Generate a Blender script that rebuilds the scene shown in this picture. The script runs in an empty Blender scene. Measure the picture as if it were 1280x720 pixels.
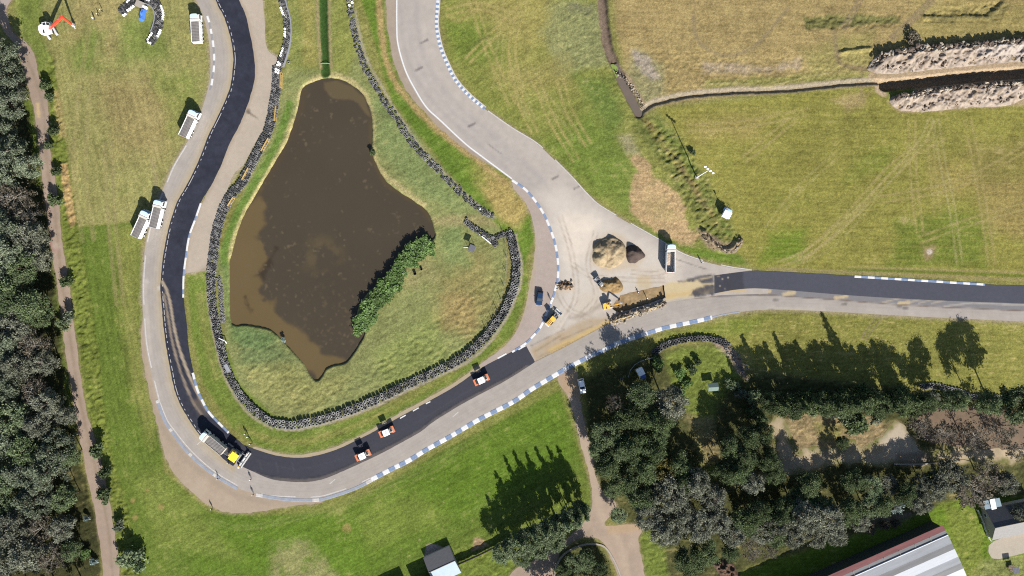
import bpy, bmesh, math, random
import numpy as np
from mathutils import Vector, Matrix, geometry

PI = math.pi
S = 0.24            # metres of ground per photo pixel (photo 1280 wide)
CAM_H = 204.8
K = 2.3             # exposure factor: photo linear value = albedo * K in full sun
R = random.Random(7)
scene = bpy.context.scene
LINK = scene.collection.objects.link
UP = Vector((0, 0, 1))

def W(p):
    return ((p[0] - 640) * S, (360 - p[1]) * S)

def lin(c):
    c = c / 255.0
    return c / 12.92 if c <= 0.04045 else ((c + 0.055) / 1.055) ** 2.4

def C(r, g, b):                       # base colour (albedo) of a surface that looks (r,g,b) in full sun
    return tuple(min(0.85, lin(v) / K) for v in (r, g, b))

# ------------------------------------------------------------------ noise
_lat = {}
def vnoise(x, y, scale, seed=0):
    if seed not in _lat:
        _lat[seed] = np.random.RandomState(seed + 11).rand(256, 256)
    L = _lat[seed]
    u = x / scale + 1000.37 + seed * 13.7; v = y / scale + 1000.71 + seed * 7.3
    iu = np.floor(u).astype(int); iv = np.floor(v).astype(int)
    fu = u - iu; fv = v - iv
    fu = fu * fu * (3 - 2 * fu); fv = fv * fv * (3 - 2 * fv)
    a = L[iv % 256, iu % 256]; b = L[iv % 256, (iu + 1) % 256]
    c = L[(iv + 1) % 256, iu % 256]; d = L[(iv + 1) % 256, (iu + 1) % 256]
    return (a * (1 - fu) + b * fu) * (1 - fv) + (c * (1 - fu) + d * fu) * fv - 0.5

def fbm(x, y, scale, octv=4, seed=0):
    t = 0; a = 1.0; n = 0
    for o in range(octv):
        t = t + a * vnoise(x, y, scale / 2 ** o, seed + o); n += a; a *= 0.55
    return t / n * 2.2                # about -1..1

def sstep(a, b, x):
    t = np.clip((x - a) / (b - a), 0, 1)
    return t * t * (3 - 2 * t)

def smooth(pts, n=6, closed=False):   # Catmull-Rom through the points
    P = [tuple(p) for p in pts]; out = []; N = len(P)
    rng = range(N if closed else N - 1)
    for i in rng:
        if closed:
            p0, p1, p2, p3 = P[i - 1], P[i], P[(i + 1) % N], P[(i + 2) % N]
        else:
            p1, p2 = P[i], P[i + 1]
            p0 = P[i - 1] if i else (2 * p1[0] - p2[0], 2 * p1[1] - p2[1])
            p3 = P[i + 2] if i + 2 < N else (2 * p2[0] - p1[0], 2 * p2[1] - p1[1])
        for k in range(n):
            t = k / n
            out.append(tuple(0.5 * (2 * p1[j] + (p2[j] - p0[j]) * t + (2 * p0[j] - 5 * p1[j] + 4 * p2[j] - p3[j]) * t * t
                                    + (3 * p1[j] - p0[j] - 3 * p2[j] + p3[j]) * t ** 3) for j in range(len(p1))))
    if not closed: out.append(P[-1])
    return out

def resample(pts, step, closed=False):
    P = np.array(pts, float)
    if closed: P = np.vstack([P, P[:1]])
    d = np.r_[0, np.cumsum(np.hypot(*(np.diff(P[:, :2], axis=0).T)))]
    n = max(2, int(round(d[-1] / step)) + 1)
    t = np.linspace(0, d[-1], n)
    if closed: t = t[:-1]
    return np.stack([np.interp(t, d, P[:, j]) for j in range(P.shape[1])], 1)

def seg_dist(x, y, pts, closed):
    P = np.array(pts, float); best = np.full(x.shape, 1e18)
    n = len(P)
    for i in range(n if closed else n - 1):
        a = P[i]; b = P[(i + 1) % n]; dx, dy = b - a; L = dx * dx + dy * dy
        if L < 1e-12: continue
        t = np.clip(((x - a[0]) * dx + (y - a[1]) * dy) / L, 0, 1)
        d = (x - a[0] - t * dx) ** 2 + (y - a[1] - t * dy) ** 2
        np.minimum(best, d, out=best)
    return np.sqrt(best)

def inside(x, y, pts):
    P = np.array(pts, float); r = np.zeros(x.shape, bool); n = len(P)
    for i in range(n):
        x1, y1 = P[i]; x2, y2 = P[(i + 1) % n]
        if y1 == y2: continue
        c = ((y1 > y) != (y2 > y)) & (x < (x2 - x1) * (y - y1) / (y2 - y1) + x1)
        r ^= c
    return r

class Canvas:
    """albedo of a surface at scattered points (photo-pixel units on the ground)"""
    def __init__(s, x, y, base):
        s.x, s.y = x, y
        s.c = np.empty((len(x), 3)); s.c[:] = base
    def pick(s, pts, m):
        P = np.array(pts, float)
        return np.nonzero((s.x > P[:, 0].min() - m) & (s.x < P[:, 0].max() + m) & (s.y > P[:, 1].min() - m) & (s.y < P[:, 1].max() + m))[0]
    def mix(s, i, m, col):
        s.c[i] += (np.array(col) - s.c[i]) * m[:, None]
    def mask_poly(s, pts, feather, wob, wsc, seed):
        i = s.pick(pts, feather + wob + 1); x, y = s.x[i], s.y[i]
        d = seg_dist(x, y, pts, True) * np.where(inside(x, y, pts), 1, -1)
        if wob: d = d + fbm(x, y, wsc, 3, seed) * wob
        return i, sstep(-feather, feather, d)
    def mask_line(s, pts, hw, feather, wob, wsc, seed):
        i = s.pick(pts, hw + feather + wob + 1); x, y = s.x[i], s.y[i]
        d = hw - seg_dist(x, y, pts, False)
        if wob: d = d + fbm(x, y, wsc, 3, seed) * wob
        return i, sstep(-feather, feather, d)
    def brk(s, i, m, broken, seed):   # break a stroke up with noise
        if broken: m = m * np.clip(1 - broken + broken * (0.5 + 1.3 * fbm(s.x[i], s.y[i], 9, 4, seed + 50)) * 1.2, 0, 1)
        return m
    def poly(s, pts, col, a=1, feather=3, wob=2, wsc=10, seed=3, broken=0):
        i, m = s.mask_poly(pts, feather, wob, wsc, seed); s.mix(i, s.brk(i, m, broken, seed) * a, col)
    def line(s, pts, hw, col, a=1, feather=1.5, wob=1, wsc=8, seed=5, broken=0):
        i, m = s.mask_line(pts, hw, feather, wob, wsc, seed); s.mix(i, s.brk(i, m, broken, seed) * a, col)
    def blob(s, p, r, col, a=1, feather=None, wob=None, seed=5, broken=0):
        f = feather if feather is not None else r * 0.5
        s.line([p, (p[0] + .01, p[1])], r, col, a, f, wob if wob is not None else r * 0.5, max(4, r * .8), seed, broken)

# ------------------------------------------------------------------ materials
def nodes_of(name):
    m = bpy.data.materials.new(name); m.use_nodes = True
    nt = m.node_tree; b = nt.nodes['Principled BSDF']
    return m, nt, b

def N(nt, t, **kw):
    n = nt.nodes.new(t)
    for k, v in kw.items():
        if k in n.inputs: n.inputs[k].default_value = v
        else: setattr(n, k, v)
    return n

def surf_mat(name, color=None, attr=None, rough=0.9, var=0.25, scale=3.0, bump=0.0, bscale=8.0, metal=0.0, spec=0.3, fine=None, stretch=None, objrand=0.0):
    """noise-varied surface; colour from a constant or from the mesh's own colour layer"""
    m, nt, b = nodes_of(name); L = nt.links.new
    tc = N(nt, 'ShaderNodeTexCoord'); src = tc.outputs['Object']
    if stretch:
        mp = N(nt, 'ShaderNodeMapping'); mp.inputs['Scale'].default_value = stretch; L(src, mp.inputs['Vector']); src = mp.outputs[0]
    nz = N(nt, 'ShaderNodeTexNoise', Scale=scale, Detail=6.0, Roughness=0.65); L(src, nz.inputs['Vector'])
    mr = N(nt, 'ShaderNodeMapRange'); mr.inputs['From Min'].default_value = .25; mr.inputs['From Max'].default_value = .75
    mr.inputs['To Min'].default_value = 1 - var; mr.inputs['To Max'].default_value = 1 + var
    L(nz.outputs['Fac'], mr.inputs['Value'])
    fac = mr.outputs[0]
    if fine:
        n2 = N(nt, 'ShaderNodeTexNoise', Scale=fine[0], Detail=3.0, Roughness=0.7); L(src, n2.inputs['Vector'])
        m2 = N(nt, 'ShaderNodeMapRange'); m2.inputs['From Min'].default_value = .25; m2.inputs['From Max'].default_value = .75
        m2.inputs['To Min'].default_value = 1 - fine[1]; m2.inputs['To Max'].default_value = 1 + fine[1]
        L(n2.outputs['Fac'], m2.inputs['Value'])
        mm = N(nt, 'ShaderNodeMath', operation='MULTIPLY'); L(fac, mm.inputs[0]); L(m2.outputs[0], mm.inputs[1]); fac = mm.outputs[0]
    if objrand:
        oi = N(nt, 'ShaderNodeObjectInfo'); m3 = N(nt, 'ShaderNodeMapRange')
        m3.inputs['To Min'].default_value = 1 - objrand; m3.inputs['To Max'].default_value = 1 + objrand
        L(oi.outputs['Random'], m3.inputs['Value'])
        mm = N(nt, 'ShaderNodeMath', operation='MULTIPLY'); L(fac, mm.inputs[0]); L(m3.outputs[0], mm.inputs[1]); fac = mm.outputs[0]
    vm = N(nt, 'ShaderNodeVectorMath', operation='SCALE')
    if attr:
        at = N(nt, 'ShaderNodeAttribute', attribute_name=attr); L(at.outputs['Color'], vm.inputs[0])
    else:
        vm.inputs[0].default_value = color
    L(fac, vm.inputs['Scale']); L(vm.outputs[0], b.inputs['Base Color'])
    b.inputs['Roughness'].default_value = rough; b.inputs['Metallic'].default_value = metal
    b.inputs['Specular IOR Level'].default_value = spec
    if bump:
        bn = N(nt, 'ShaderNodeTexNoise', Scale=bscale, Detail=5.0, Roughness=0.7); L(src, bn.inputs['Vector'])
        bp = N(nt, 'ShaderNodeBump', Strength=1.0, Distance=bump); L(bn.outputs['Fac'], bp.inputs['Height']); L(bp.outputs[0], b.inputs['Normal'])
    return m

def leaf_mat(name, c1, c2, c3=None, transl=0.25):
    m, nt, b = nodes_of(name); L = nt.links.new
    out = nt.nodes['Material Output']; nt.nodes.remove(b)
    at = N(nt, 'ShaderNodeAttribute', attribute_name='tint')
    oi = N(nt, 'ShaderNodeObjectInfo')
    rp = N(nt, 'ShaderNodeValToRGB')
    e = rp.color_ramp.elements; e[0].color = (*c1, 1); e[1].color = (*c2, 1)
    if c3: k = rp.color_ramp.elements.new(.85); k.color = (*c3, 1); 
    L(at.outputs['Fac'], rp.inputs['Fac'])
    mr = N(nt, 'ShaderNodeMapRange'); mr.inputs['To Min'].default_value = .78; mr.inputs['To Max'].default_value = 1.25; L(oi.outputs['Random'], mr.inputs['Value'])
    vm = N(nt, 'ShaderNodeVectorMath', operation='SCALE'); L(rp.outputs[0], vm.inputs[0]); L(mr.outputs[0], vm.inputs['Scale'])
    d = N(nt, 'ShaderNodeBsdfDiffuse'); t = N(nt, 'ShaderNodeBsdfTranslucent'); g = N(nt, 'ShaderNodeBsdfGlossy', Roughness=.5)
    L(vm.outputs[0], d.inputs['Color']); L(vm.outputs[0], t.inputs['Color']); g.inputs['Color'].default_value = (1, 1, 1, 1)
    mx = N(nt, 'ShaderNodeMixShader', Fac=transl); L(d.outputs[0], mx.inputs[1]); L(t.outputs[0], mx.inputs[2])
    m2 = N(nt, 'ShaderNodeMixShader', Fac=0.004); L(mx.outputs[0], m2.inputs[1]); L(g.outputs[0], m2.inputs[2])
    L(m2.outputs[0], out.inputs['Surface'])
    return m

# ------------------------------------------------------------------ object helpers
def tag(o, label=None, cat=None, group=None, kind=None):
    if label: o['label'] = label
    if cat: o['category'] = cat
    if group: o['group'] = group
    if kind: o['kind'] = kind
    return o

def mesh_np(name, V, F, mats=(), midx=None, smooth_=False):
    """V (n,3); F list of faces or (m,k) array"""
    me = bpy.data.meshes.new(name)
    V = np.asarray(V, np.float32); me.vertices.add(len(V)); me.vertices.foreach_set('co', V.ravel())
    if isinstance(F, np.ndarray):
        k = F.shape[1]; me.loops.add(F.size); me.loops.foreach_set('vertex_index', F.astype(np.int32).ravel())
        me.polygons.add(len(F)); me.polygons.foreach_set('loop_start', np.arange(0, F.size, k, dtype=np.int32))
    else:
        ls = np.array([len(f) for f in F], np.int32); st = np.r_[0, np.cumsum(ls)[:-1]].astype(np.int32)
        fl = np.array([i for f in F for i in f], np.int32)
        me.loops.add(len(fl)); me.loops.foreach_set('vertex_index', fl)
        me.polygons.add(len(F)); me.polygons.foreach_set('loop_start', st)
    for m in mats: me.materials.append(m)
    if midx is not None: me.polygons.foreach_set('material_index', np.asarray(midx, np.int32))
    me.update(calc_edges=True); me.validate()
    me.polygons.foreach_set('use_smooth', np.full(len(me.polygons), bool(smooth_)))
    return me

def set_col(me, col):
    a = me.color_attributes.new('Col', 'FLOAT_COLOR', 'POINT')
    a.data.foreach_set('color', np.c_[np.clip(col, 0, 1), np.ones(len(col))].astype(np.float32).ravel())

def add(name, me, parent=None, loc=(0, 0, 0), rz=0.0):
    o = bpy.data.objects.new(name, me); LINK(o)
    o.location = loc; o.rotation_euler = (0, 0, rz)
    if parent: o.parent = parent
    return o

def thing(name, label, cat, p=(0, 0), z=0.0, rz=0.0, group=None, px=True):
    o = bpy.data.objects.new(name, None); LINK(o)
    x, y = W(p) if px else p
    o.location = (x, y, z); o.rotation_euler = (0, 0, rz); o.empty_display_size = .5
    return tag(o, label, cat, group)

def kids(o):
    return [c for c in bpy.data.objects if c.parent == o]

def dup(root, p, rz, label=None, group=None, z=0.0, scale=None):
    def cp(o, par):
        c = o.copy(); LINK(c)
        if par: c.parent = par
        for k in [q for q in TREE.get(o.name, [])]: cp(k, c)
        return c
    r = cp(root, None)
    x, y = W(p); r.location = (x, y, z); r.rotation_euler = (0, 0, rz)
    if scale: r.scale = scale
    if label: r['label'] = label
    if group: r['group'] = group
    return r

TREE = {}
def index_children():
    TREE.clear()
    for o in bpy.data.objects:
        if o.parent: TREE.setdefault(o.parent.name, []).append(o)

class MB:
    """collects solids into one mesh"""
    def __init__(s): s.v = []; s.f = []; s.m = []; s.sm = []
    def raw(s, V, F, m=0, M=None):
        o = len(s.v)
        for v in V:
            s.v.append(tuple(M @ Vector(v)) if M is not None else tuple(v))
        for f in F: s.f.append([i + o for i in f]); s.m.append(m)
        return s
    def box(s, x0, x1, y0, y1, z0, z1, ch=0.03, m=0, M=None):
        """box with its upright edges and its top rim chamfered"""
        ch = min(ch, (x1 - x0) * .3, (y1 - y0) * .3, (z1 - z0) * .4)
        def ring(i, z):
            a, b, c, d = x0 + i, x1 - i, y0 + i, y1 - i
            return [(a + ch, c, z), (b - ch, c, z), (b, c + ch, z), (b, d - ch, z), (b - ch, d, z), (a + ch, d, z), (a, d - ch, z), (a, c + ch, z)]
        V = ring(0, z0) + ring(0, z1 - ch) + ring(ch * .8, z1)
        F = [[7, 6, 5, 4, 3, 2, 1, 0], list(range(16, 24))]
        for k in (0, 8):
            for i in range(8): j = (i + 1) % 8; F.append([k + i, k + j, k + 8 + j, k + 8 + i])
        return s.raw(V, F, m, M)
    def prism(s, poly, z0, z1, m=0, M=None):
        n = len(poly); V = [(p[0], p[1], z0) for p in poly] + [(p[0], p[1], z1) for p in poly]
        F = [list(range(n))[::-1], list(range(n, 2 * n))] + [[i, (i + 1) % n, n + (i + 1) % n, n + i] for i in range(n)]
        return s.raw(V, F, m, M)
    def xprism(s, prof, x0, x1, m=0, M=None):   # profile in (y,z) extruded along x
        n = len(prof); V = [(x0, p[0], p[1]) for p in prof] + [(x1, p[0], p[1]) for p in prof]
        F = [list(range(n)), list(range(n, 2 * n))[::-1]] + [[n + i, n + (i + 1) % n, (i + 1) % n, i] for i in range(n)]
        return s.raw(V, F, m, M)
    def tube(s, pts, r, n=8, m=0, M=None, cap=True, r1=None):
        P = [Vector(p) for p in pts]; V = []; F = []; k = len(P)
        for i, p in enumerate(P):
            d = (P[min(i + 1, k - 1)] - P[max(i - 1, 0)]).normalized()
            a = d.orthogonal().normalized() if i == 0 else (a - d * a.dot(d)).normalized()
            b = d.cross(a)
            rr = r if r1 is None else r + (r1 - r) * i / max(1, k - 1)
            for j in range(n):
                t = 2 * PI * j / n; V.append(p + (a * math.cos(t) + b * math.sin(t)) * rr)
        for i in range(k - 1):
            for j in range(n):
                q = (j + 1) % n; F.append([i * n + j, i * n + q, (i + 1) * n + q, (i + 1) * n + j])
        if cap: F.append(list(range(n))[::-1]); F.append(list(range((k - 1) * n, k * n)))
        return s.raw(V, F, m, M)
    def lathe(s, prof, n=16, m=0, M=None, closed=False):   # (r,z) about z
        k = len(prof); V = []; F = []
        for (r, z) in prof:
            for j in range(n): t = 2 * PI * j / n; V.append((r * math.cos(t), r * math.sin(t), z))
        for i in range(k if closed else k - 1):
            i2 = (i + 1) % k
            for j in range(n): q = (j + 1) % n; F.append([i * n + j, i * n + q, i2 * n + q, i2 * n + j])
        if not closed:
            F.append(list(range(n))[::-1]); F.append(list(range((k - 1) * n, k * n)))
        return s.raw(V, F, m, M)
    def xcyl(s, x0, x1, y, z, r, n=16, m=0, ch=.03, M=None):   # drum or wheel along x
        Q = Matrix.Translation((x0, y, z)) @ Matrix.Rotation(PI / 2, 4, 'Y')
        if M is not None: Q = M @ Q
        w = x1 - x0
        return s.lathe([(r - ch, 0), (r, ch), (r, w - ch), (r - ch, w)], n, m, Q)
    def build(s, name, mats, parent=None, smooth_=False):
        if not isinstance(mats, (list, tuple)): mats = [mats]
        me = mesh_np(name, s.v, s.f, mats, s.m, smooth_)
        bm = bmesh.new(); bm.from_mesh(me); bmesh.ops.recalc_face_normals(bm, faces=bm.faces); bm.to_mesh(me); bm.free()
        return add(name, me, parent)

# ------------------------------------------------------------------ flat sheets
def ragged(pts, amp, sc, seed, step=2.0, closed=True):
    P = resample(pts, step, closed)
    n = np.stack([fbm(P[:, 0], P[:, 1], sc, 3, seed), fbm(P[:, 0], P[:, 1], sc, 3, seed + 20)], 1)
    return [tuple(p) for p in P + n * amp]

def sheet(name, outer, z, mat, paint=None, base=(.2, .2, .2), step=2.0, holes=(), kind='structure', zf=None):
    """flat sheet of ground cover: fine triangulation of an outline given in photo-pixel ground units"""
    B = resample(outer, step, True)
    loops = [B] + [resample(h, step, True) for h in holes]
    x0, y0 = B.min(0); x1, y1 = B.max(0)
    gx, gy = np.meshgrid(np.arange(x0, x1, step), np.arange(y0, y1, step * .87))
    gx[1::2] += step / 2; gx = gx.ravel(); gy = gy.ravel()
    ok = inside(gx, gy, B)
    for h in loops[1:]: ok &= ~inside(gx, gy, h)
    gx, gy = gx[ok], gy[ok]
    far = np.ones(len(gx), bool)
    for l in loops: far &= seg_dist(gx, gy, l, True) > step * .45
    P = [tuple(p) for l in loops for p in l]; E = []; o = 0
    for l in loops:
        n = len(l); E += [(o + i, o + (i + 1) % n) for i in range(n)]; o += n
    P += list(zip(gx[far].tolist(), gy[far].tolist()))
    V, _, F, *_ = geometry.delaunay_2d_cdt([Vector(p) for p in P], E, [], 0, 1e-5)
    V = np.array([(v[0], v[1]) for v in V]); F = np.array([f for f in F if len(f) == 3])
    c = V[F].mean(1); ok = inside(c[:, 0], c[:, 1], B)
    for h in loops[1:]: ok &= ~inside(c[:, 0], c[:, 1], h)
    F = F[ok][:, ::-1]
    w = np.c_[(V[:, 0] - 640) * S, (360 - V[:, 1]) * S, np.full(len(V), z)]
    if zf is not None: w[:, 2] = zf(V[:, 0], V[:, 1])
    # keep faces looking up
    a, b, d = w[F[:, 0]], w[F[:, 1]], w[F[:, 2]]
    cr = (b[:, 0] - a[:, 0]) * (d[:, 1] - a[:, 1]) - (b[:, 1] - a[:, 1]) * (d[:, 0] - a[:, 0])
    F[cr < 0] = F[cr < 0][:, ::-1]
    me = mesh_np(name, w, F, [mat], smooth_=True)
    cv = Canvas(V[:, 0], V[:, 1], base)
    if paint: paint(cv)
    set_col(me, cv.c)
    ob = add(name, me); tag(ob, kind=kind)
    return ob

def ribbon(pts, hw0, hw1=None, cap=False):
    """outline of a strip of half width hw along a centreline"""
    P = np.array(pts, float); d = np.gradient(P, axis=0); d /= np.hypot(d[:, 0], d[:, 1])[:, None] + 1e-9
    n = np.c_[-d[:, 1], d[:, 0]]
    hw1 = hw0 if hw1 is None else hw1
    h = np.linspace(hw0, hw1, len(P))[:, None]
    return [tuple(p) for p in np.vstack([P + n * h, (P - n * h)[::-1]])]
# ================================================================== THE GROUND
POND = smooth([(381,107),(402,99),(420,98),(437,105),(452,117),(460,132),(464,150),(464,180),(464,190),(470,207),(482,227),(502,242),(525,257),(535,267),(541,282),(542,297),
  (528,305),(510,318),(495,335),(480,350),(467,360),(455,370),(447,385),(445,400),(455,416),(445,435),(432,452),(415,457),(406,461),(402,470),(395,475),(385,465),(380,455),(367,440),(345,417),(330,409),(308,406),(290,404),
  (287,380),(287,360),(287,330),(290,315),(302,275),(320,243),(335,217),(350,192),(357,180),(370,145),(375,120)], 3, True)
STREAM = smooth([(752,-30),(753,0),(755,25),(758,50),(764,70),(772,87),(780,105),(790,125),(799,142)])
DITCH = smooth([(803,138),(815,130),(840,123),(870,118),(920,114),(960,113),(1000,110),(1060,104),(1104,102)])
TRENCH = smooth([(1106,107),(1149,103),(1189,98.5),(1236,94),(1280,91),(1340,86)])
DRAIN = [(404,-40),(404,0),(405,40),(406,75),(407,92)]
PIT0 = [(776,369),(803,362.5),(830,356.5),(832,373.7),(803,382),(773.7,391.4),(764,384)]
PIT = ragged(PIT0, .9, 5, 63, 1.5)

OLD_OUT = smooth([(232,-40),(240,-14),(245,0),(254,20),(260,45),(263,75),(261,105),(251,140),(238,170),(231,182),(216,207),(207,228),(196,255),(187,282),(182,305),(179,330),(177.5,360),(178.5,390),(181.5,430),(189,467),(197,500),(208,527),(217,540),(232,560),(250,578),(270,594),(297,610),(320,617),(357,622),(395,623),(420,617),(445,608.5),(467,598),(490,587),(510,577),(532,563),(550,553),(567,543),(600,523.5),(640,503),(665,486),(690,471),(707,461),(722,453),(740,444),(770,430),(800,419.5),(832,410),(865,403),(884,398.5),(910,392),(960,387),(1030,389),(1105,393.5),(1172,397),(1280,402),(1340,405)], 3)
OLD_IN = smooth([(1340,372),(1280,370),(1160,366),(1060,360),(960,355),(900,360),(860,368),(832,372),(800,384),(762,398),(730,415),(700,430),(665,445),(640,455),(600,474),(560,495),(520,520),(480,540),(440,560),(400,580),(370,586),(340,582),(310,570),(290,555),(265,530),(240,495),(225,460),(217,410),(215,360),(222,315),(240,270),(262,220),(285,165),(303,110),(305,75),(297,35),(286,0),(280,-40)], 3)
APRON = smooth([(495,-40),(495,0),(495,30),(496,55),(505,87),(517,112),(532,135),(550,152),(580,180),(602,197),(640,225),(657,237),(672,255),(682,272),(690,292),(695,310),(698,330),(697,350),(694,361),(691,372),(677,406),(667,419),(655,430)], 3) + \
  [(669,452.5),(700,437),(730,421),(762,404),(800,389),(832,378),(870,372.5),(900,369),(960,367),(962,346)] + \
  smooth([(940,338.5),(910,334),(877,326),(852,317),(827,302),(790,281),(752,259),(735,244),(715,222),(690,197),(670,179),(640,160),(622,147),(607,137),(587,121),(572,105),(560,85),(551,57),(547,32),(546,0),(547,-40)], 3)
N_LEFT = smooth([(262,-40),(272,0),(282,20),(290,45),(294,70),(293,90),(290,110),(284,125),(275,145),(265,165),(259,180),(249,205),(235,233),(224,252),(214.5,280),(209,305),(205,330),(203,360),(205,385),(207,410),(210.5,435),(215,460),(220,485),(227.5,505),(239,525),(249,540),(262,555),(280,572),(294,583)], 3)
N_RIGHT = smooth([(306,560),(300,552),(285,540),(275,530),(261,515),(252.5,500),(246,485),(241,460),(236,435),(234,410),(231,385),(229,360),(229.5,345),(232,320),(236,295),(244,275),(250,255),(265,230),(277,205),(287,180),(300,155),(310,130),(317,105),(319,90),(317,65),(312,40),(306,15),(299,0),(290,-40)], 3)
N1 = [(p[0] - 2.5 if True else 0, p[1]) for p in N_LEFT] + N_RIGHT
N2 = smooth([(302,555),(320,562),(345,569.5),(370,572.5),(392,570.5),(420,562.5),(445,551),(465,541),(495,524),(532,504),(570,482.5),(602,460),(630,445),(657,431)], 3) + \
     smooth([(669,452.5),(640,471),(620,482.5),(582,502.5),(545,525),(525,540),(495,557),(470,570),(432,587.5),(400,600),(370,602.5),(340,599),(320,591),(296,580)], 3)
N3 = smooth([(893,344.5),(910,342),(940,338.5),(960,339),(1010,341.5),(1067,345),(1150,350.5),(1232,355.5),(1280,357),(1340,359)], 3) + \
     smooth([(1340,382),(1280,379.5),(1160,375),(1060,369),(960,361),(925,361.5),(900,365.5),(893,367)], 3)
RUN_W = ragged(smooth([(296,-40),(328,-40),(329,0),(331,30),(333,60),(346,72),(345,82),(340,108),(336,135),(330,160),(318,180),(305,205),(294,215),(285,235),(277,262),(268,290),(262,320),(258,338),(236,341),(231,342),(226,340),(232,315),(240,285),(255,250),(275,205),(300,150),(312,110),(312,60),(300,20)], 3, True), 1.2, 6, 41)
RUN_S = ragged(smooth([(181,400),(190,467),(201,510),(222,545),(250,575),(300,608),(350,618),(395,620),(402,628),(352,634),(322,640),(287,641),(262,632),(240,615),(222,597),(207,572),(200,545),(190,505),(180,460),(176,420)], 3, True), 1.6, 7, 43)
RUN_C = ragged(smooth([(640,218),(655,232),(672,252),(684,272),(693,292),(700,330),(696,365),(680,405),(660,432),(640,442),(602,461),(570,484),(532,505),(495,526),(465,543),(445,553),(420,565),(392,573),(370,575),(345,572),(320,564),(318,558),(345,566),(370,568.5),(392,566),(420,558),(445,547),(465,536.5),(495,519),(532,499),(570,477),(600,455),(625,437),(642,420),(655,390),(661,360),(664,345),(668,320),(669,300),(665,272),(655,250),(642,236)], 3, True), 0.9, 6, 45)
VERGE_N = ragged(smooth([(498,-40),(500,0),(501,50),(512,90),(538,132),(585,180),(620,206),(612,206),(575,182),(540,150),(515,122),(498,95),(488,60),(484,30),(483,0),(482,-40)], 3, True), 1.5, 7, 47)
PATH_W = ragged(smooth([(-8,-30),(20,-30),(14,0),(8,12),(16,40),(32,52),(42,66),(48,92),(56,112),(61,140),(62,175),(64,200),(70,230),(74,260),(77,300),(82,330),(88,370),(93,410),(97,440),(103,485),(110,520),(122,560),(132,600),(141,650),(150,720),(152,770),(131,770),(129,720),(122,660),(112,610),(104,570),(96,530),(90,490),(82,440),(77,400),(72,360),(65,320),(62,290),(58,260),(53,225),(48,180),(44,145),(36,112),(26,80),(20,58),(6,40),(-8,10)], 3, True), 1.4, 8, 51)
PATH_S = ragged(smooth([(697,470),(712,462),(722,466),(724,490),(728,515),(733,540),(740,560),(742,585),(748,605),(756,618),(768,625),(770,640),(757,650),(757,657),(780,656),(803,655),(803,663),(798,672),(800,690),(806,720),(808,770),(776,770),(772,720),(764,700),(757,683),(748,674),(735,672),(718,676),(700,690),(692,720),(690,760),(630,760),(640,716),(660,704),(690,685),(715,668),(735,645),(740,620),(736,590),(727,560),(720,530),(712,500),(702,485)], 3, True), 1.6, 8, 53)
CLEARING = ragged(smooth([(915,605),(940,594),(962,585),(970,560),(962,530),(972,518),(990,540),(1000,560),(1020,560),(1050,562),(1062,545),(1080,560),(1100,548),(1112,532),(1125,528),(1140,545),(1150,562),(1200,560),(1290,548),(1290,575),(1200,577),(1160,580),(1120,579),(1090,583),(1050,581),(1000,590),(960,601),(930,609)], 3, True), 6.5, 16, 55)
MUD_E = ragged(smooth([(1150,515),(1185,505),(1230,512),(1290,515),(1290,560),(1230,560),(1180,556),(1150,545)], 3, True), 5, 10, 57)
APRON_H = ragged(smooth([(1236,682),(1240,698),(1262,696),(1300,684),(1300,665),(1255,672)], 2, True), .4, 6, 59)
FLAT = [OLD_OUT + OLD_IN, APRON, N1, N2, N3, RUN_W, RUN_S, RUN_C, VERGE_N, PATH_W, PATH_S, CLEARING, MUD_E, APRON_H]

def axis(a, b, step, far):
    t = list(np.arange(a, b + step, step)); s = step
    while t[-1] < far: s *= 1.35; t.append(t[-1] + s)
    s = step
    while t[0] > -far: s *= 1.35; t.insert(0, t[0] - s)
    return np.array(t)
gxs = axis(-45, 1325, 1.4, 9000); gys = axis(-45, 765, 1.4, 9000)
GX, GY = np.meshgrid(gxs, gys); gsh = GX.shape; GX = GX.ravel(); GY = GY.ravel()

g = Canvas(GX, GY, C(140, 140, 74))
f1 = fbm(GX, GY, 90, 4, 1); f2 = fbm(GX, GY, 22, 4, 6); f3 = fbm(GX, GY, 6, 3, 9)
# --- kinds of turf
def turf(pts, c, a=1, feather=6, wob=4, wsc=18, seed=3, broken=0): g.poly(pts, C(*c), a, feather, wob, wsc, seed, broken)
turf([(60,-60),(250,-60),(262,110),(232,182),(190,262),(170,280),(95,283),(78,200),(60,100),(20,50)], (154,152,88), 1, 8)
turf([(95,-10),(160,-10),(150,60),(110,90),(85,60)], (168,156,98), .8, 14, 8)
turf([(110,25),(135,40),(125,90),(95,95),(90,60)], (118,140,60), .75, 12, 8, 20, 8)
turf([(20,-20),(60,-20),(48,40),(66,70),(50,100),(25,45)], (122,138,62), .9, 6, 5)
turf([(150,20),(205,20),(215,70),(150,80)], (120,140,62), .7, 16, 9, 20, 9)
turf([(120,100),(180,95),(240,130),(200,200),(150,190)], (165,148,95), .6, 22, 9, 22, 10)
turf([(190,90),(250,95),(248,135),(215,170),(200,120)], (125,142,62), .6, 14, 9, 18, 11)
turf([(95,284),(172,277),(178,360),(183,430),(200,540),(205,590),(260,640),(320,645),(420,640),(560,560),(700,488),(735,600),(745,640),(640,680),(560,690),(530,780),(160,780),(130,560),(115,450),(100,340)], (106,125,50), 1, 2.5, 1.2)
turf([(140,285),(172,282),(176,350),(180,430),(196,520),(190,560),(165,500),(150,400)], (150,150,78), .6, 10, 5)
turf([(200,640),(330,645),(430,640),(560,570),(700,495),(725,570),(600,640),(450,720),(250,720)], (102,132,42), .75, 22, 10, 30)
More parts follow.
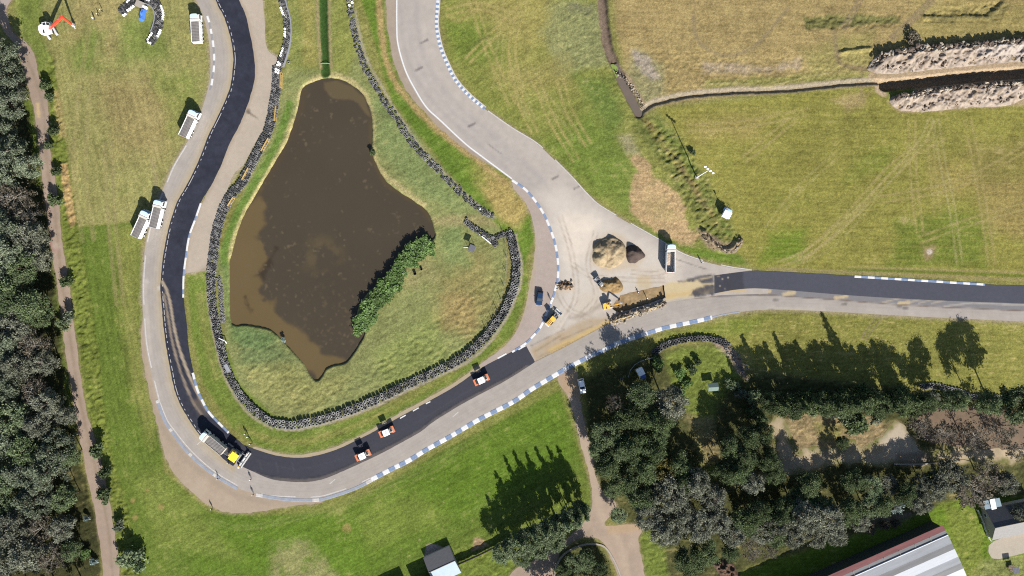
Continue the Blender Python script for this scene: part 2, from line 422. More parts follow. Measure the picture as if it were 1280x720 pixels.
turf([(340,680),(380,670),(420,720),(420,760),(340,760)], (165,158,105), .65, 8, 6, 12, 5, .6)
turf([(165,600),(200,590),(260,650),(300,700),(200,680)], (140,150,72), .6, 14, 8)
turf([(430,640),(520,610),(560,650),(470,690)], (140,152,70), .55, 18, 9)
# rough uncut strip beside the dirt path
turf([(50,95),(66,70),(76,140),(97,280),(107,340),(122,440),(137,560),(162,650),(180,780),(150,780),(124,600),(105,500),(88,380),(70,250)], (118,130,56), 1, 2.5, 2)
turf([(74,205),(84,205),(95,278),(88,285),(80,255)], (188,160,104), .9, 2, 2, 6)
turf([(66,112),(74,110),(82,170),(72,175)], (178,158,102), .7, 3, 3, 6)
# pond island and the bank round the pond
turf([(372,0),(440,0),(470,110),(560,215),(620,275),(640,300),(645,360),(615,425),(540,475),(450,515),(370,527),(320,510),(290,470),(275,380),(268,330),(300,250),(345,140),(358,80),(355,0)], (140,146,86), 1, 3, 2)
turf([(356,-40),(395,-40),(398,60),(396,85),(362,88),(355,40)], (135,142,72), .9, 6)
turf([(372,-40),(392,-40),(396,80),(380,80)], (160,152,82), .7, 6, 4)
turf([(412,-40),(438,-40),(446,70),(436,95),(414,90)], (140,146,72), .9, 6)
g.line(POND + POND[:1], 8, C(150,152,92), .55, 4, 3, 14, 4, .4)
g.line(smooth([(358,182),(372,140),(378,112),(402,95),(425,95),(445,106),(458,122),(466,150),(468,195),(478,215),(505,238),(530,256)]), 3.2, C(186,174,116), .8, 1.6, 1.5, 7, 6)
g.line(smooth([(286,340),(288,312),(300,272),(320,240),(350,190),(366,150)]), 2.6, C(182,172,112), .75, 1.6, 1.5, 7, 7)
g.line(smooth([(281,330),(281,310),(296,268),(316,232),(345,180),(362,130)]), 4.5, C(104,136,54), .85, 2, 1, 8, 8)
turf([(276,330),(288,330),(287,400),(345,420),(330,440),(290,430)], (112,134,72), .85, 5, 4)
turf([(290,408),(330,412),(372,450),(340,470),(300,455)], (108,130,80), .6, 9, 6)
turf([(300,460),(360,450),(390,480),(440,470),(400,515),(340,510)], (158,158,92), .7, 10, 7)
turf([(560,310),(610,310),(620,380),(590,420),(540,400)], (150,140,84), .75, 18, 9)
turf([(550,370),(590,365),(595,410),(555,415)], (158,138,86), .6, 10, 7)
turf([(470,440),(540,390),(560,450),(480,490)], (134,146,76), .7, 14, 8)
turf([(500,320),(530,310),(545,350),(500,365)], (160,152,98), .6, 10, 7)
turf([(545,300),(575,270),(590,330),(560,340)], (122,146,84), .6, 9, 7)
turf([(470,190),(520,235),(560,260),(600,270),(560,225),(500,150),(470,120)], (134,150,88), .8, 8, 6)
turf([(533,272),(600,268),(640,285),(600,282),(545,282)], (172,160,106), .7, 5, 4)
turf([(262,335),(278,420),(300,480),(345,522),(420,530),(500,502),(600,440),(640,370),(640,300),(655,300),(660,360),(640,420),(590,462),(495,522),(440,550),(380,570),(330,562),(290,535),(255,480),(240,420),(234,345)], (118,136,58), 1, 2.5, 1.5)
g.line(smooth([(300,535),(350,552),(400,548),(470,520),(560,470),(620,420)]), 4, C(140,140,72), .7, 3, 2, 12, 8)
g.line(smooth([(250,370),(258,420),(270,470)]), 5, C(142,142,76), .6, 4, 2, 12, 9)
# between the eastern tyre bank and the old track
turf([(440,-40),(486,-40),(488,60),(505,110),(560,172),(620,212),(660,250),(668,300),(655,330),(625,285),(560,215),(490,125),(470,60)], (108,134,50), 1, 3, 2)
g.line(smooth([(474,-40),(476,30),(484,80),(505,118),(545,160),(590,195),(635,232)]), 4, C(186,160,104), .85, 3, 2, 8, 11)
turf([(590,205),(640,232),(662,262),(650,285),(618,270),(600,240)], (186,164,98), .85, 8, 6)
turf([(560,180),(600,210),(610,235),(580,220)], (120,140,55), .6, 6)
# field inside the right-hand loop
turf([(550,-60),(752,-60),(770,90),(800,142),(830,200),(880,290),(935,336),(850,312),(790,278),(735,240),(670,175),(605,132),(560,70)], (140,146,70), 1, 3, 2)
turf([(560,30),(610,20),(660,60),(600,80),(570,70)], (112,134,52), .7, 12, 8)
turf([(575,0),(690,-20),(720,50),(640,70)], (166,154,88), .65, 18, 9)
turf([(620,90),(700,60),(720,110),(650,120)], (166,154,90), .6, 20, 9, 24, 5)
turf([(690,0),(752,0),(762,80),(700,90),(675,40)], (146,150,96), .8, 10, 8)
turf([(720,95),(765,100),(785,150),(760,175),(735,130)], (98,126,54), .7, 12, 8)
turf([(670,180),(740,140),(790,190),(800,270),(740,240)], (112,138,54), .7, 16, 8)
turf([(800,285),(870,310),(930,318),(935,334),(870,322),(815,298)], (104,132,46), .9, 6, 4)
# dry field across the stream
turf([(765,-60),(1400,-60),(1400,55),(1100,65),(1090,95),(820,132),(782,85),(770,40)], (167,152,92), 1, 5, 3)
turf([(790,60),(830,80),(830,120),(805,130),(785,95)], (150,150,98), .8, 8, 6)
turf([(880,100),(1090,90),(1095,100),(880,112)], (138,142,72), .8, 4, 3)
turf([(1000,60),(1090,40),(1090,90),(1020,95)], (150,148,80), .7, 12, 8)
turf([(1150,0),(1290,0),(1290,50),(1120,55)], (152,146,78), .6, 14, 8)
turf([(1004,22),(1050,18),(1120,20),(1125,28),(1060,33),(1008,36)], (104,112,58), .8, 3, 3, 8)
turf([(1155,18),(1230,18),(1258,0),(1262,8),(1240,25),(1180,27),(1155,24)], (110,108,64), .75, 3, 3, 8)
turf([(876,78),(930,80),(960,84),(1000,72),(1000,85),(940,92),(880,90)], (172,160,130), .6, 4, 3, 7, 6, .4)
turf([(790,62),(812,72),(825,95),(815,100),(796,82)], (176,166,140), .7, 4, 4, 6)
# right-hand mown field
turf([(820,136),(1100,106),(1130,140),(1400,125),(1400,360),(1050,341),(945,336),(905,300),(850,190)], (144,144,66), 1, 3, 2)
turf([(960,290),(1010,285),(1000,325),(950,330)], (110,138,44), .8, 10, 7)
turf([(1080,190),(1120,180),(1110,215),(1060,225)], (118,136,50), .6, 12, 8)
turf([(1120,280),(1200,260),(1240,280),(1230,335),(1110,335)], (108,128,46), .75, 12, 8)
turf([(1200,180),(1290,170),(1290,220),(1220,235)], (126,120,62), .7, 16, 9)
turf([(1220,230),(1290,225),(1290,300),(1240,290)], (160,142,84), .6, 14, 8)
turf([(1160,200),(1210,195),(1215,240),(1170,250)], (162,148,80), .6, 14, 8)
turf([(860,150),(960,140),(950,170),(870,180)], (158,146,80), .7, 14, 8)
turf([(1040,125),(1080,115),(1085,130),(1060,140)], (170,152,100), .7, 6, 4)
# weedy strip along the old stream line
turf([(800,145),(822,140),(850,170),(880,210),(905,260),(925,300),(905,312),(880,290),(850,240),(820,190),(785,160)], (128,134,66), 1, 5, 4)
g.line(smooth([(806,150),(825,175),(842,200),(862,225),(880,255),(900,285)]), 4, C(148,122,76), .6, 4, 5, 8, 12, .7)
g.line(smooth([(800,150),(818,178),(838,205),(858,235),(878,262),(898,296)]), 7, C(98,112,52), .6, 5, 6, 7, 87, .6); g.line(smooth([(822,150),(845,178),(868,215),(890,255),(912,290)]), 4, C(92,116,48), .6, 4, 5, 6, 88, .6)
g.line(smooth([(845,195),(866,235),(885,262)]), 2.0, C(96,84,62), .6, 2, 3, 5, 13, .6)
turf([(772,170),(790,165),(800,195),(782,192)], (165,160,112), .8, 5, 4)
turf([(786,195),(800,192),(812,205),(818,222),(835,232),(848,243),(855,255),(857,270),(862,285),(876,292),(874,300),(862,308),(845,302),(820,290),(798,275),(787,265),(787,240),(792,222),(798,214)], (190,166,112), .92, 3.0, 4.0, 6)
turf([(800,250),(830,245),(845,270),(820,275)], (170,156,98), .6, 8, 5)
turf([(870,285),(890,292),(905,305),(925,300),(928,296),(928,305),(915,314),(898,315),(880,305)], (160,140,110), .8, 2.5, 2.5, 6)
# verge south of the straight
turf([(700,460),(745,448),(870,408),(960,391),(1105,397),(1400,408),(1400,520),(1290,500),(1160,486),(1000,470),(930,455),(900,425),(830,430),(815,440),(740,500)], (140,142,66), 1, 3, 2)
turf([(830,418),(900,402),(960,395),(940,420)], (122,140,54), .7, 8, 5)
# wood floor, gardens
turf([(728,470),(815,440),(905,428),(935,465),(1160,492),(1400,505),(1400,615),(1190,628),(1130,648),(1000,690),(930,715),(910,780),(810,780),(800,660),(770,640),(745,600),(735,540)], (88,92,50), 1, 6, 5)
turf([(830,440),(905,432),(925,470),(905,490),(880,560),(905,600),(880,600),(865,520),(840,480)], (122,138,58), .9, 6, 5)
turf([(985,512),(1050,518),(1105,522),(1112,560),(1040,566),(985,566)], (172,154,104), .85, 6, 6, 8, 5, .35); turf([(1020,530),(1050,528),(1055,548),(1025,552)], (146,148,72), .7, 5, 5, 7, 6, .3)
turf([(860,520),(890,520),(900,575),(880,585)], (165,152,98), .7, 6, 5)
turf([(900,420),(925,445),(935,475),(926,470),(905,440),(890,428)], (166,148,120), .8, 3, 3, 6)
turf([(1000,690),(1130,650),(1190,628),(1290,620),(1400,600),(1400,800),(880,800),(930,712)], (112,140,44), 1, 5, 4)
turf([(1180,630),(1220,640),(1230,700),(1215,760),(1195,700)], (128,140,60), .8, 6, 5)
turf([(1230,700),(1300,690),(1300,760),(1215,760)], (150,150,92), .6, 8, 5)
turf([(1040,655),(1080,648),(1150,640),(1130,652),(1080,665)], (170,158,130), .6, 4, 4, 6, 5, .5)
turf([(800,660),(830,670),(840,780),(810,780)], (118,136,56), .9, 5, 4)
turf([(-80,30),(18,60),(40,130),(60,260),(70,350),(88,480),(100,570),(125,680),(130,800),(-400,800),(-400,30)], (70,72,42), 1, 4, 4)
g.line(smooth([(34,118),(46,175),(52,225)]), 6, C(112,130,52), .8, 4, 3)
g.line(smooth([(68,330),(78,420),(92,530)]), 5, C(112,128,56), .7, 4, 3)
turf([(560,690),(620,665),(640,640),(735,600),(738,640),(690,690),(640,720),(560,760)], (116,132,56), 1, 5, 4)
turf([(592,672),(604,674),(610,682),(590,690)], (188,156,120), .8, 2.5, 2, 5)
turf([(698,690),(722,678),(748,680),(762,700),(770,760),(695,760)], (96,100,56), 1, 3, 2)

# --- mottling, mowing streaks and tufts (all turf)
def aniso(ang, ls, ws, seed):
    c, s_ = math.cos(ang), math.sin(ang)
    u = (GX * c + GY * s_) / ls; v = (-GX * s_ + GY * c) / ws
    return fbm(u, v, 1.0, 3, seed)
fr = (GX > -60) & (GX < 1340) & (GY > -60) & (GY < 780)
wl = sstep(330, 200, GX) * sstep(620, 560, GY); wr = sstep(690, 800, GX)
wb = np.clip(1 - wl - wr, 0, 1)
st = wl * aniso(math.radians(78), 26, 2.2, 31) + wr * aniso(math.radians(2), 30, 1.9, 33) + wb * aniso(math.radians(-28), 30, 2.4, 35)
bright = 1.17 * (1 + .13 * f1 + .14 * f2 + .20 * f3 + .24 * st + .16 * np.random.RandomState(4).normal(size=len(GX)).clip(-2, 2) * .6)
g.c *= np.clip(bright, .5, 1.9)[:, None]; g.c[:, 2] *= 1.14 + .08 * wr; g.c[:, 0] *= 1.01 + .015 * wr; g.c[:, 1] *= .985 - .02 * wr
dry = sstep(.25, .8, .5 * f2 + .5 * f3 + .35 * st)                # bleached stalks
g.c += (np.array(C(190, 174, 118)) - g.c) * (dry * (.5 + .2 * wr))[:, None]
lush = sstep(.3, .9, .6 * fbm(GX, GY, 16, 3, 61) + .4 * f1 - .1 * f3)
g.c += (np.array(C(92, 122, 46)) - g.c) * (lush * .35)[:, None]

# --- wheel tracks and worn lines in the turf
def tr(pts, c=(188, 176, 118), hw=1.4, a=.75, br=.45, gap=7, seed=5):
    for off in ((-gap / 2, gap / 2) if gap else (0,)):
        P = np.array(smooth(pts)); d = np.gradient(P, axis=0); d /= np.hypot(d[:, 0], d[:, 1])[:, None] + 1e-9
        Q = P + np.c_[-d[:, 1], d[:, 0]] * off
        g.line([tuple(q) for q in Q], hw, C(*c), a, 1.0, .6, 6, seed, br)
tr([(975,330),(1010,315),(1060,275),(1110,225),(1150,180),(1165,150)])
tr([(985,333),(1040,305),(1100,240)], a=.35)
tr([(1170,150),(1178,200),(1190,260),(1200,330)], (190,180,128), 1.3, .6)
tr([(1162,150),(1165,200),(1172,270)], a=.4)
tr([(960,285),(1000,235),(1050,190)], a=.4)
tr([(640,70),(650,110),(665,150)], a=.6, gap=9); tr([(660,85),(680,120),(715,160),(720,178)], a=.4, gap=9)
tr([(625,0),(625,60),(620,110)], a=.4); tr([(600,10),(575,25),(560,20)], (190,170,110), 3, .5, .4, 0)
tr([(867,20),(870,45),(885,62),(910,70),(940,60),(965,35),(985,10)], (158,142,108), 2.4, .75, .3, 0); tr([(868,0),(866,30)], (152,136,106), 1, .5, .4, 0)
tr([(1115,48),(1140,25),(1165,0)], (160,142,110), 2.2, .85, .3, 5); tr([(1055,35),(1075,0)], (158,140,110), 1.6, .85, .3, 5)
tr([(1048,65),(1050,78),(1065,84),(1090,86)], (150,132,100), 3, .8, .2, 0); tr([(1043,40),(1046,70)], (158,142,106), 3, .8, .3, 0)
tr([(1078,90),(1077,125),(1085,118),(1097,110)], (166,150,104), 2, .7, .3, 0)
tr([(1100,396),(1085,415),(1080,425)], (150,136,110), .9, .8, .2, 6)
tr([(960,336),(1060,340),(1280,350)], (170,156,112), 2, .8, .2, 0); tr([(1060,334),(1160,337),(1290,341)], (176,160,112), 1.3, .8, .2, 0); tr([(1060,337),(1160,340),(1290,345)], (104,124,50), 1.6, .7, .2, 0)
tr([(120,30),(105,120),(100,220),(110,300)], (180,166,116), 3, .4, .5, 14); tr([(135,180),(140,280),(150,380)], (172,158,112), 2.5, .5, .4, 9)
tr([(160,380),(168,440),(185,520)], (158,158,92), 2, .5, .5, 8)
tr([(190,200),(195,230),(192,260)], (176,160,120), 3, .6, .4, 0)
tr([(262,650),(300,660),(360,650),(440,625),(520,590),(600,545)], (146,156,88), 1.2, .5, .4, 5); tr([(420,640),(500,610),(570,575)], (150,158,88), 1.2, .5, .4, 0)
tr([(620,560),(660,555),(700,570),(720,600)], (128,150,70), 1, .5, .4, 0); tr([(400,660),(500,650),(560,620)], (132,152,64), 1, .4, .4, 5)
for pts_ in ([(590,0),(610,60),(640,130)],[(655,0),(640,60),(650,120)],[(700,100),(712,140),(735,180)],[(670,100),(690,150),(720,200)],[(640,90),(652,130),(668,165)],[(560,15),(600,8),(640,20)],[(585,75),(620,40),(650,10)]):
    tr(pts_, (186,172,108), 1.7, .8, .45, 8)
for pts_ in ([(1000,325),(1060,270),(1120,205),(1180,170)],[(1290,180),(1230,215),(1180,235),(1100,250)],[(1290,255),(1220,275),(1150,300)],[(1140,150),(1142,220),(1150,290)],[(1210,150),(1225,230),(1240,330)],[(930,200),(990,150)],[(860,160),(930,155),(1010,140)]):
    tr(pts_, (184,168,112), 1.6, .65, .5, 8)
for y_ in range(135, 335, 9):
    tr([(850 + (y_ > 200) * 60, y_), (1000, y_ - 1), (1290, y_ + 5)], (174,164,92), .8, .35, .7, 0, seed=y_)
for ang in range(8):
    tr([(205 + 8 * ang, 655 + 2 * ang), (222 + 8 * ang, 640 + 5 * ang)], (128, 146, 60), .7, .4, .5, 0)
for i in range(130):                                              # scattered clippings on the verge, bare scars in the lawn
    x, y = R.uniform(930, 1280), R.uniform(398, 470); g.line([(x, y), (x + R.uniform(3, 9), y + R.uniform(-.4, .6))], .5, C(214, 196, 130), R.uniform(.4, .85), .6, .3, 5, i)
for (x, y, r) in ((434,660,5),(166,626,3.2),(201,634,3.5),(169,647,3.2),(184,613,2.5)): g.blob((x, y), r, C(178,158,98), .75)
for i in range(160):
    x, y = R.uniform(70, 250), R.uniform(20, 280); g.line([(x, y), (x + R.uniform(-3, 3), y + R.uniform(2, 5))], .5, C(196, 182, 122), R.uniform(.2, .6), .6, .3, 5, i)
for i in range(240):
    x, y = R.uniform(820, 1280), R.uniform(130, 330); g.line([(x, y), (x + R.uniform(3, 10), y + R.uniform(-.5, .5))], .5, C(176, 170, 96), R.uniform(.2, .5), .6, .3, 5, i)
for i in range(60):
    x, y = R.uniform(300, 700), R.uniform(590, 700); g.blob((x, y), R.uniform(.6, 1.4), C(184, 176, 120), R.uniform(.3, .7))
g.blob((1161,315), 9, C(176,150,116), .7, 5, 5); g.blob((1162,315), 3.5, C(226,212,196), .9, 1.5, 2)
g.line([(585,60),(600,50),(612,45)], 1.5, C(96,98,56), .6, 1.5, 2, 5, 6, .4)
g.line([(716,8),(736,10)], 5, C(140,136,112), .6, 4, 4, 5, 8, .5); g.blob((703,80), 14, C(162,154,98), .5, 5, 4)
g.line(smooth([(347,536),(370,537.5),(397,532),(435,521),(475,505),(512,487),(550,470),(588,450),(612,428),(633,398),(643,377),(651,355),(652,330),(648,310),(644,293)]), 1.6, C(192,180,158), .85, 1, 1.2, 5, 26)
g.line(smooth([(259,340),(260,375),(264,402),(268,424),(272,442),(278,463),(287,484),(299,503),(315,521),(340,536)]), 1.5, C(190,174,150), .8, 1, 1, 5, 27)
g.line(smooth([(444,12),(447,30),(454,60),(463,83),(474,102),(485,122),(496,140),(506,155),(517,172),(531,190),(550,210),(567,228),(585,245),(603,260),(619,272)]), 1.3, C(190,178,158), .75, 1, 1, 5, 28)
g.line(smooth([(344,70),(340,95),(336,120),(330,150),(320,175),(306,200),(294,220),(280,238),(270,262),(264,290)]), 2, C(196,180,160), .6, 1.5, 1, 5, 29)
g.line(smooth([(634,300),(637,325),(634,355),(626,382),(612,405)]), 3, C(150,128,84), .6, 2, 2, 5, 30, .4)
turf([(533,681),(541,680),(553,684),(548,690),(530,697)], (208,184,170), .95, 1.2, 1, 5)
for P_, c_ in ((RUN_W,(200,184,160)),(RUN_S,(186,168,140)),(RUN_C,(190,172,144)),(VERGE_N,(184,164,132)),(PATH_W,(156,140,112)),(PATH_S,(176,160,128)),(CLEARING,(176,156,116)),(MUD_E,(120,102,80))):
    g.line(P_ + P_[:1], 1.2, C(*c_), .75, 2.6, 3.0, 6, 77, .45)
g.line(OLD_OUT, 3.0, C(184,168,140), .7, 2.5, 2.0, 7, 78, .3); g.line(APRON[40:], 3.0, C(172,156,120), .6, 2, 2, 7, 79, .3)
# --- drains, ditch, stream, trench: bare earth, dark sedge, shade in the trench colour
g.line(DRAIN, 5.5, C(64,98,44), .95, 1.2, .8, 5, 14); g.line(DRAIN, 3, C(58,86,40), .6, 2, 2, 5, 15, .5)
g.line([(395,-40),(396,0),(398,45),(401,85)], 1.9, C(178,160,118), .85, 1.2, 1, 5, 16); g.line([(411,-40),(411,0),(412,45),(414,85)], 1.7, C(176,160,116), .85, 1.2, 1, 5, 17)
g.line(STREAM, 6.0, C(142,124,108), 1, 2, 1.5, 6, 18)
g.line(smooth([(768,80),(782,92),(793,110),(804,128)]), 3, C(190,166,138), .8, 2, 2, 4, 19, .3)
g.line(DITCH, 5.5, C(178,160,128), .95, 1.5, 1.2, 6, 20); g.line([(p[0], p[1] - 3) for p in DITCH], 2.5, C(172,160,138), .9, 1.2, 1, 6, 21)
g.line(smooth([(870,108),(905,104),(945,106),(962,108),(1005,97),(1040,90)]), .9, C(206,190,132), .8, .8, 1, 6, 22, .3)
g.line(TRENCH, 13, C(206,182,150), .97, 1.5, 1.5, 6, 23); g.line([(p[0], p[1] - 6) for p in TRENCH], 4, C(226,204,172), .9, 2, 1.5, 6, 24)
g.line(TRENCH, 4.5, C(120,98,76), .9, 1.5, 1, 6, 25)  # trench bed darkened where the south wall's shadow lies
turf([(1085,95),(1110,65),(1290,48),(1400,45),(1400,130),(1290,130),(1125,142),(1110,128),(1130,110),(1099,108)], (196,172,140), .85, 3, 3, 7)
turf([(1102,112),(1150,107),(1140,116),(1112,122)], (128,142,62), .9, 3, 3, 6)

# --- heights
h = Canvas(GX, GY, (0, 0, 0))                                     # r: tuftiness  g: height
def rough(pts, a, feather=6): i, m = h.mask_poly(pts, feather, 3, 9, 71); h.c[i, 0] = np.maximum(h.c[i, 0], m * a)
h.c[:, 0] = .05
rough([(50,95),(66,70),(76,140),(97,280),(107,340),(122,440),(137,560),(162,650),(180,780),(150,780),(124,600),(105,500),(88,380),(70,250)], .55, 3)
rough([(700,0),(752,0),(768,80),(800,142),(830,200),(880,290),(930,320),(900,310),(850,300),(800,190),(760,130),(700,60)], .22)
rough([(800,145),(850,170),(905,260),(925,300),(880,300),(820,190)], .75)
rough([(785,60),(1000,70),(1090,60),(1095,98),(880,112),(805,130)], .28)
rough([(1004,20),(1125,18),(1125,32),(1006,38)], .6, 3); rough([(1155,16),(1262,0),(1250,26),(1155,27)], .6, 3)
rough([(290,408),(345,420),(395,480),(440,470),(540,400),(620,330),(640,360),(600,440),(480,505),(370,525),(300,470)], .34)
rough([(728,470),(905,428),(935,465),(1400,505),(1400,615),(1130,648),(930,715),(910,780),(810,780),(745,600)], .3)
rough([(560,690),(640,640),(735,600),(690,690),(560,760)], .3); rough([(1180,630),(1230,640),(1300,690),(1300,760),(1195,760)], .25)
rough([(-80,30),(40,130),(70,350),(125,680),(-400,800)], .4)
n_t = .5 * fbm(GX, GY, 5, 2, 81) + .5 * aniso(math.radians(-25), 5, 2.2, 83)
z = h.c[:, 0] * n_t - h.c[:, 0] * .35 - .012
def sink(pts, hw, f, depth, wob=.6):
    i, m = h.mask_line(pts, hw, f, wob, 6, 91); z[i] = z[i] * (1 - m) - m * depth
sink(DRAIN, 4, 2.5, .55); sink(STREAM, 5, 2.5, 1.2, 1.0); sink(DITCH, 2.6, 1.6, .75, .9); sink(TRENCH, 6.2, 1.2, 3.2, .4)
i, m = h.mask_poly(POND, 2.2, .8, 8, 95); z[i] = z[i] * (1 - m) - m * 1.7
# gentle mounds: the horseshoe bank by the stream end, spoil line in the dry field
def mound(pts, hw, height):
    i = h.pick(pts, hw + 2); d = seg_dist(GX[i], GY[i], pts, False); m = sstep(hw, 0, d); z[i] += m * height * (1 + .5 * f3[i])
mound(smooth([(880,290),(893,308),(910,313),(924,303)]), 5, 1.0); mound([(1050,66),(1088,61)], 4, .8); mound([(1157,22),(1235,22),(1256,2)], 5, .6)
flat = np.zeros(len(GX), bool); keep = np.ones(len(GX))
for P in FLAT:
    i = h.pick(P, 8); d = seg_dist(GX[i], GY[i], P, True) * np.where(inside(GX[i], GY[i], P), -1, 1)
    keep[i] = np.minimum(keep[i], sstep(0.8, 4.5, d))
i = h.pick(STREAM, 8); 
z = np.where(z > -.5, z * keep - .012 * (1 - keep), z)
i = h.pick(PIT, 8); d = seg_dist(GX[i], GY[i], PIT, True) * np.where(inside(GX[i], GY[i], PIT), 1, -1); z[i] = np.where(d > -2.5, -1.3, z[i])
V = np.c_[(GX - 640) * S, (360 - GY) * S, z]
ny, nx = gsh; I = np.arange(ny * nx).reshape(ny, nx)
Fq = np.stack([I[1:, :-1], I[1:, 1:], I[:-1, 1:], I[:-1, :-1]], -1).reshape(-1, 4)
M_turf = surf_mat('turf', attr='Col', rough=1, var=.36, scale=1.3, bump=.11, bscale=3.0, spec=.05, fine=(3.4, .36))
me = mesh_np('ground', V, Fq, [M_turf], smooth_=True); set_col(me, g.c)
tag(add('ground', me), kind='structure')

# ================================================================== PAVING
M_pave = surf_mat('old tarmac', attr='Col', rough=.9, var=.06, scale=.6, bump=.006, bscale=40, spec=.2, fine=(14, .07))
M_new = surf_mat('fresh asphalt', attr='Col', rough=.62, var=.12, scale=.9, bump=.008, bscale=30, spec=.25, fine=(9, .14))
M_gravel = surf_mat('gravel', attr='Col', rough=1, var=.08, scale=.8, bump=.02, bscale=14, spec=.1, fine=(7, .10))

def mott(cv, a=.06, sc=30, seed=1):
    cv.c *= np.clip(1 + a * fbm(cv.x, cv.y, sc, 5, seed) * 1.4, .5, 1.6)[:, None]
def offs(pts, d):
    P = np.array(pts, float); t = np.gradient(P, axis=0); t /= np.hypot(t[:, 0], t[:, 1])[:, None] + 1e-9
    return [tuple(q) for q in P + np.c_[-t[:, 1], t[:, 0]] * d]

def p_old(c):
    mott(c, .07, 40, 3); mott(c, .07, 7, 4)
    c.line(offs(N_LEFT, 6), 5, C(205,190,166), .7, 4, 2, 12, 5)              # dusty shoulder beside the new strip
    c.line(offs(N_LEFT, 3.5), 2.2, C(198,180,142), .75, 1.2, 1.2, 8, 6)
    c.line(offs(OLD_OUT, 3), 3, C(196,180,158), .6, 2.5, 2, 9, 7)
    for k, o in enumerate((-9, -13, -17, -21)): c.line(offs(OLD_OUT, o), .9, C(170,162,154), .4, 1.2, .8, 9, 8 + k, .5)
    c.line(offs(N2[:1] and OLD_IN, -6), 3, C(186,176,164), .5, 3, 2, 9, 14)
    # scraped strip along the new straight
    c.line([(900,366),(960,364),(1060,371),(1160,377.5),(1280,383.5),(1340,386)], 5, C(140,138,142), .9, 1, 1, 10, 15)
    for x, y in ((955,364),(985,366),(1050,371),(1128,378)): c.line([(x - 5, y + 1.5), (x + 8, y - .5)], 2.0, C(222,200,158), .85, 1.2, 1.5, 5, int(x))
    for x in (1100, 1132, 1148, 1165): c.line([(x, 379), (x + 32, 371)], .9, C(196,184,164), .8, .8, .5, 6, x)
    c.line([(1180,383),(1215,378.5),(1280,381.5),(1340,384)], 1.0, C(190,184,176), .9, .7, .4, 6, 3)
    c.line([(840,375),(900,370),(960,368.6),(1035,374),(1110,380),(1185,384.5),(1280,388.5),(1340,391)], .55, C(120,100,84), .8, .6, .4, 6, 4)
    c.line([(960,385),(1030,388)], 2, C(206,196,182), .7, 1, 1, 6, 5)
    for x, y in ((968,375),(1130,385),(1122,383),(1053,380),(962,388)): c.line([(x, y), (x + 4, y)], 1.5, C(120,114,110), .8, 1.5, 1.2, 5, int(x))
    c.line(smooth([(420,612),(470,590),(560,540),(640,495),(720,450),(800,412)]), 1.2, C(200,188,172), .5, 1.5, 1, 9, 6, .4)
    for x, y in ((225,640),(200,360),(184,352)): c.blob((x, y), 3, C(224,214,204), .7)
    c.line([(181,355),(184,400),(188,440)], 2.2, C(212,200,188), .7, 1.5, 1.5, 6, 8, .5)
    c.line([(400,642 - 6),(410,640)], 4, C(150,140,130), .5)
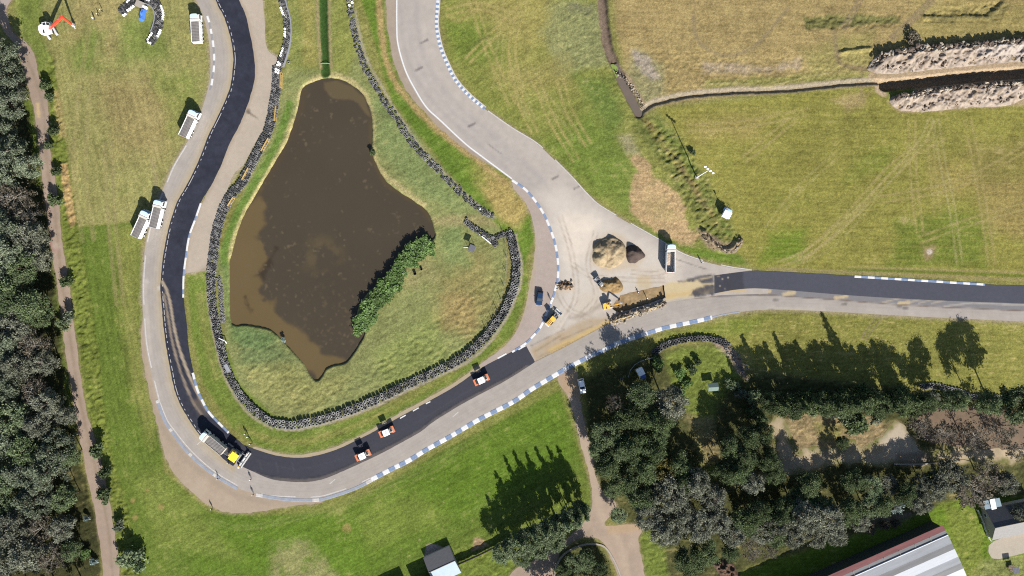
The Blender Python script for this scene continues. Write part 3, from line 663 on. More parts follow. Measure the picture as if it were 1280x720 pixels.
def p_apron(c):
    mott(c, .05, 50, 5); mott(c, .06, 6, 6)
    P = smooth([(512,0),(516,50),(530,90),(560,130),(610,175),(660,220),(700,270),(730,330)])
    for o, cc in ((-8, (178,170,168)), (2, (184,176,173)), (12, (176,168,166)), (22, (198,190,184))): c.line(offs(P, o), 3.5, C(*cc), .5, 4, 2, 16, o + 30, .3)
    c.poly([(672,240),(700,235),(740,262),(795,292),(850,325),(845,352),(780,366),(735,395),(690,424),(698,360),(692,300)], C(230,219,205), .92, 14, 8, 24, 4)
    c.poly([(705,270),(750,275),(745,300),(715,330),(700,300)], C(250,236,218), .9, 10, 7, 14, 5, .3)
    c.poly([(790,330),(830,335),(850,352),(800,358)], C(222,208,190), .6, 8, 5, 10, 6, .3)
    c.poly([(720,365),(755,365),(752,395),(715,405)], C(220,206,186), .5, 8, 5, 10, 7, .3)
    c.poly([(662,437),(690,420),(735,398),(770,396),(762,404),(730,421),(700,438),(669,453)], C(198,174,138), .85, 3, 2, 8, 8, .2)
    c.line([(690,438),(725,422),(762,403)], 4, C(222,192,132), .9, 2, 1.5, 8, 9)
    c.poly([(826,356),(858,350),(882,352),(895,358),(880,368),(832,376)], C(224,204,160), .95, 2.5, 2, 7, 10)
    c.line([(830,371),(880,363),(930,362)], 3, C(220,190,134), .7, 2, 1.5, 8, 11)
    for k, (a, b) in enumerate((((668,440),(700,420)),((664,432),(705,412)),((672,447),(712,428)),((700,425),(740,408)))): c.line([a, b], .8, C(130,112,94), .5, 1, 1, 6, 12 + k, .5)
    c.line([(712,398),(735,392),(752,380)], 2, C(150,136,120), .5, 3, 2, 7, 17)
    c.poly([(848,352),(870,346),(893,343),(893,368),(876,371),(862,370),(866,362),(880,358),(872,352)], C(78,78,88), .95, 1.8, 2.5, 5, 18, .25)
    c.line([(855,358),(895,354)], 1.4, C(224,204,164), .8, 1, 1, 5, 19); c.line([(870,350),(890,346)], 1.0, C(216,196,160), .7, 1, 1, 5, 20)
    for x, y in ((524,86),(694,222),(722,234),(530,52),(590,156)): c.line([(x - 4, y + 2), (x + 4, y - 2)], 1.1, C(112,104,104), .75, 1, .8, 4, x)
    c.line([(610,180),(626,192)], .7, C(150,144,142), .8, .7, .5, 5, 21)
    for k in range(7): x = 838 + k * 6; c.line([(x, 322 + k * 2), (x + 14, 326 + k * 2)], .5, C(140,132,126), .5, .6, .8, 5, 30 + k)
    for pts_ in ([(700,270),(715,320),(720,370),(700,410)],[(830,350),(790,350),(740,345),(715,330)],[(720,400),(745,370),(735,330),(745,290)],[(850,330),(820,342),(790,340)],[(690,330),(705,380),(740,400)]):
        for o_ in (-2.6, 2.6): c.line(offs(smooth(pts_), o_), .9, C(176,160,142), .6, 1.0, 1.0, 5, 51, .5)
    c.poly([(742,300),(768,290),(808,318),(796,334),(760,342),(738,330)], C(212,188,150), .5, 5, 3, 8, 22)
    c.poly([(795,345),(812,346),(815,360),(795,362)], C(214,190,146), .6, 4, 3, 7, 23)
    c.poly([(694,352),(716,350),(716,364),(695,366)], C(224,204,176), .6, 4, 3, 6, 24)
    c.line(OLD_IN[:1] + [(700,437),(730,421),(762,404),(800,389),(832,378),(870,372.5),(900,369)][0:0] + [(669,452.5),(700,437),(730,421),(762,404)], .5, C(120,100,80), .7, .6, .5, 6, 25)
def p_n1(c):
    mott(c, .16, 14, 7); mott(c, .22, 4, 17); c.c *= (1 + .12 * fbm(c.x * .35, c.y, 5, 3, 8))[:, None]
    c.line(smooth([(203,352),(208,362),(213,380),(217,405),(224,435),(236,468),(250,498),(258,512)]), 1.7, C(196,178,154), .9, .9, .6, 8, 9)
    c.line(smooth([(205,368),(210,395),(216,430),(226,465),(240,500),(252,518)]), 1.4, C(180,162,140), .85, 1.0, .8, 8, 10, .2)
    c.poly([(238,500),(252,498),(262,520),(250,520)], C(128,114,98), .6, 4, 3, 6, 11, .3)
def p_n2(c):
    mott(c, .05, 20, 9)
    E = smooth([(657,455),(640,466),(620,477),(582,497),(545,519),(525,534),(495,551),(470,564),(432,582),(400,594),(370,597),(340,594),(318,588)])
    E = offs(E, -5); c.line(E, 3.2, C(112,104,100), .85, 1.0, 1.4, 6, 13, .25); c.line(offs(E, 4.2), .6, C(46,46,54), .8, .7, .4, 9, 12)
    c.line(smooth([(320,575),(370,586),(430,572),(500,540),(580,492),(650,450)]), .5, C(76,76,86), .6, .8, .4, 9, 14)
    for x in (325, 345, 365): c.line([(x, 578), (x + 3, 590)], .6, C(90,88,96), .4, .8, .6, 5, x)
def p_n3(c):
    mott(c, .04, 30, 10)
    c.poly([(893,340),(928,338),(930,364),(893,369)], C(58,58,68), .8, 2, 1.5, 6, 15, .2)
    for x, y in ((903,349),(910,347),(900,357),(906,362),(898,345)): c.blob((x, y), .9, C(196,184,160), .8)
    c.line([(960,348),(1160,361),(1340,368)], .5, C(84,84,96), .5, .8, .3, 9, 16)
sheet('gravel_runoff', RUN_W, .006, M_gravel, lambda c: (mott(c, .05, 20, 11), c.line(N_RIGHT, 3, C(190,172,150), .7, 2, 1.5, 7, 3),
      c.line([(310,140),(322,148)], 1, C(130,116,100), .7, 1, 1, 4, 4), c.line([(310,139),(311,140)], 2, C(120,106,92), .7, 1.5, 1.5, 4, 4), c.line([(240,345),(262,335)], 3, C(176,160,132), .6, 3, 2, 7, 5)), C(207,192,174))
sheet('gravel_runoff', RUN_S, .004, M_gravel, lambda c: (mott(c, .07, 20, 12), c.line(offs(OLD_OUT, 8), 4, C(178,160,142), .5, 4, 2, 10, 3), c.poly([(230,600),(260,595),(270,620),(245,620)], C(206,188,166), .6, 8, 5, 9, 4, .3)), C(196,177,155))
sheet('gravel_runoff', RUN_C, .0045, M_gravel, lambda c: (mott(c, .05, 20, 13), c.line([(668,300),(664,360),(650,400),(630,432)], 3, C(198,180,146), .6, 2, 2, 6, 3), c.line([(320,562),(345,569),(370,571),(392,569),(420,561),(465,540),(532,502),(600,459)], 3, C(196,180,140), .7, 2, 1.2, 7, 4)), C(197,181,170))
sheet('gravel_verge', VERGE_N, .005, M_gravel, lambda c: (mott(c, .08, 10, 14),), C(186,170,154))
sheet('dirt_path', PATH_W, .005, M_gravel, lambda c: (mott(c, .10, 18, 15), c.line(smooth([(12,30),(35,75),(54,135),(58,200),(68,260),(76,340),(86,410),(98,490),(118,580),(135,660),(142,740)]), 1.3, C(146,128,102), .5, 2, 1.5, 9, 3, .3),
      c.line([(47,130),(48.5,146)], 2.2, C(222,196,148), .9, 1.2, 1.5, 4, 4), c.line(smooth([(62,292),(64,310),(70,312)]), 2, C(170,84,92), .6, 2, 2, 4, 5, .5), c.blob((70,308), 5, C(206,186,172), .7), c.poly([(-8,-30),(20,-30),(12,5),(-8,10)], C(196,182,176), .8, 3)), C(186,165,148))
sheet('dirt_path', PATH_S, .0055, M_gravel, lambda c: (mott(c, .09, 16, 16), c.line(smooth([(712,480),(724,530),(738,580),(750,640),(775,680),(788,740)]), 4, C(212,192,168), .5, 4, 2, 9, 3),
      c.poly([(757,650),(803,655),(800,664),(760,668)], C(206,176,140), .7, 3), c.poly([(640,716),(700,680),(740,660),(740,675),(690,700),(640,740)], C(176,158,138), .7, 5), c.poly([(697,470),(722,463),(726,500),(706,490)], C(196,166,132), .7, 4)), C(196,175,156))
sheet('dirt_clearing', CLEARING, .006, M_gravel, lambda c: (mott(c, .16, 12, 17), c.line(CLEARING + CLEARING[:1], 5, C(124,126,66), .95, 5, 8, 8, 81, .45), c.line(smooth([(930,600),(980,575),(1050,568),(1110,560)]), 3, C(176,156,122), .5, 3, 4, 8, 82, .4), c.poly([(1100,550),(1125,530),(1150,560),(1160,575),(1120,577)], C(214,200,178), .8, 5), c.poly([(1120,567),(1160,566),(1165,580),(1118,579)], C(150,132,112), .7, 3)), C(212,192,160))
sheet('bare_earth', MUD_E, .0065, M_gravel, lambda c: (mott(c, .16, 9, 18),), C(146,126,106))
tag(sheet('concrete_apron', APRON_H, .008, M_gravel, lambda c: mott(c, .04, 8, 19), C(210,198,180), 1.2), kind='structure')
sheet('old_track', OLD_OUT + OLD_IN, .010, M_pave, p_old, C(193,184,175))
sheet('track_junction', APRON, .016, M_pave, p_apron, C(203,193,183), holes=[PIT])
sheet('fresh_asphalt', ragged(N1, .5, 4, 65, 1.5), .030, M_new, p_n1, C(56,58,72))
sheet('fresh_asphalt', ragged(N2, .25, 4, 66, 1.5), .050, M_new, p_n2, C(64,65,76))
sheet('fresh_asphalt', N3, .050, M_new, p_n3, C(82,84,96))

# --- the dug-out box in the junction: floor and cut sides
def pit():
    P = resample(PIT, 1.0, True); n = len(P); c = P.mean(0)
    m_ = [np.c_[P, np.zeros(n)]]
    w0 = np.c_[P, np.full(n, .014)]; Pi = P + (c - P) * (1.1 / np.hypot(*(c - P).T))[:, None]
    w1 = np.c_[Pi, np.full(n, -.62)]
    V = np.vstack([w0, w1]); V[:, 0], V[:, 1] = (V[:, 0] - 640) * S, (360 - V[:, 1]) * S
    F = [[i, (i + 1) % n, n + (i + 1) % n, n + i] for i in range(n)]
    me = mesh_np('excavation_side', V, F, [M_gravel]); set_col(me, np.tile(C(120,98,74), (2 * n, 1)))
    ob = add('excavation_side', me); tag(ob, kind='structure')
    Pf = P + (c - P) * (.7 / np.hypot(*(c - P).T))[:, None]
    def zf(x, y): return -.62 + .10 * fbm(x, y, 5, 3, 77) + .15 * np.maximum(0, fbm(x, y, 7, 2, 78)) * (x < 790)
    def pf(c_):
        mott(c_, .22, 5, 20); mott(c_, .15, 2, 24); c_.line([(782,376),(826,366)], 1, C(206,172,120), .5, 1, 1, 5, 3, .4); c_.poly([(765,383),(780,372),(790,384),(775,391)], C(150,120,82), .6, 4, 3, 5, 4, .4)
    sheet('excavation_floor', [tuple(p) for p in Pf], 0, M_gravel, pf, C(178,153,116), 1.0, zf=zf)
pit()

# --- painted lines and kerbs
M_white = surf_mat('white road paint', C(255,255,255), rough=.7, var=.12, scale=2.5, fine=(12, .15))
M_wworn = surf_mat('worn white paint', C(226,221,216), rough=.8, var=.25, scale=1.5, fine=(9, .2))
M_blue = surf_mat('blue kerb paint', C(146,166,198), rough=.75, var=.22, scale=1.2, fine=(9, .2))
M_bpale = surf_mat('faded blue kerb', C(172,178,190), rough=.8, var=.16, scale=.8, fine=(9, .2))
M_kgrey = surf_mat('grey kerb', C(168,166,168), rough=.85, var=.16, scale=.8, fine=(9, .2))

def bands(name, pts, hw, spans, mats, z0=.018, rise=0.0, step=.5):
    """strip along pts (pixels); spans: function(s metres) -> material index or None"""
    P = resample(smooth(pts, 6), step / S * 1.0)
    d = np.gradient(P, axis=0); d /= np.hypot(d[:, 0], d[:, 1])[:, None] + 1e-9; n = np.c_[-d[:, 1], d[:, 0]]
    V = []; F = []; M = []
    for k in range(len(P)):
        a = P[k] + n[k] * hw; b = P[k] - n[k] * hw
        (ax, ay), (bx, by) = W(a), W(b); mx, my = (ax + bx) / 2, (ay + by) / 2
        V += [(ax, ay, z0), (ax + (mx - ax) * .25, ay + (my - ay) * .25, z0 + rise), (bx + (mx - bx) * .25, by + (my - by) * .25, z0 + rise), (bx, by, z0)]
    for k in range(len(P) - 1):
        m = spans((k + .5) * step)
        if m is None: continue
        o = 4 * k
        for j in range(3):
            F.append([o + j, o + j + 1, o + 5 + j, o + 4 + j]); M.append(m)
    me = mesh_np(name, V, F, mats, M)
    bm = bmesh.new(); bm.from_mesh(me); bmesh.ops.recalc_face_normals(bm, faces=bm.faces)
    for f in bm.faces:
        if f.normal.z < 0: f.normal_flip()
    bm.to_mesh(me); bm.free()
    return tag(add(name, me), kind='structure')
alt = lambda per, w, ph=0: (lambda s: 0 if ((s + ph) % per) < w else 1)
dash = lambda per, w, ph=0: (lambda s: 0 if ((s + ph) % per) < w else None)
K_A = smooth([(259,20),(262.5,32),(267,60),(267.5,80),(266,95),(263,113)])
bands('kerb', K_A, 1.35, alt(3.8, 1.9), [M_white, M_kgrey], .014, .05)
bands('kerb', [(251,254),(244,274),(236.5,295),(232.5,320),(229.5,345),(229,372)], 1.2, alt(5.6, 3.9), [M_white, M_blue], .034, .06)
bands('kerb', [(241,466),(246,485),(252.5,500),(261,515),(275,530),(286,541)], 1.6, alt(4.2, 2.2), [M_white, M_blue], .034, .06)
bands('kerb', [(196,500),(206,526),(216,541),(231,561),(249,579),(270,595),(297,611)], 2.0, lambda s: 1 if (s % 9.5) < .8 else 0, [M_bpale, M_wworn], .014, .04)
bands('kerb', [(320,618.5),(357,624),(395,625),(420,619),(445,610),(467,599)], 2.2, lambda s: 1 if (s % 17) < 2.0 else 0, [M_bpale, M_wworn], .014, .04)
bands('kerb', [(464,599.5),(490,586),(510,576),(532,562.5),(550,552.5),(567,543),(600,523.5),(640,503),(665,486),(690,471),(707,461),(722,453),(740,444)], 2.9, alt(3.9, 1.9), [M_white, M_blue], .014, .05)
bands('kerb', [(740,444),(756,437),(770,430),(800,419.5),(832,409.5),(865,402.5),(890,396.5)], 2.7, alt(4.3, 2.0, 1), [M_white, M_blue], .014, .05)
bands('kerb', [(890,396.5),(905,393),(925,389.5)], .9, lambda s: 0, [M_bpale], .014, .03)
K_J = [(640,225),(657,237),(672,255),(682,272),(690,292),(695,310),(697.5,330),(697,350),(694,361),(691,372),(677,406),(667,419),(657,429),(640,440)]
bands('kerb', K_J, 1.5, alt(4.0, 2.0), [M_white, M_blue], .020, .05)
K_N = [(548,-12),(546.5,10),(545.5,32),(550,57),(559,80),(570,101),(587,120),(606,136)]
bands('kerb', K_N, 1.9, alt(1.5, .75), [M_white, M_blue], .020, .05, step=.375)
bands('kerb', offs(smooth(K_N), -2.6), .7, lambda s: 0, [M_wworn], .020, .02)
bands('kerb', [(1068,345.5),(1110,348),(1150,350.5),(1190,353),(1231,355.5)], 1.5, alt(4.05, 2.0), [M_white, M_blue], .054, .05)
mark = lambda pts, hw, f, m, z_: bands('track_marking', pts, hw, f, [m], z_)
mark([(496,-12),(496,0),(496,30),(497.5,55),(506.5,87),(518.5,111),(533,134),(551,151),(581,179),(603,196),(640,223.5)], .8, lambda s: 0, M_white, .020)
mark([(610,138.5),(640,159.5),(670,178),(690,196),(715,221),(735,243),(752,258),(790,280),(827,301),(852,316),(877,325),(910,333),(940,337.5)], .65, lambda s: 0 if math.sin(s * .21) > -.86 else None, M_wworn, .020)
mark([(233,182),(218,207),(209,228),(198,255),(189,282),(184,305),(181,330),(179.5,360),(180.5,390),(183.5,430),(191,467),(199,500)], .75, lambda s: 0 if math.sin(s * .33) > -.8 else None, M_wworn, .014)
mark([(199,500),(209,525),(219,539),(234,558),(252,576),(272,592),(297,607)], .6, lambda s: 0, M_wworn, .014)
mark([(330,619),(357,620.5),(395,621),(420,615),(445,606),(467,595.5)], .6, lambda s: 0 if math.sin(s * .4) > -.6 else None, M_wworn, .014)
DL = [p for p in N_LEFT if p[1] > -35]
mark(DL[:len(DL) - 6], .36, lambda s: 0 if (s % 1.9) < 1.15 + .5 * math.sin(s * .31) else None, M_wworn, .036)
for x, y in ((412,538 + 64),(246,553),(566,518)): mark([(x, y + 3), (x + 7, y - 3)], .5, lambda s: 0, M_wworn, .014)
mark([(500,523),(530,506),(538,502)], .7, dash(4.5, 2.0), M_white, .052); mark([(622,448),(633,442)], 1.0, lambda s: 0, M_white, .052); mark([(648,437),(657,432)], .8, lambda s: 0, M_white, .052)

# ================================================================== WATER
def water_mat(name, attr='Col'):
    m, nt, b = nodes_of(name); L = nt.links.new
    at = N(nt, 'ShaderNodeAttribute', attribute_name='Col'); L(at.outputs['Color'], b.inputs['Base Color'])
    b.inputs['Roughness'].default_value = .08; b.inputs['IOR'].default_value = 1.33
    tc = N(nt, 'ShaderNodeTexCoord'); nz = N(nt, 'ShaderNodeTexNoise', Scale=1.6, Detail=3.0); L(tc.outputs['Object'], nz.inputs['Vector'])
    bp = N(nt, 'ShaderNodeBump', Strength=.25, Distance=.02); L(nz.outputs['Fac'], bp.inputs['Height']); L(bp.outputs[0], b.inputs['Normal'])
    return m
M_water = water_mat('murky water')
def p_pond(c):
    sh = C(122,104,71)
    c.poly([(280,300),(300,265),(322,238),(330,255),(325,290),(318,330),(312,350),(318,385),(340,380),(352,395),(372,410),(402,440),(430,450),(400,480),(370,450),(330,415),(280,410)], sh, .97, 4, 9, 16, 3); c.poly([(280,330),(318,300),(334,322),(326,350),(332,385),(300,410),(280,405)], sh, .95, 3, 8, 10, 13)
    c.poly([(404,102),(420,100),(440,108),(455,122),(462,145),(455,140),(447,127),(435,123),(422,124),(412,120),(405,112)], C(114,100,74), .95, 1.5, 1.5, 8, 4)
    c.line(smooth([(464,150),(463,185),(470,207),(482,228),(503,243),(526,258),(538,275)]), 2.5, C(104,88,62), .6, 3, 2, 7, 6)
    c.line(smooth([(318,247),(335,220),(352,192),(372,145),(380,112)]), 3.5, C(96,82,60), .6, 4, 2, 7, 6)
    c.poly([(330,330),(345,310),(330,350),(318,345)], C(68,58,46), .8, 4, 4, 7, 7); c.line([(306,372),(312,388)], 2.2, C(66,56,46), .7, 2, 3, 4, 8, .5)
    w = fbm(c.x, c.y, 9, 3, 91); sp = fbm(c.x, c.y, 3.4, 2, 93)
    weed = sstep(.34, .75, sp) * sstep(-.1, .45, w + .5 * fbm(c.x, c.y, 60, 2, 95)) * sstep(545, 420, c.x * .9 + (360 - c.y) * .25)
    c.mix(np.arange(len(c.x)), weed * .9, C(120,106,84))
    i = c.pick([(365,285),(430,345)], 10); m = sstep(0, .6, fbm(c.x[i], c.y[i], 14, 4, 97) + .2) * sstep(40, 15, np.hypot(c.x[i] - 400, (c.y[i] - 318) * 1.2)); c.mix(i, m * .85, C(106,93,70))
    i = np.arange(len(c.x)); d = np.hypot(c.x - 420, c.y - 400); c.mix(i, sstep(60, 30, d) * sstep(.2, .6, sp) * .6, C(112,98,76))
    mott(c, .05, 60, 21)
PW = [tuple(p) for p in (lambda P: P + (lambda d: np.c_[-d[:, 1], d[:, 0]] / (np.hypot(d[:, 0], d[:, 1])[:, None] + 1e-9))(np.gradient(P, axis=0)) * -3.0)(np.array(POND))]
tag(sheet('pond_water', PW, -.55, M_water, p_pond, C(88,79,65), 2.0), kind='structure')
tag(sheet('stream_water', ribbon(smooth([(768,80),(774,92),(782,108),(791,127),(801,146)]), 6), -.75, M_water, lambda c: mott(c, .06, 9, 22), C(132,120,110), 1.5), kind='structure')
M_algae = surf_mat('algae', C(150,172,84), rough=.7, var=.25, scale=2)
alg = sheet('algae_mat', ragged(smooth([(761,82),(765,79),(771,82),(773,89),(772,96),(767,97),(763,91)], 4, True), .8, 4, 61, 1), -.735, M_algae, None, (0, 0, 0), 1.0)
tag(alg, kind='stuff')
# ================================================================== TYRE BARRIERS
M_tyre = surf_mat('old tyre rubber', (.050, .050, .053), rough=.85, var=.45, scale=.9, fine=(3, .25), objrand=.35, spec=.25)
M_tdust = surf_mat('dusty tyre rubber', (.15, .147, .144), rough=.95, var=.4, scale=1.2, fine=(4, .25), objrand=.35, spec=.15)
M_twhite = surf_mat('white painted tyre', (.78, .78, .77), rough=.7, var=.12, scale=2, fine=(9, .12))
def tyre_verts(Rr, r, hgt, nu=14, nv=6):
    V = []; F = []; Rm = Rr - r
    for i in range(nu):
        a = 2 * PI * i / nu
        for j in range(nv):
            b = 2 * PI * (j + .5) / nv; rr = Rm + r * math.cos(b)
            V.append((rr * math.cos(a), rr * math.sin(a), hgt * .5 * math.sin(b) / math.sin(PI / nv * (nv // 2 - .5) if nv > 2 else 1)))
    for i in range(nu):
        for j in range(nv): F.append((i * nv + j, ((i + 1) % nu) * nv + j, ((i + 1) % nu) * nv + (j + 1) % nv, i * nv + (j + 1) % nv))
    return np.array(V), np.array(F)
_tm = {}
def tyre_mesh(Rr, kind):
    k = (round(Rr, 3), kind)
    if k not in _tm:
        V, F = tyre_verts(Rr, Rr * .27, Rr * .5)
        _tm[k] = mesh_np('tyre', V, F, [{0: M_tyre, 1: M_tdust, 2: M_twhite}[kind]], smooth_=True)
    return _tm[k]
def rotm(rx, ry): return np.array(Matrix.Rotation(rx, 3, 'X') @ Matrix.Rotation(ry, 3, 'Y'))
def tyre_barrier(label, path, rows, Rr, gap, layers=3, whites=(), jit=.06, tilt=.06, dusty=.45, keep=1.0, top=100, extra=None, seed=1):
    rr = random.Random(seed); P0 = smooth(path, 6); mid = path[len(path) // 2]
    root = thing('tyre_barrier', label, 'tyre barrier', mid, group='tyre barriers round the circuit'); ox, oy = W(mid)
    pos = []
    for ri, off in enumerate(rows):
        P = resample(offs(P0, off), gap / S)
        for k, p in enumerate(P):
            if rr.random() > keep: continue
            fr_ = .5 * gap / S * (ri % 2); q = P[min(k + 1, len(P) - 1)]; d = q - p; n_ = math.hypot(*d) or 1
            x, y = W((p[0] + d[0] / n_ * fr_ + rr.gauss(0, jit) / S, p[1] + d[1] / n_ * fr_ + rr.gauss(0, jit) / S))
            pos.append((x - ox, y - oy, p[0], p[1], ri))
    hgt = Rr * .5
    order = sorted(range(len(pos)), key=lambda i: (pos[i][2] - 640) ** 2 + (pos[i][3] - 360) ** 2)
    tops = set(order[:top]); SV = []; SF = []; SM = []; o = 0
    V0, F0 = tyre_verts(Rr, Rr * .27, hgt)
    for i, (x, y, px, py, ri) in enumerate(pos):
        L = layers[ri] if isinstance(layers, (list, tuple)) else layers
        L = max(1, L - (rr.random() < .12))
        wh = any((px - a) ** 2 + (py - b) ** 2 < c * c and (len(wz) < 4 or ri in wz[3]) for wz in whites for a, b, c in [wz[:3]])
        for l in range(L):
            top_l = l == L - 1; z_ = hgt * (l + .5); k = 2 if wh else (1 if rr.random() < dusty else 0)
            tx, ty = rr.gauss(0, tilt), rr.gauss(0, tilt); jx, jy = rr.gauss(0, .02), rr.gauss(0, .02)
            if top_l and i in tops:
                t = add('tyre', tyre_mesh(Rr, k), root, (x, y, z_ + .02)); t.rotation_euler = (tx, ty, rr.random() * 6)
                if k == 2: t['label'] = 'white-painted tyre'
            else:
                SV.append(V0 @ rotm(tx, ty).T + (x + jx, y + jy, z_)); SF.append(F0 + o); SM += [k] * len(F0); o += len(V0)
    if SV:
        s_ = add('tyre_pile', mesh_np('tyre_pile', np.vstack(SV), np.vstack(SF), [M_tyre, M_tdust, M_twhite], SM, True), root); s_['kind'] = 'stuff'
    return root

B1 = [(351,-8),(354,8),(358,22),(359.5,38),(358,55),(354,70),(350,82)]
B2 = [(347,84),(346,110),(342,135),(337,160),(328,180),(315,205),(303,228),(288,246),(278,267),(271,292),(267.5,317),(265,335)]
B3 = [(265,336),(264,350),(265,375),(269,400),(273,420),(277,440),(283,460),(292,480),(304,498),(318,513)]
B4 = [(320,515),(340,527.5),(365,531),(395,526),(432,515),(470,500),(507,482),(545,465),(582,445),(606,423)]
B5 = [(608,421),(627,395),(637,375),(644,355),(645.5,330),(642,310),(638,293)]
B6 = [(582,276),(592,285),(603,292),(613,298),(620,306)]
B7 = [(438,-8),(438,10),(441,30),(448,60),(457,85),(468,105),(480,125),(490,140),(500,155),(512,174),(525,190),(545,210),(562,228),(580,245),(598,260),(616,270)]
B8 = [(818,441),(826,434),(840,428),(860,424),(880,423),(898,426),(908,432)]
B9 = [(1150,484),(1165,482),(1180,485),(1200,490),(1215,496),(1235,497),(1260,497),(1292,498)]
B10 = [(152,17),(160,8),(170,1),(180,-2),(190,1),(197.5,8),(200,18),(199,30),(195,42),(187.5,54)]
b = tyre_barrier('narrow tyre wall with white-painted stretches left of the grass drain', B1, (-2.9, 0, 2.9), .34, .72, 3, [(354,14,7,(2,)),(357,41,7,(2,)),(354,65,6,(2,)),(349,80,3)], seed=2)
def strip_child(parent, path, off, w, h, mat, name):
    P = resample(offs(smooth(path), off), 1.2 / S); m = MB(); ox, oy = parent.location[:2]
    pts = [(W(p)[0] - ox, W(p)[1] - oy) for p in P]
    for a, b_ in zip(pts[:-1], pts[1:]):
        d = Vector((b_[0] - a[0], b_[1] - a[1])); n = Vector((-d.y, d.x)).normalized() * w
        m.raw([(a[0] - n.x, a[1] - n.y, 0), (a[0] + n.x, a[1] + n.y, 0), (b_[0] + n.x, b_[1] + n.y, 0), (b_[0] - n.x, b_[1] - n.y, 0),
               (a[0] - n.x, a[1] - n.y, h), (a[0] + n.x, a[1] + n.y, h), (b_[0] + n.x, b_[1] + n.y, h), (b_[0] - n.x, b_[1] - n.y, h)],
              [[4, 5, 6, 7], [0, 4, 7, 3], [1, 2, 6, 5], [0, 1, 5, 4], [3, 7, 6, 2]])
    return m.build(name, mat, parent)
M_belt = surf_mat('grey rubber belt', C(176,178,184), rough=.8, var=.15, scale=2)
M_concr = surf_mat('weathered concrete', C(200,190,176), rough=.95, var=.15, scale=2, fine=(9, .1))
strip_child(b, B1, -5.0, .16, .55, M_belt, 'edge_belt')
tyre_barrier('broad four-row wall of small car tyres between the pale gravel and the pond bank', B2, (-4.6, -1.6, 1.5, 4.5), .35, .74, 3, [(347,88,4)], dusty=.5, seed=3)
b = tyre_barrier('tyre wall curving down beside the green strip at the pond\'s lower left', B3, (-4.0, -.3, 3.4), .44, .92, (3, 3, 2), dusty=.5, jit=.10, tilt=.16, seed=4)
tyre_barrier('short row of pale-rimmed tyres behind the curved wall at the pond\'s left', [(273,347),(276,360),(277,380),(279,402)], (-1.5, 1.5), .37, .78, 2, dusty=1.0, seed=5)
tyre_barrier('long wall of big lorry tyres with a neat ringed top row below the pond meadow', B4, (-3.9, .1, 3.7), .52, 1.10, (3, 2, 1), dusty=.55, jit=.07, tilt=.1, seed=6)
tyre_barrier('lorry-tyre wall curving up the meadow\'s right side beside the wire fence', B5, (-3.6, 0, 3.5), .50, .98, 3, dusty=.6, tilt=.22, seed=7)
tyre_barrier('short tyre spur slanting in toward the meadow gap, beside the white pole', B6, (-2.0, 2.0), .50, .98, 2, dusty=.5, tilt=.2, seed=8)
tyre_barrier('short tyre row closing the top end of the meadow wall', [(617,298),(627,294),(638,290)], (-1.2, 1.8), .46, .92, 2, dusty=.4, tilt=.2, seed=9)
tyre_barrier('overgrown double tyre wall on the bank right of the grass drain', B7, (-2.5, .3, 2.6), .38, .78, 2, jit=.16, tilt=.22, keep=.86, dusty=.5, seed=10, whites=[(600,260,1.5),(439,3,3)])
b = tyre_barrier('dark tyre wall bowed along the grass at the top of the wood', B8, (-2.0, 2.0), .50, .95, 3, dusty=.25, tilt=.15, seed=11)
tyre_barrier('loose tumbled tyres trailing down the bank from the bowed wall above the wood', [(904,429),(913,437),(920,446),(926,456),(930,464)], (-3.5, .5, 3.5), .42, 1.0, 1, dusty=.9, tilt=.5, jit=.25, keep=.7, seed=12)
tyre_barrier('shaded tyre row with pale rims below the big tree shadow at the right edge', B9, (-2.2, 2.0), .46, .96, 2, dusty=.8, tilt=.15, seed=13)
W10 = [(152,16,6,(0,)),(160,11,4,(0,)),(166,8,2.5,(0,)),(203,7,2.2),(204,17,6,(3,)),(199,40,5.5,(3,)),(187,46,5,(0,)),(186,55,3.0),(160,2,3,(3,)),(184,0,2)]
b = tyre_barrier('horseshoe of stacked black tyres with white-painted ones in the top-left field', B10, (4.2, 1.4, -1.4, -4.2), .33, .68, 3, W10, dusty=.3, seed=14)
strip_child(b, B10[3:9], 6.3, .12, .5, M_belt, 'edge_belt')

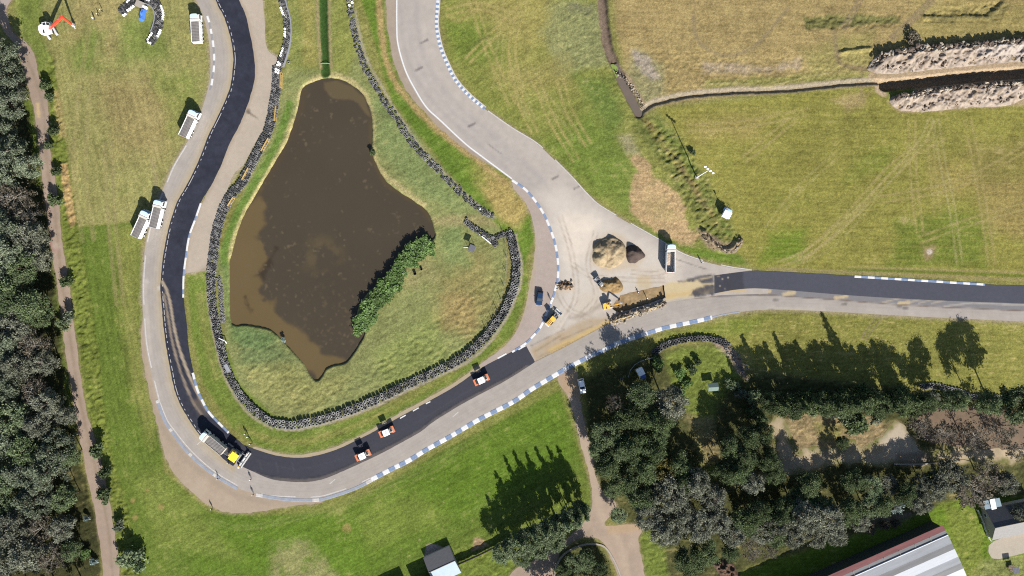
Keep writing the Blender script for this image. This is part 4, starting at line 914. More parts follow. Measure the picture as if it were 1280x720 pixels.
# boards, poles and odds and ends round the pond
M_yel = surf_mat('yellow plywood', C(200,168,98), rough=.8, var=.15, scale=2, fine=(8, .1))
M_timber = surf_mat('weathered timber', C(150,132,112), rough=.9, var=.25, scale=4)
M_galv = surf_mat('galvanised steel', C(196,200,206), rough=.5, var=.1, scale=3, metal=.2)
M_wpaint = surf_mat('white paint', (.78, .78, .76), rough=.5, var=.05, scale=2)
M_black = surf_mat('black plastic', (.012, .012, .014), rough=.5, var=.2, scale=4)
M_dgrey = surf_mat('dark grey steel', (.035, .036, .04), rough=.55, var=.2, scale=4)
for i, (a, b_, lb) in enumerate((((353.5,91),(353,111),'yellow board leaned behind the tyre wall nearest the grass drain'), ((347.5,133),(345.5,152),'yellow board behind the tyre wall, second down from the drain'),
      ((338,174),(329,190),'yellow board slanting behind the tyre wall halfway down the pond side'), ((313,211),(305,226),'yellow board behind the tyre wall, fourth down from the drain'), ((294,248),(287,259),'short yellow board lowest behind the tyre wall'))):
    (x0, y0), (x1, y1) = W(a), W(b_); L = math.hypot(x1 - x0, y1 - y0); t = thing('yellow_board', lb, 'board', ((a[0] + b_[0]) / 2, (a[1] + b_[1]) / 2), rz=math.atan2(y1 - y0, x1 - x0), group='yellow boards behind the tyre wall')
    m = MB(); m.box(-L / 2, L / 2, -.03, .03, 0, 1.0, .01, M=Matrix.Rotation(math.radians(42), 4, 'X')); m.build('panel', M_yel, t)
    m = MB()
    for x in (-L * .35, 0, L * .35): m.tube([(x, -.36, .58), (x, -.65, 0)], .04, 6)
    m.build('prop', M_timber, t)
def lying_pole(name, a, b_, r, mat, label, cat, z=.1):
    (x0, y0), (x1, y1) = W(a), W(b_); m = MB(); mx, my = (x0 + x1) / 2, (y0 + y1) / 2
    m.tube([(x0 - mx, y0 - my, 0), ((x1 - x0) * .1, (y1 - y0) * .1 + .03, .02), (x1 - mx, y1 - my, 0)], r, 8)
    o = m.build(name, mat); o.location = (mx, my, z); return tag(o, label, cat)
lying_pole('pole', (588,284), (613.5,304.5), .13, M_wpaint, 'long white pole lying in the grass beside the short tyre spur', 'pole', .14)
lying_pole('pipe', (401,79.5), (412.5,79.5), .09, M_galv, 'thin pale pipe laid across the grass drain above the pond', 'pipe', .12)
t = thing('marker_post', 'white angled post sticking out of the tyre wall at the pond\'s left', 'post', (280,424)); MB().tube([(-1.2, .4, .9), (.9, -.5, 1.1)], .12, 8).build('arm', M_wpaint, t); MB().tube([(.9, -.5, 1.15), (.75, -1.2, .1)], .12, 8).build('stem', M_wpaint, t)
m = MB(); m.box(-.55, .55, -1.3, 1.3, 0, .12, .03); o = m.build('slab', M_belt); o.location = (*W((285,460)), .62); o.rotation_euler = (.05, .1, .45); tag(o, 'grey slab resting on top of the curved tyre wall left of the pond', 'slab')
o = add('tyre', tyre_mesh(.50, 1), None, (*W((361,78)), .14)); tag(o, 'single loose tyre lying on the grass beside the narrow tyre wall', 'tyre')
for (x, y, lb, cat, s_) in ((519,342,'pale-lidded dark tub at the edge of the pondside bushes','tub',.45),(527,336.5,'small black bucket standing near the pondside bushes','bucket',.34)):
    m = MB(); m.lathe([(s_ * .8, 0), (s_, s_ * 1.6), (s_ * 1.06, s_ * 1.6), (s_ * 1.06, s_ * 1.7), (s_ * .9, s_ * 1.7), (s_ * .72, .05)], 14); o = m.build(cat, M_black); o.location = (*W((x, y)), .0); tag(o, lb, cat)
# wire fence round the meadow's right side
FP = [(628,289),(632,305),(633.5,322),(633,340),(630,358),(626,374),(621,387),(615,399),(607,411)]
t = thing('wire_fence', 'old post-and-wire fence along the inside of the meadow\'s tyre wall', 'fence', FP[4]); ox, oy = W(FP[4])
for p in FP:
    x, y = W(p); MB().tube([(x - ox, y - oy, -.1), (x - ox + R.uniform(-.1, .1), y - oy + R.uniform(-.1, .1), 1.75)], .075, 6).build('post', M_timber, t)
m = MB()
for hz in (.5, 1.0, 1.5): m.tube([(W(p)[0] - ox, W(p)[1] - oy, hz) for p in FP], .018, 4)
m.build('wire', M_galv, t)

# raised roofed lookout stands
def lookout(p, rz, w_, d_, h_, label):
    t = thing('lookout_stand', label, 'lookout stand', p, rz=rz)
    for sx in (-1, 1):
        for sy in (-1, 1): MB().tube([(sx * (w_ / 2 - .1), sy * (d_ / 2 - .1), 0), (sx * (w_ / 2 - .1), sy * (d_ / 2 - .1), h_)], .05, 6).build('leg', M_galv, t)
    MB().box(-w_ / 2, w_ / 2, -d_ / 2, d_ / 2, .55, .62, .01).build('platform', M_timber, t)
    m = MB(); m.box(-w_ / 2 - .15, w_ / 2 + .15, -d_ / 2 - .15, d_ / 2 + .15, h_, h_ + .08, .02)
    for k in range(5): x = -w_ / 2 + w_ * k / 4; m.box(x - .03, x + .03, -d_ / 2 - .1, d_ / 2 + .1, h_ + .082, h_ + .11, .005)
    m.build('roof', M_roofg, t)
    m = MB(); m.tube([(-w_ / 2, -d_ / 2 - .05, 1.0), (w_ / 2, -d_ / 2 - .05, 1.0)], .03, 6); m.build('rail', M_galv, t)
    return t
M_roofg = surf_mat('grey felt roof', C(132,132,142), rough=.9, var=.15, scale=2, fine=(8, .1))
lookout((590.5,311), math.radians(-22), 1.55, 1.7, 2.5, 'small grey-roofed stand on posts in the meadow beside the white pole')
lying_pole('pole', (579.5,309), (586,309.5), .06, M_wpaint, 'short thin pale rod lying left of the grey-roofed meadow stand', 'rod', .1)
lookout((1263,709), math.radians(8), 1.7, 1.7, 2.3, 'small grey-roofed stand on posts in the lawn below the grey house')

# ================================================================== SPOIL HEAPS, STOCKPILES
M_spoil = surf_mat('dug earth', attr='Col', rough=1, var=.18, scale=1.2, bump=.12, bscale=3, spec=.05, fine=(5, .2))
def heap(name, label, cat, outline, crest, hgt, base, paint=None, rgh=.5, rsc=5, step=1.2, flat_=0.0, pw=.8, seed=1):
    O = ragged(outline, 1.0, 5, seed, 1.5)
    def zf(x, y):
        dO = seg_dist(x, y, O, True); dC = seg_dist(x, y, crest, False); t = dO / (dO + np.maximum(0, dC - flat_) + 1e-6)
        z_ = hgt * np.power(t, pw); env = np.clip(t * 4, 0, 1)
        n = fbm(x, y, rsc, 4, seed + 5); big = fbm(x, y, rsc * 3, 2, seed + 8)
        return z_ + env * (rgh * n + hgt * .15 * big) - .03
    o = sheet(name, O, 0, M_spoil, paint or (lambda c: mott(c, .12, 8, seed)), base, step, kind='thing', zf=zf)
    return tag(o, label, cat, kind='thing')
def p_spoil(c):
    mott(c, .14, 9, 31); k = sstep(.1, .5, fbm(c.x, c.y, 4, 3, 32)); c.mix(np.arange(len(c.x)), k * .6, C(150,130,106))
SN = smooth([(1086,89),(1086,82),(1099,68),(1127,63),(1174,59),(1220,56),(1260,52),(1340,48),(1340,74),(1280,77),(1220,82),(1158,88),(1111,93)], 3, True)
heap('spoil_heap', 'long pale heap of dug earth north of the trench, nearest the dry field', 'spoil heap', SN, [(1104,76),(1127,70),(1150,68),(1189,65.5),(1230,61.5),(1280,57.5),(1340,53)], 2.2, C(196,180,164),
     lambda c: (p_spoil(c), c.poly([(1215,60),(1290,50),(1340,50),(1340,76),(1260,76),(1230,72)], C(222,214,208), .6, 6, 6, 9, 3, .4), c.line([(1090,86),(1110,72),(1127,64),(1174,60),(1220,57),(1260,53),(1340,49)], 3.0, C(120,112,108), .6, 2, 2, 5, 4)), rgh=1.3, rsc=5, seed=21, pw=.85)  # grey top edge puts the shaded north side, with its boulders, into the colour
SS = smooth([(1112,127),(1117,120),(1142,117),(1174,111),(1205,108),(1252,105),(1340,98),(1340,118),(1280,124),(1260,132),(1205,135),(1155,140),(1124,137)], 3, True)
heap('spoil_heap', 'long pale heap of dug earth south of the trench, on the mown field', 'spoil heap', SS, [(1122,125),(1142,122.5),(1174,117),(1205,114),(1240,112),(1280,109),(1340,104)], 1.9, C(198,182,166),
     lambda c: (p_spoil(c), c.line([(1112,124),(1142,117),(1174,112),(1205,109),(1252,105),(1340,99)], 3, C(124,116,112), .55, 2, 2, 5, 5)), rgh=1.2, rsc=5, seed=23, pw=.85)  # grey upper edge paints in shade on the north flank, boulders included
heap('sand_stockpile', 'wide flat-topped pile of brown sand on the junction', 'sand pile', smooth([(741,325),(741,310),(748,301),(762,296),(775,300),(782,308),(782,320),(776,330),(764,336),(748,333)], 3, True), [(755,318),(762,309),(770,311)], 1.9, C(200,180,146),
     lambda c: (mott(c, .12, 7, 41), c.poly([(742,300),(760,293),(783,302),(776,312),(745,312)], C(150,132,108), .5, 4, 3, 6, 4), c.line([(757,308),(759,328)], .8, C(150,124,90), .6, 1, 1, 5, 5), c.line([(764,309),(763,326)], .8, C(150,124,90), .6, 1, 1, 5, 6)), rgh=.85, rsc=7, flat_=4, pw=.6, seed=25)  # darker upper patch paints the pile's north face as shaded
heap('aggregate_stockpile', 'small pile of dark aggregate beside the sand pile', 'aggregate pile', smooth([(782,309),(788,306),(796,307),(803,314),(806.5,321),(800,325),(795,329),(786,329),(782,320)], 3, True), [(789,314),(795,317)], 2.5, C(104,92,86), lambda c: mott(c, .12, 4, 42), rgh=.25, rsc=3, pw=1.0, seed=27)
heap('earth_stockpile', 'rough pile of dug brown earth beside the pit', 'earth pile', smooth([(749,358),(752,352),(760,349),(771,347),(777,353),(779,360),(774,366),(760,366),(752,364)], 3, True), [(757,356),(768,354)], 1.6, C(176,148,106), lambda c: (mott(c, .2, 5, 43),), rgh=.7, rsc=4, seed=29)
heap('rubble_heap', 'small heap of broken rubble and timber on the junction beside the kerb', 'rubble heap', smooth([(697,357),(703,352),(712,352),(717,357),(714,361),(703,362)], 3, True), [(704,357),(711,356)], .9, C(150,124,96), lambda c: (mott(c, .3, 3, 44),), rgh=.9, rsc=2.5, step=.8, seed=33)
heap('rubble_ridge', 'ridge of broken road rubble along the lower side of the pit', 'rubble ridge', smooth([(762,403),(763,398),(775,394.5),(803,386),(828,377.5),(833,378),(830,383),(806,392),(780,401),(768,406)], 3, True), [(769,400),(790,393),(812,386),(827,380)], .9, C(214,192,152), lambda c: (mott(c, .3, 3, 45),), rgh=1.0, rsc=2.8, step=.8, seed=35)

# low stone walls and banks
def stone_bank(path, hw, hgt, label, name='stone_wall', mat=None, seed=3, cat='wall'):
    P = smooth(path, 5); o = ribbon(P, hw)
    return heap(name, label, cat, o, P, hgt, mat or C(176,166,150), lambda c: mott(c, .25, 3, seed), rgh=.35, rsc=3, step=.9, pw=.6, seed=seed)
stone_bank([(879,292),(888,303),(899,311),(912,314.5),(922,309),(927,298)], 3.2, .9, 'horseshoe of weedy rubble at the foot of the overgrown ditch', 'rubble_bank', C(150,136,110), 51, 'rubble bank')

M_rock = surf_mat('broken stone', C(204,190,170), rough=.95, var=.3, scale=3, objrand=.1); M_rockd = surf_mat('dark earth clods', C(120,106,94), rough=1, var=.3, scale=3)
M_lump = surf_mat('earth lump', C(192,172,150), rough=1, var=.25, scale=3)
def rocks(name, label, cat, line, n, hw, z, s0, s1, mats, seed):
    rr = np.random.RandomState(seed); P = resample(line, 1.0); V = []; F = []; M = []; o = 0
    ico = bmesh.new(); bmesh.ops.create_icosphere(ico, subdivisions=1, radius=1); iv = np.array([v.co[:] for v in ico.verts]); if_ = np.array([[v.index for v in f.verts] for f in ico.faces]); ico.free()
    for k in range(n):
        c = P[rr.randint(len(P))] + rr.normal(size=2) * hw; s_ = s0 + (s1 - s0) * rr.rand() ** 2.5; v = iv * (1 + .35 * rr.normal(size=(len(iv), 1)).clip(-1, 1)) * s_ * rr.uniform(.6, 1.2, 3)
        x, y = W(c); V.append(v + (x, y, (z(*c) if callable(z) else z) + s_ * .25)); F.append(if_ + o); o += len(iv); M += [rr.randint(len(mats))] * len(if_)
    ob = add(name, mesh_np(name, np.vstack(V), np.vstack(F), mats, M)); return tag(ob, label, cat, kind='stuff')
rocks('broken_rubble', 'broken slabs and stones scattered over the rubble ridge below the pit', 'rubble', [(766,401),(790,393),(812,386),(830,379)], 420, 2.2, .45, .12, .55, [M_rock, M_rock, M_rockd], 5)
rocks('broken_rubble', 'broken bits scattered round the small rubble heap on the junction', 'rubble', [(699,358),(713,356)], 150, 2.4, .12, .10, .42, [M_rock, M_rockd, M_rockd], 6)
rocks('earth_clods', 'dark clods along the top edge of the northern spoil heap', 'clods', [(1094,76),(1106,70),(1127,65),(1174,62),(1220,58.5),(1260,55),(1330,50)], 700, 1.8, lambda x, y: 1.5, .2, .85, [M_rock, M_rockd, M_rockd], 7)
rocks('earth_clods', 'dark clods along the top edge of the southern spoil heap', 'clods', [(1116,123),(1142,119.5),(1174,114),(1205,111),(1252,107.5),(1330,102)], 600, 1.7, lambda x, y: 1.3, .2, .8, [M_rock, M_rockd, M_rockd], 8)
rocks('earth_lumps', 'pale lumps tumbled down the face of the northern spoil heap', 'lumps', [(1100,84),(1150,79),(1220,73),(1330,62)], 260, 4.0, lambda x, y: .7, .12, .6, [M_lump, M_lump, M_rockd], 17)
rocks('earth_lumps', 'pale lumps tumbled down the face of the southern spoil heap', 'lumps', [(1125,130),(1160,131),(1220,124),(1330,110)], 240, 3.2, lambda x, y: .5, .12, .55, [M_lump, M_lump, M_rockd], 18)
rocks('loose_stones', 'loose stones on the curved rubble bank by the ditch foot', 'stones', [(879,292),(888,303),(899,311),(912,314.5),(922,309),(927,298)], 130, 1.6, .6, .1, .45, [M_rock, M_rockd], 9)
rocks('loose_stones', 'loose pale stones strewn along the near bank of the stream', 'stones', [(772,90),(785,102),(797,118),(805,135)], 120, 1.6, -.1, .1, .4, [M_rock, M_rockd], 10)
# ================================================================== VEHICLES
def paint_mat(n, c, r=.35, v=.06): return surf_mat(n, c, rough=r, var=v, scale=2.0, spec=.5, fine=(9, .05))
P_white = paint_mat('white vehicle paint', (.74, .74, .73)); P_cream = paint_mat('cream vehicle paint', (.46, .43, .38)); P_orange = paint_mat('orange machine paint', (.48, .15, .07)); P_red = paint_mat('red machine paint', (.58, .045, .025))
P_yellow = paint_mat('yellow machine paint', (.62, .35, .05)); P_canopy = paint_mat('bright yellow canopy', (.80, .62, .04)); P_dblue = paint_mat('dark blue car paint', (.012, .03, .07), .25); P_grey = paint_mat('grey machine paint', (.16, .165, .17), .5); P_lgrey = paint_mat('light grey plastic', (.42, .42, .41), .6)
P_skyb = paint_mat('pale blue paint', (.30, .45, .68), .3); P_steel = surf_mat('bare steel', (.30, .30, .31), rough=.45, var=.15, scale=3, metal=.4); P_bed = surf_mat('scuffed tipper steel', (.20, .195, .19), rough=.7, var=.3, scale=1.5, fine=(6, .2)); P_tarp = surf_mat('grey load sheet', (.135, .125, .118), rough=.85, var=.25, scale=1.0, fine=(5, .2), stretch=(3, .6, 1))
P_roof_sky = paint_mat('pale blue sky tone', (.40, .52, .68), .25)
P_hood = paint_mat('sandy grey cowl', (.30, .25, .21), .5)
P_rub = surf_mat('tyre black', (.02, .02, .021), rough=.8, var=.2, scale=6); P_dark = surf_mat('black underside', (.015, .015, .016), rough=.7, var=.2, scale=3)
P_lamp = paint_mat('lamp lens', (.7, .68, .6), .15); P_tail = paint_mat('red lens', (.45, .02, .02), .2)
def glass_mat(n, c):
    m, nt, b = nodes_of(n); b.inputs['Base Color'].default_value = (*c, 1); b.inputs['Roughness'].default_value = .06; b.inputs['IOR'].default_value = 1.5; b.inputs['Specular IOR Level'].default_value = .8; b.inputs['Coat Weight'].default_value = .6
    return m
P_glass = glass_mat('dark window glass', (.02, .028, .035)); P_screen_sky = glass_mat('sky-coloured windscreen glass', (.22, .36, .56))  # pale blue base colour paints the sky's reflection into the windscreen

def wheel(parent, x, y, r, w_, n=18):
    s_ = 1 if x > 0 else -1; x0, x1 = x - w_ / 2, x + w_ / 2
    wh = MB().xcyl(x0, x1, y, r, r, n, 0, .05).build('wheel', P_rub, parent)
    xr = x1 if s_ > 0 else x0
    MB().xcyl(min(xr, xr + s_ * .02), max(xr, xr + s_ * .02), y, r, r * .58, n, 0, .008).build('rim', P_lgrey, wh)
    return wh

def tipper(p, rz, label, load='sheet', cabm=None, bodym=None):
    t = thing('tipper_truck', label, 'tipper truck', p, rz=rz, group='tipper trucks on site'); t.scale = (1.04, .96, 1.1)
    m = MB(); m.box(-.45, -.30, -4.2, 3.9, .72, 1.0, .02); m.box(.30, .45, -4.2, 3.9, .72, 1.0, .02)
    for y in (-3.2, -1.9, 0, 1.7, 3.1): m.box(-.30, .30, y - .06, y + .06, .78, .95, .01)
    m.build('chassis', P_dark, t)
    for y in (3.15, 1.55, -2.0, -3.3):
        for sx in (-1, 1): wheel(t, sx * 1.02, y, .52, .36 if y > 0 else .5)
    prof = [(4.35, .55), (4.42, 1.45), (4.0, 2.72), (3.8, 2.92), (2.35, 2.96), (2.30, .9), (2.7, .55)]
    cab = MB().xprism(prof, -1.22, 1.22).build('cab', cabm or P_white, t)
    def scr(x0, x1, a, b_, e=.012):    # plate on the windscreen slope between profile fractions
        A = Vector((0, 4.42, 1.45)); B = Vector((0, 4.0, 2.72)); nrm = Vector((0, 1.27, .42)).normalized() * e
        P0 = A.lerp(B, a) + nrm; P1 = A.lerp(B, b_) + nrm
        return [(x0, P0.y, P0.z), (x1, P0.y, P0.z), (x1, P1.y, P1.z), (x0, P1.y, P1.z)]
    MB().raw(scr(-1.08, 1.08, .06, .93), [[0, 1, 2, 3]]).build('windscreen', P_screen_sky, cab)
    for sx in (-1, 1): m = MB(); m.raw([(sx * 1.232, 2.75, 1.6), (sx * 1.232, 4.05, 1.6), (sx * 1.232, 3.9, 2.5), (sx * 1.232, 2.75, 2.55)], [[0, 1, 2, 3]]); m.build('side_window', P_glass, cab)
    m = MB(); m.prism([(-1.16, 2.98), (1.16, 2.98), (1.16, 3.55), (.95, 3.92), (.5, 4.08), (-.5, 4.08), (-.95, 3.92), (-1.16, 3.55)], 2.97, 3.12); m.build('added_roof_plate', P_roof_sky, cab)  # added roof plate, coloured like sky reflected in the windscreen
    for sx in (-1, 1):
        mr = MB(); mr.box(sx * 1.42 - .10, sx * 1.42 + .10, 4.0, 4.12, 1.7, 2.3, .02); mr.tube([(sx * 1.22, 4.0, 2.35), (sx * 1.42, 4.06, 2.3)], .025, 6); mr.build('mirror', P_dark, cab)
        MB().box(sx * .9 - .18, sx * .9 + .18, 4.40, 4.46, .75, 1.0, .02).build('headlight', P_lamp, cab)
    MB().box(-1.23, 1.23, 4.30, 4.55, .42, .72, .05).build('bumper', P_lgrey, t)
    body = MB(); T = .09
    body.box(-1.24, 1.24, -4.35, 1.95, 1.05, 1.20, .02)
    for sx in (-1, 1):
        body.box(min(sx * 1.15, sx * 1.24), max(sx * 1.15, sx * 1.24), -4.35, 1.95, 1.203, 2.62, .01)
        for y in (-3.6, -2.4, -1.2, 0, 1.2): body.box(min(sx * 1.243, sx * 1.30), max(sx * 1.243, sx * 1.30), y - .07, y + .07, 1.1, 2.55, .01)
        body.box(min(sx * 1.15, sx * 1.25), max(sx * 1.15, sx * 1.25), -4.35, 1.95, 2.623, 2.72, .02)
    body.build('tipper_body', bodym or P_white, t)
    MB().box(-1.145, 1.145, -4.42, -4.352, 1.15, 2.66, .02).build('tailgate', bodym or P_white, t)
    hb = MB(); hb.box(-1.24, 1.24, 1.953, 2.03, 1.2, 2.98, .02); hb.box(-1.24, 1.24, 2.03, 2.62, 2.985, 3.10, .05); hb.build('headboard', P_cream, t)
    MB().box(-1.14, 1.14, -4.34, 1.94, 1.203, 1.23, .004).build('bed_floor', P_bed, t)
    if load == 'sheet':
        n = 22; V = []; F = []
        for i in range(n + 1):
            for j in range(9):
                x = -1.13 + 2.26 * j / 8; y = -4.30 + 6.2 * i / n
                V.append((x, y, 2.52 + .12 * math.cos(x * 1.2) + .05 * math.sin(i * 1.9 + j * .4) + .03 * math.sin(j * 2.1 + i)))
        for i in range(n):
            for j in range(8): a = i * 9 + j; F.append((a, a + 1, a + 10, a + 9))
        add('load_sheet', mesh_np('load_sheet', V, F, [P_tarp], smooth_=True), t)
    else:
        m = MB(); V = []; F = []
        for i in range(9):
            for j in range(5): x = -1.1 + 1.25 * j / 4; y = -2.2 + 3.6 * i / 8; V.append((x, y, 1.24 + .35 * math.exp(-((x + .5) ** 2) * 3 - (y + .3) ** 2 * .3) + .03 * math.sin(i * 3 + j * 2)))
        for i in range(8):
            for j in range(4): a = i * 5 + j; F.append([a, a + 1, a + 6, a + 5])
        m.raw(V, F); m.build('load_remains', surf_mat('leftover load', (.30, .24, .19), rough=1, var=.3, scale=3), t)
    for sx in (-1, 1): MB().box(sx * .95 - .15, sx * .95 + .15, -4.48, -4.42, .95, 1.1, .01).build('tail_light', P_tail, t)
    m = MB()
    for sx in (-1, 1): m.box(sx * 1.0 - .28, sx * 1.0 + .28, -.9, .7, .45, .95, .06)
    m.build('fuel_tank', P_steel, t)
    return t
def bearing(dx, dy): return math.atan2(-dx, -dy)      # screen vector (px right, px down) of the nose -> rotation about z
tipper((249.5,39), bearing(-2, -40), 'white tipper with sky-blue windscreen parked alone near the top edge, below the horseshoe')
tipper((241,157), bearing(14, -30), 'white tipper parked alone half on the grass, second down the left track')
tipper((201,268.5), bearing(8, -33), 'white tipper on the tarmac, right one of the parked pair')
tipper((182,281), bearing(15, -33), 'white tipper on the grass, left one of the parked pair')
tipper((836,323), bearing(1, -36), 'empty white tipper with open dark bed parked beside the sand piles', load='rest')
tipper((270,551), bearing(-29, -24), 'white-cabbed tipper with a grey-beige body backed up to the yellow-roofed paver', bodym=P_cream)

def roller(p, rz, label):
    t = thing('tandem_roller', label, 'road roller', p, rz=rz, group='road rollers on the fresh asphalt')
    for y in (-1.65, 1.65):
        d = MB().xcyl(-.88, .88, y, .66, .66, 24, 0, .02).build('drum', P_steel, t)
        m = MB()
        for sx in (-1, 1): m.box(min(sx * .9, sx * 1.0), max(sx * .9, sx * 1.0), y - .35, y + .35, .5, 1.35, .05)
        m.box(-1.0, 1.0, y - (.75 if y < 0 else .2), y + (.2 if y < 0 else .75), 1.353, 1.52, .08); m.build('drum_yoke', P_orange, t)
    m = MB(); m.box(-.72, .72, -1.9, -.75, 1.0, 1.62, .15); m.build('rear_cowl', P_dark, t)
    m = MB(); m.box(-.70, .70, .75, 1.95, 1.0, 1.70, .2); m.build('engine_hood', P_hood, t)
    MB().box(-.42, .42, 1.1, 1.7, 1.703, 1.76, .02).build('hood_grille', P_dark, t)
    MB().box(-.75, .75, -.75, .75, .55, 1.05, .06).build('deck', P_dark, t)
    s_ = MB(); s_.box(-.3, .3, -.55, -.05, 1.05, 1.5, .06); s_.box(-.3, .3, -.62, -.52, 1.5, 2.0, .04); s_.build('seat', P_dark, t)
    m = MB(); m.tube([(0, .5, 1.05), (0, .3, 1.7)], .04, 6); m.lathe([(.2, 0), (.22, .02), (.2, .04), (.17, .02)], 14, M=Matrix.Translation((0, .3, 1.7))); m.build('steering_wheel', P_dark, t)
    for sx in (-1, 1):
        for sy in (-1, 1): MB().tube([(sx * .68, sy * .72, 1.0), (sx * .66, sy * .70, 2.72)], .045, 8).build('canopy_post', P_dark, t)
    c = MB(); c.box(-.92, .92, -.98, .98, 2.72, 2.86, .08); c.build('canopy', P_white, t)
    k = MB(); k.box(-.45, .45, -.4, .4, 2.863, 2.90, .02); k.build('roof_panel', P_lgrey, t)
    for sx in (-1, 1): MB().box(sx * .5 - .1, sx * .5 + .1, 1.96, 2.0, 1.2, 1.35, .01).build('headlight', P_lamp, t)
    MB().lathe([(.06, 0), (.06, .14), (.03, .18)], 10, M=Matrix.Translation((.7, -.7, 2.86))).build('beacon', P_orange, t)
    return t
rz_r = bearing(30, -14)
roller((455,567.5), rz_r, 'orange and white roller nearest the paver, leftmost of three')
roller((484.5,538.5), bearing(30, -13), 'orange and white roller in the middle of the three on fresh asphalt')
roller((602,474), bearing(33, -15), 'orange and white roller nearest the junction, apart from the other two')

# paver
def paver(p, rz):
    t = thing('asphalt_paver', 'tracked asphalt paver under a square yellow canopy laying the dark strip', 'paver', p, rz=rz)
    hp = MB(); hp.box(-1.6, 1.6, 1.5, 3.4, .45, .6, .02)
    for sx in (-1, 1): hp.raw([(sx * 1.05, 1.5, .6), (sx * 1.6, 1.5, 1.15), (sx * 1.6, 3.4, 1.15), (sx * 1.05, 3.4, .6), (sx * 1.68, 1.5, 1.15), (sx * 1.68, 3.4, 1.15), (sx * 1.15, 1.5, .5), (sx * 1.15, 3.4, .5)], [[0, 1, 2, 3], [1, 4, 5, 2], [4, 6, 7, 5], [0, 6, 4, 1], [3, 2, 5, 7]])
    hp.build('hopper', P_grey, t)
    m = MB(); V = []; F = []
    for i in range(7):
        for j in range(7): x = -1.2 + 2.4 * j / 6; y = 1.55 + 1.7 * i / 6; V.append((x, y, .62 + .3 * math.exp(-x * x) + .05 * math.sin(i * 2 + j * 3)))
    for i in range(6):
        for j in range(6): a = i * 7 + j; F.append([a, a + 1, a + 8, a + 7])
    m.raw(V, F).build('asphalt_load', M_dgrey, t)
    for sx in (-1, 1):
        tr_ = MB(); tr_.xprism([(-1.5, .1), (-1.7, .35), (-1.5, .62), (1.3, .62), (1.5, .35), (1.3, .05), (-1.3, .05)], min(sx * .85, sx * 1.2), max(sx * .85, sx * 1.2)); tr_.build('track', P_rub, t)
    MB().box(-1.2, 1.2, -1.9, 1.45, .65, 1.65, .08).build('body', P_grey, t)
    MB().box(-1.15, 1.15, -.1, 1.2, 1.655, 1.95, .06).build('engine_cover', P_yellow, t)
    for sx in (-1, 1):
        for sy in (-1.5, .25): MB().tube([(sx * 1.1, sy, 1.6), (sx * 1.1, sy, 3.15)], .05, 8).build('canopy_post', P_dark, t)
    MB().box(-1.3, 1.3, -1.75, .55, 3.15, 3.30, .08).build('canopy', P_canopy, t)
    for sx in (-1, 1): MB().box(sx * .75 - .25, sx * .75 + .25, -1.4, -.9, 1.66, 2.3, .06).build('seat', P_dark, t)
    sc = MB(); sc.box(-2.75, 2.75, -3.35, -2.75, .12, .75, .04); sc.build('screed', P_grey, t)
    m = MB()
    for a_, b_ in ((-2.6, -1.1), (-.6, .7), (1.1, 2.6)): m.box(a_, b_, -3.3, -3.0, .753, .80, .01)
    m.build('screed_cover', P_white, t)
    sw = MB(); sw.box(-2.7, 2.7, -3.95, -3.55, .32, .40, .02)
    for k in range(12): x = -2.6 + k * .473; sw.box(x - .03, x + .03, -3.95, -3.5, .40, .45, .005)
    sw.build('walkway', P_lgrey, t)
    m = MB()
    for sx in (-1, 1): m.box(min(sx * 1.25, sx * 1.45), max(sx * 1.25, sx * 1.45), -3.0, .6, .55, .75, .03)
    m.build('tow_arm', P_grey, t)
    for sx in (-1, 1): m = MB(); m.box(sx * 2.3 - .12, sx * 2.3 + .12, -3.2, -2.95, .76, 1.5, .02); m.build('control_box', P_yellow, t)
    m = MB(); m.tube([(-2.7, -3.9, .4), (-2.7, -3.9, 1.35), (2.7, -3.9, 1.35), (2.7, -3.9, .4)], .025, 6); m.build('handrail', P_steel, t)
    return t
paver((295,566.5), bearing(-29, -20))

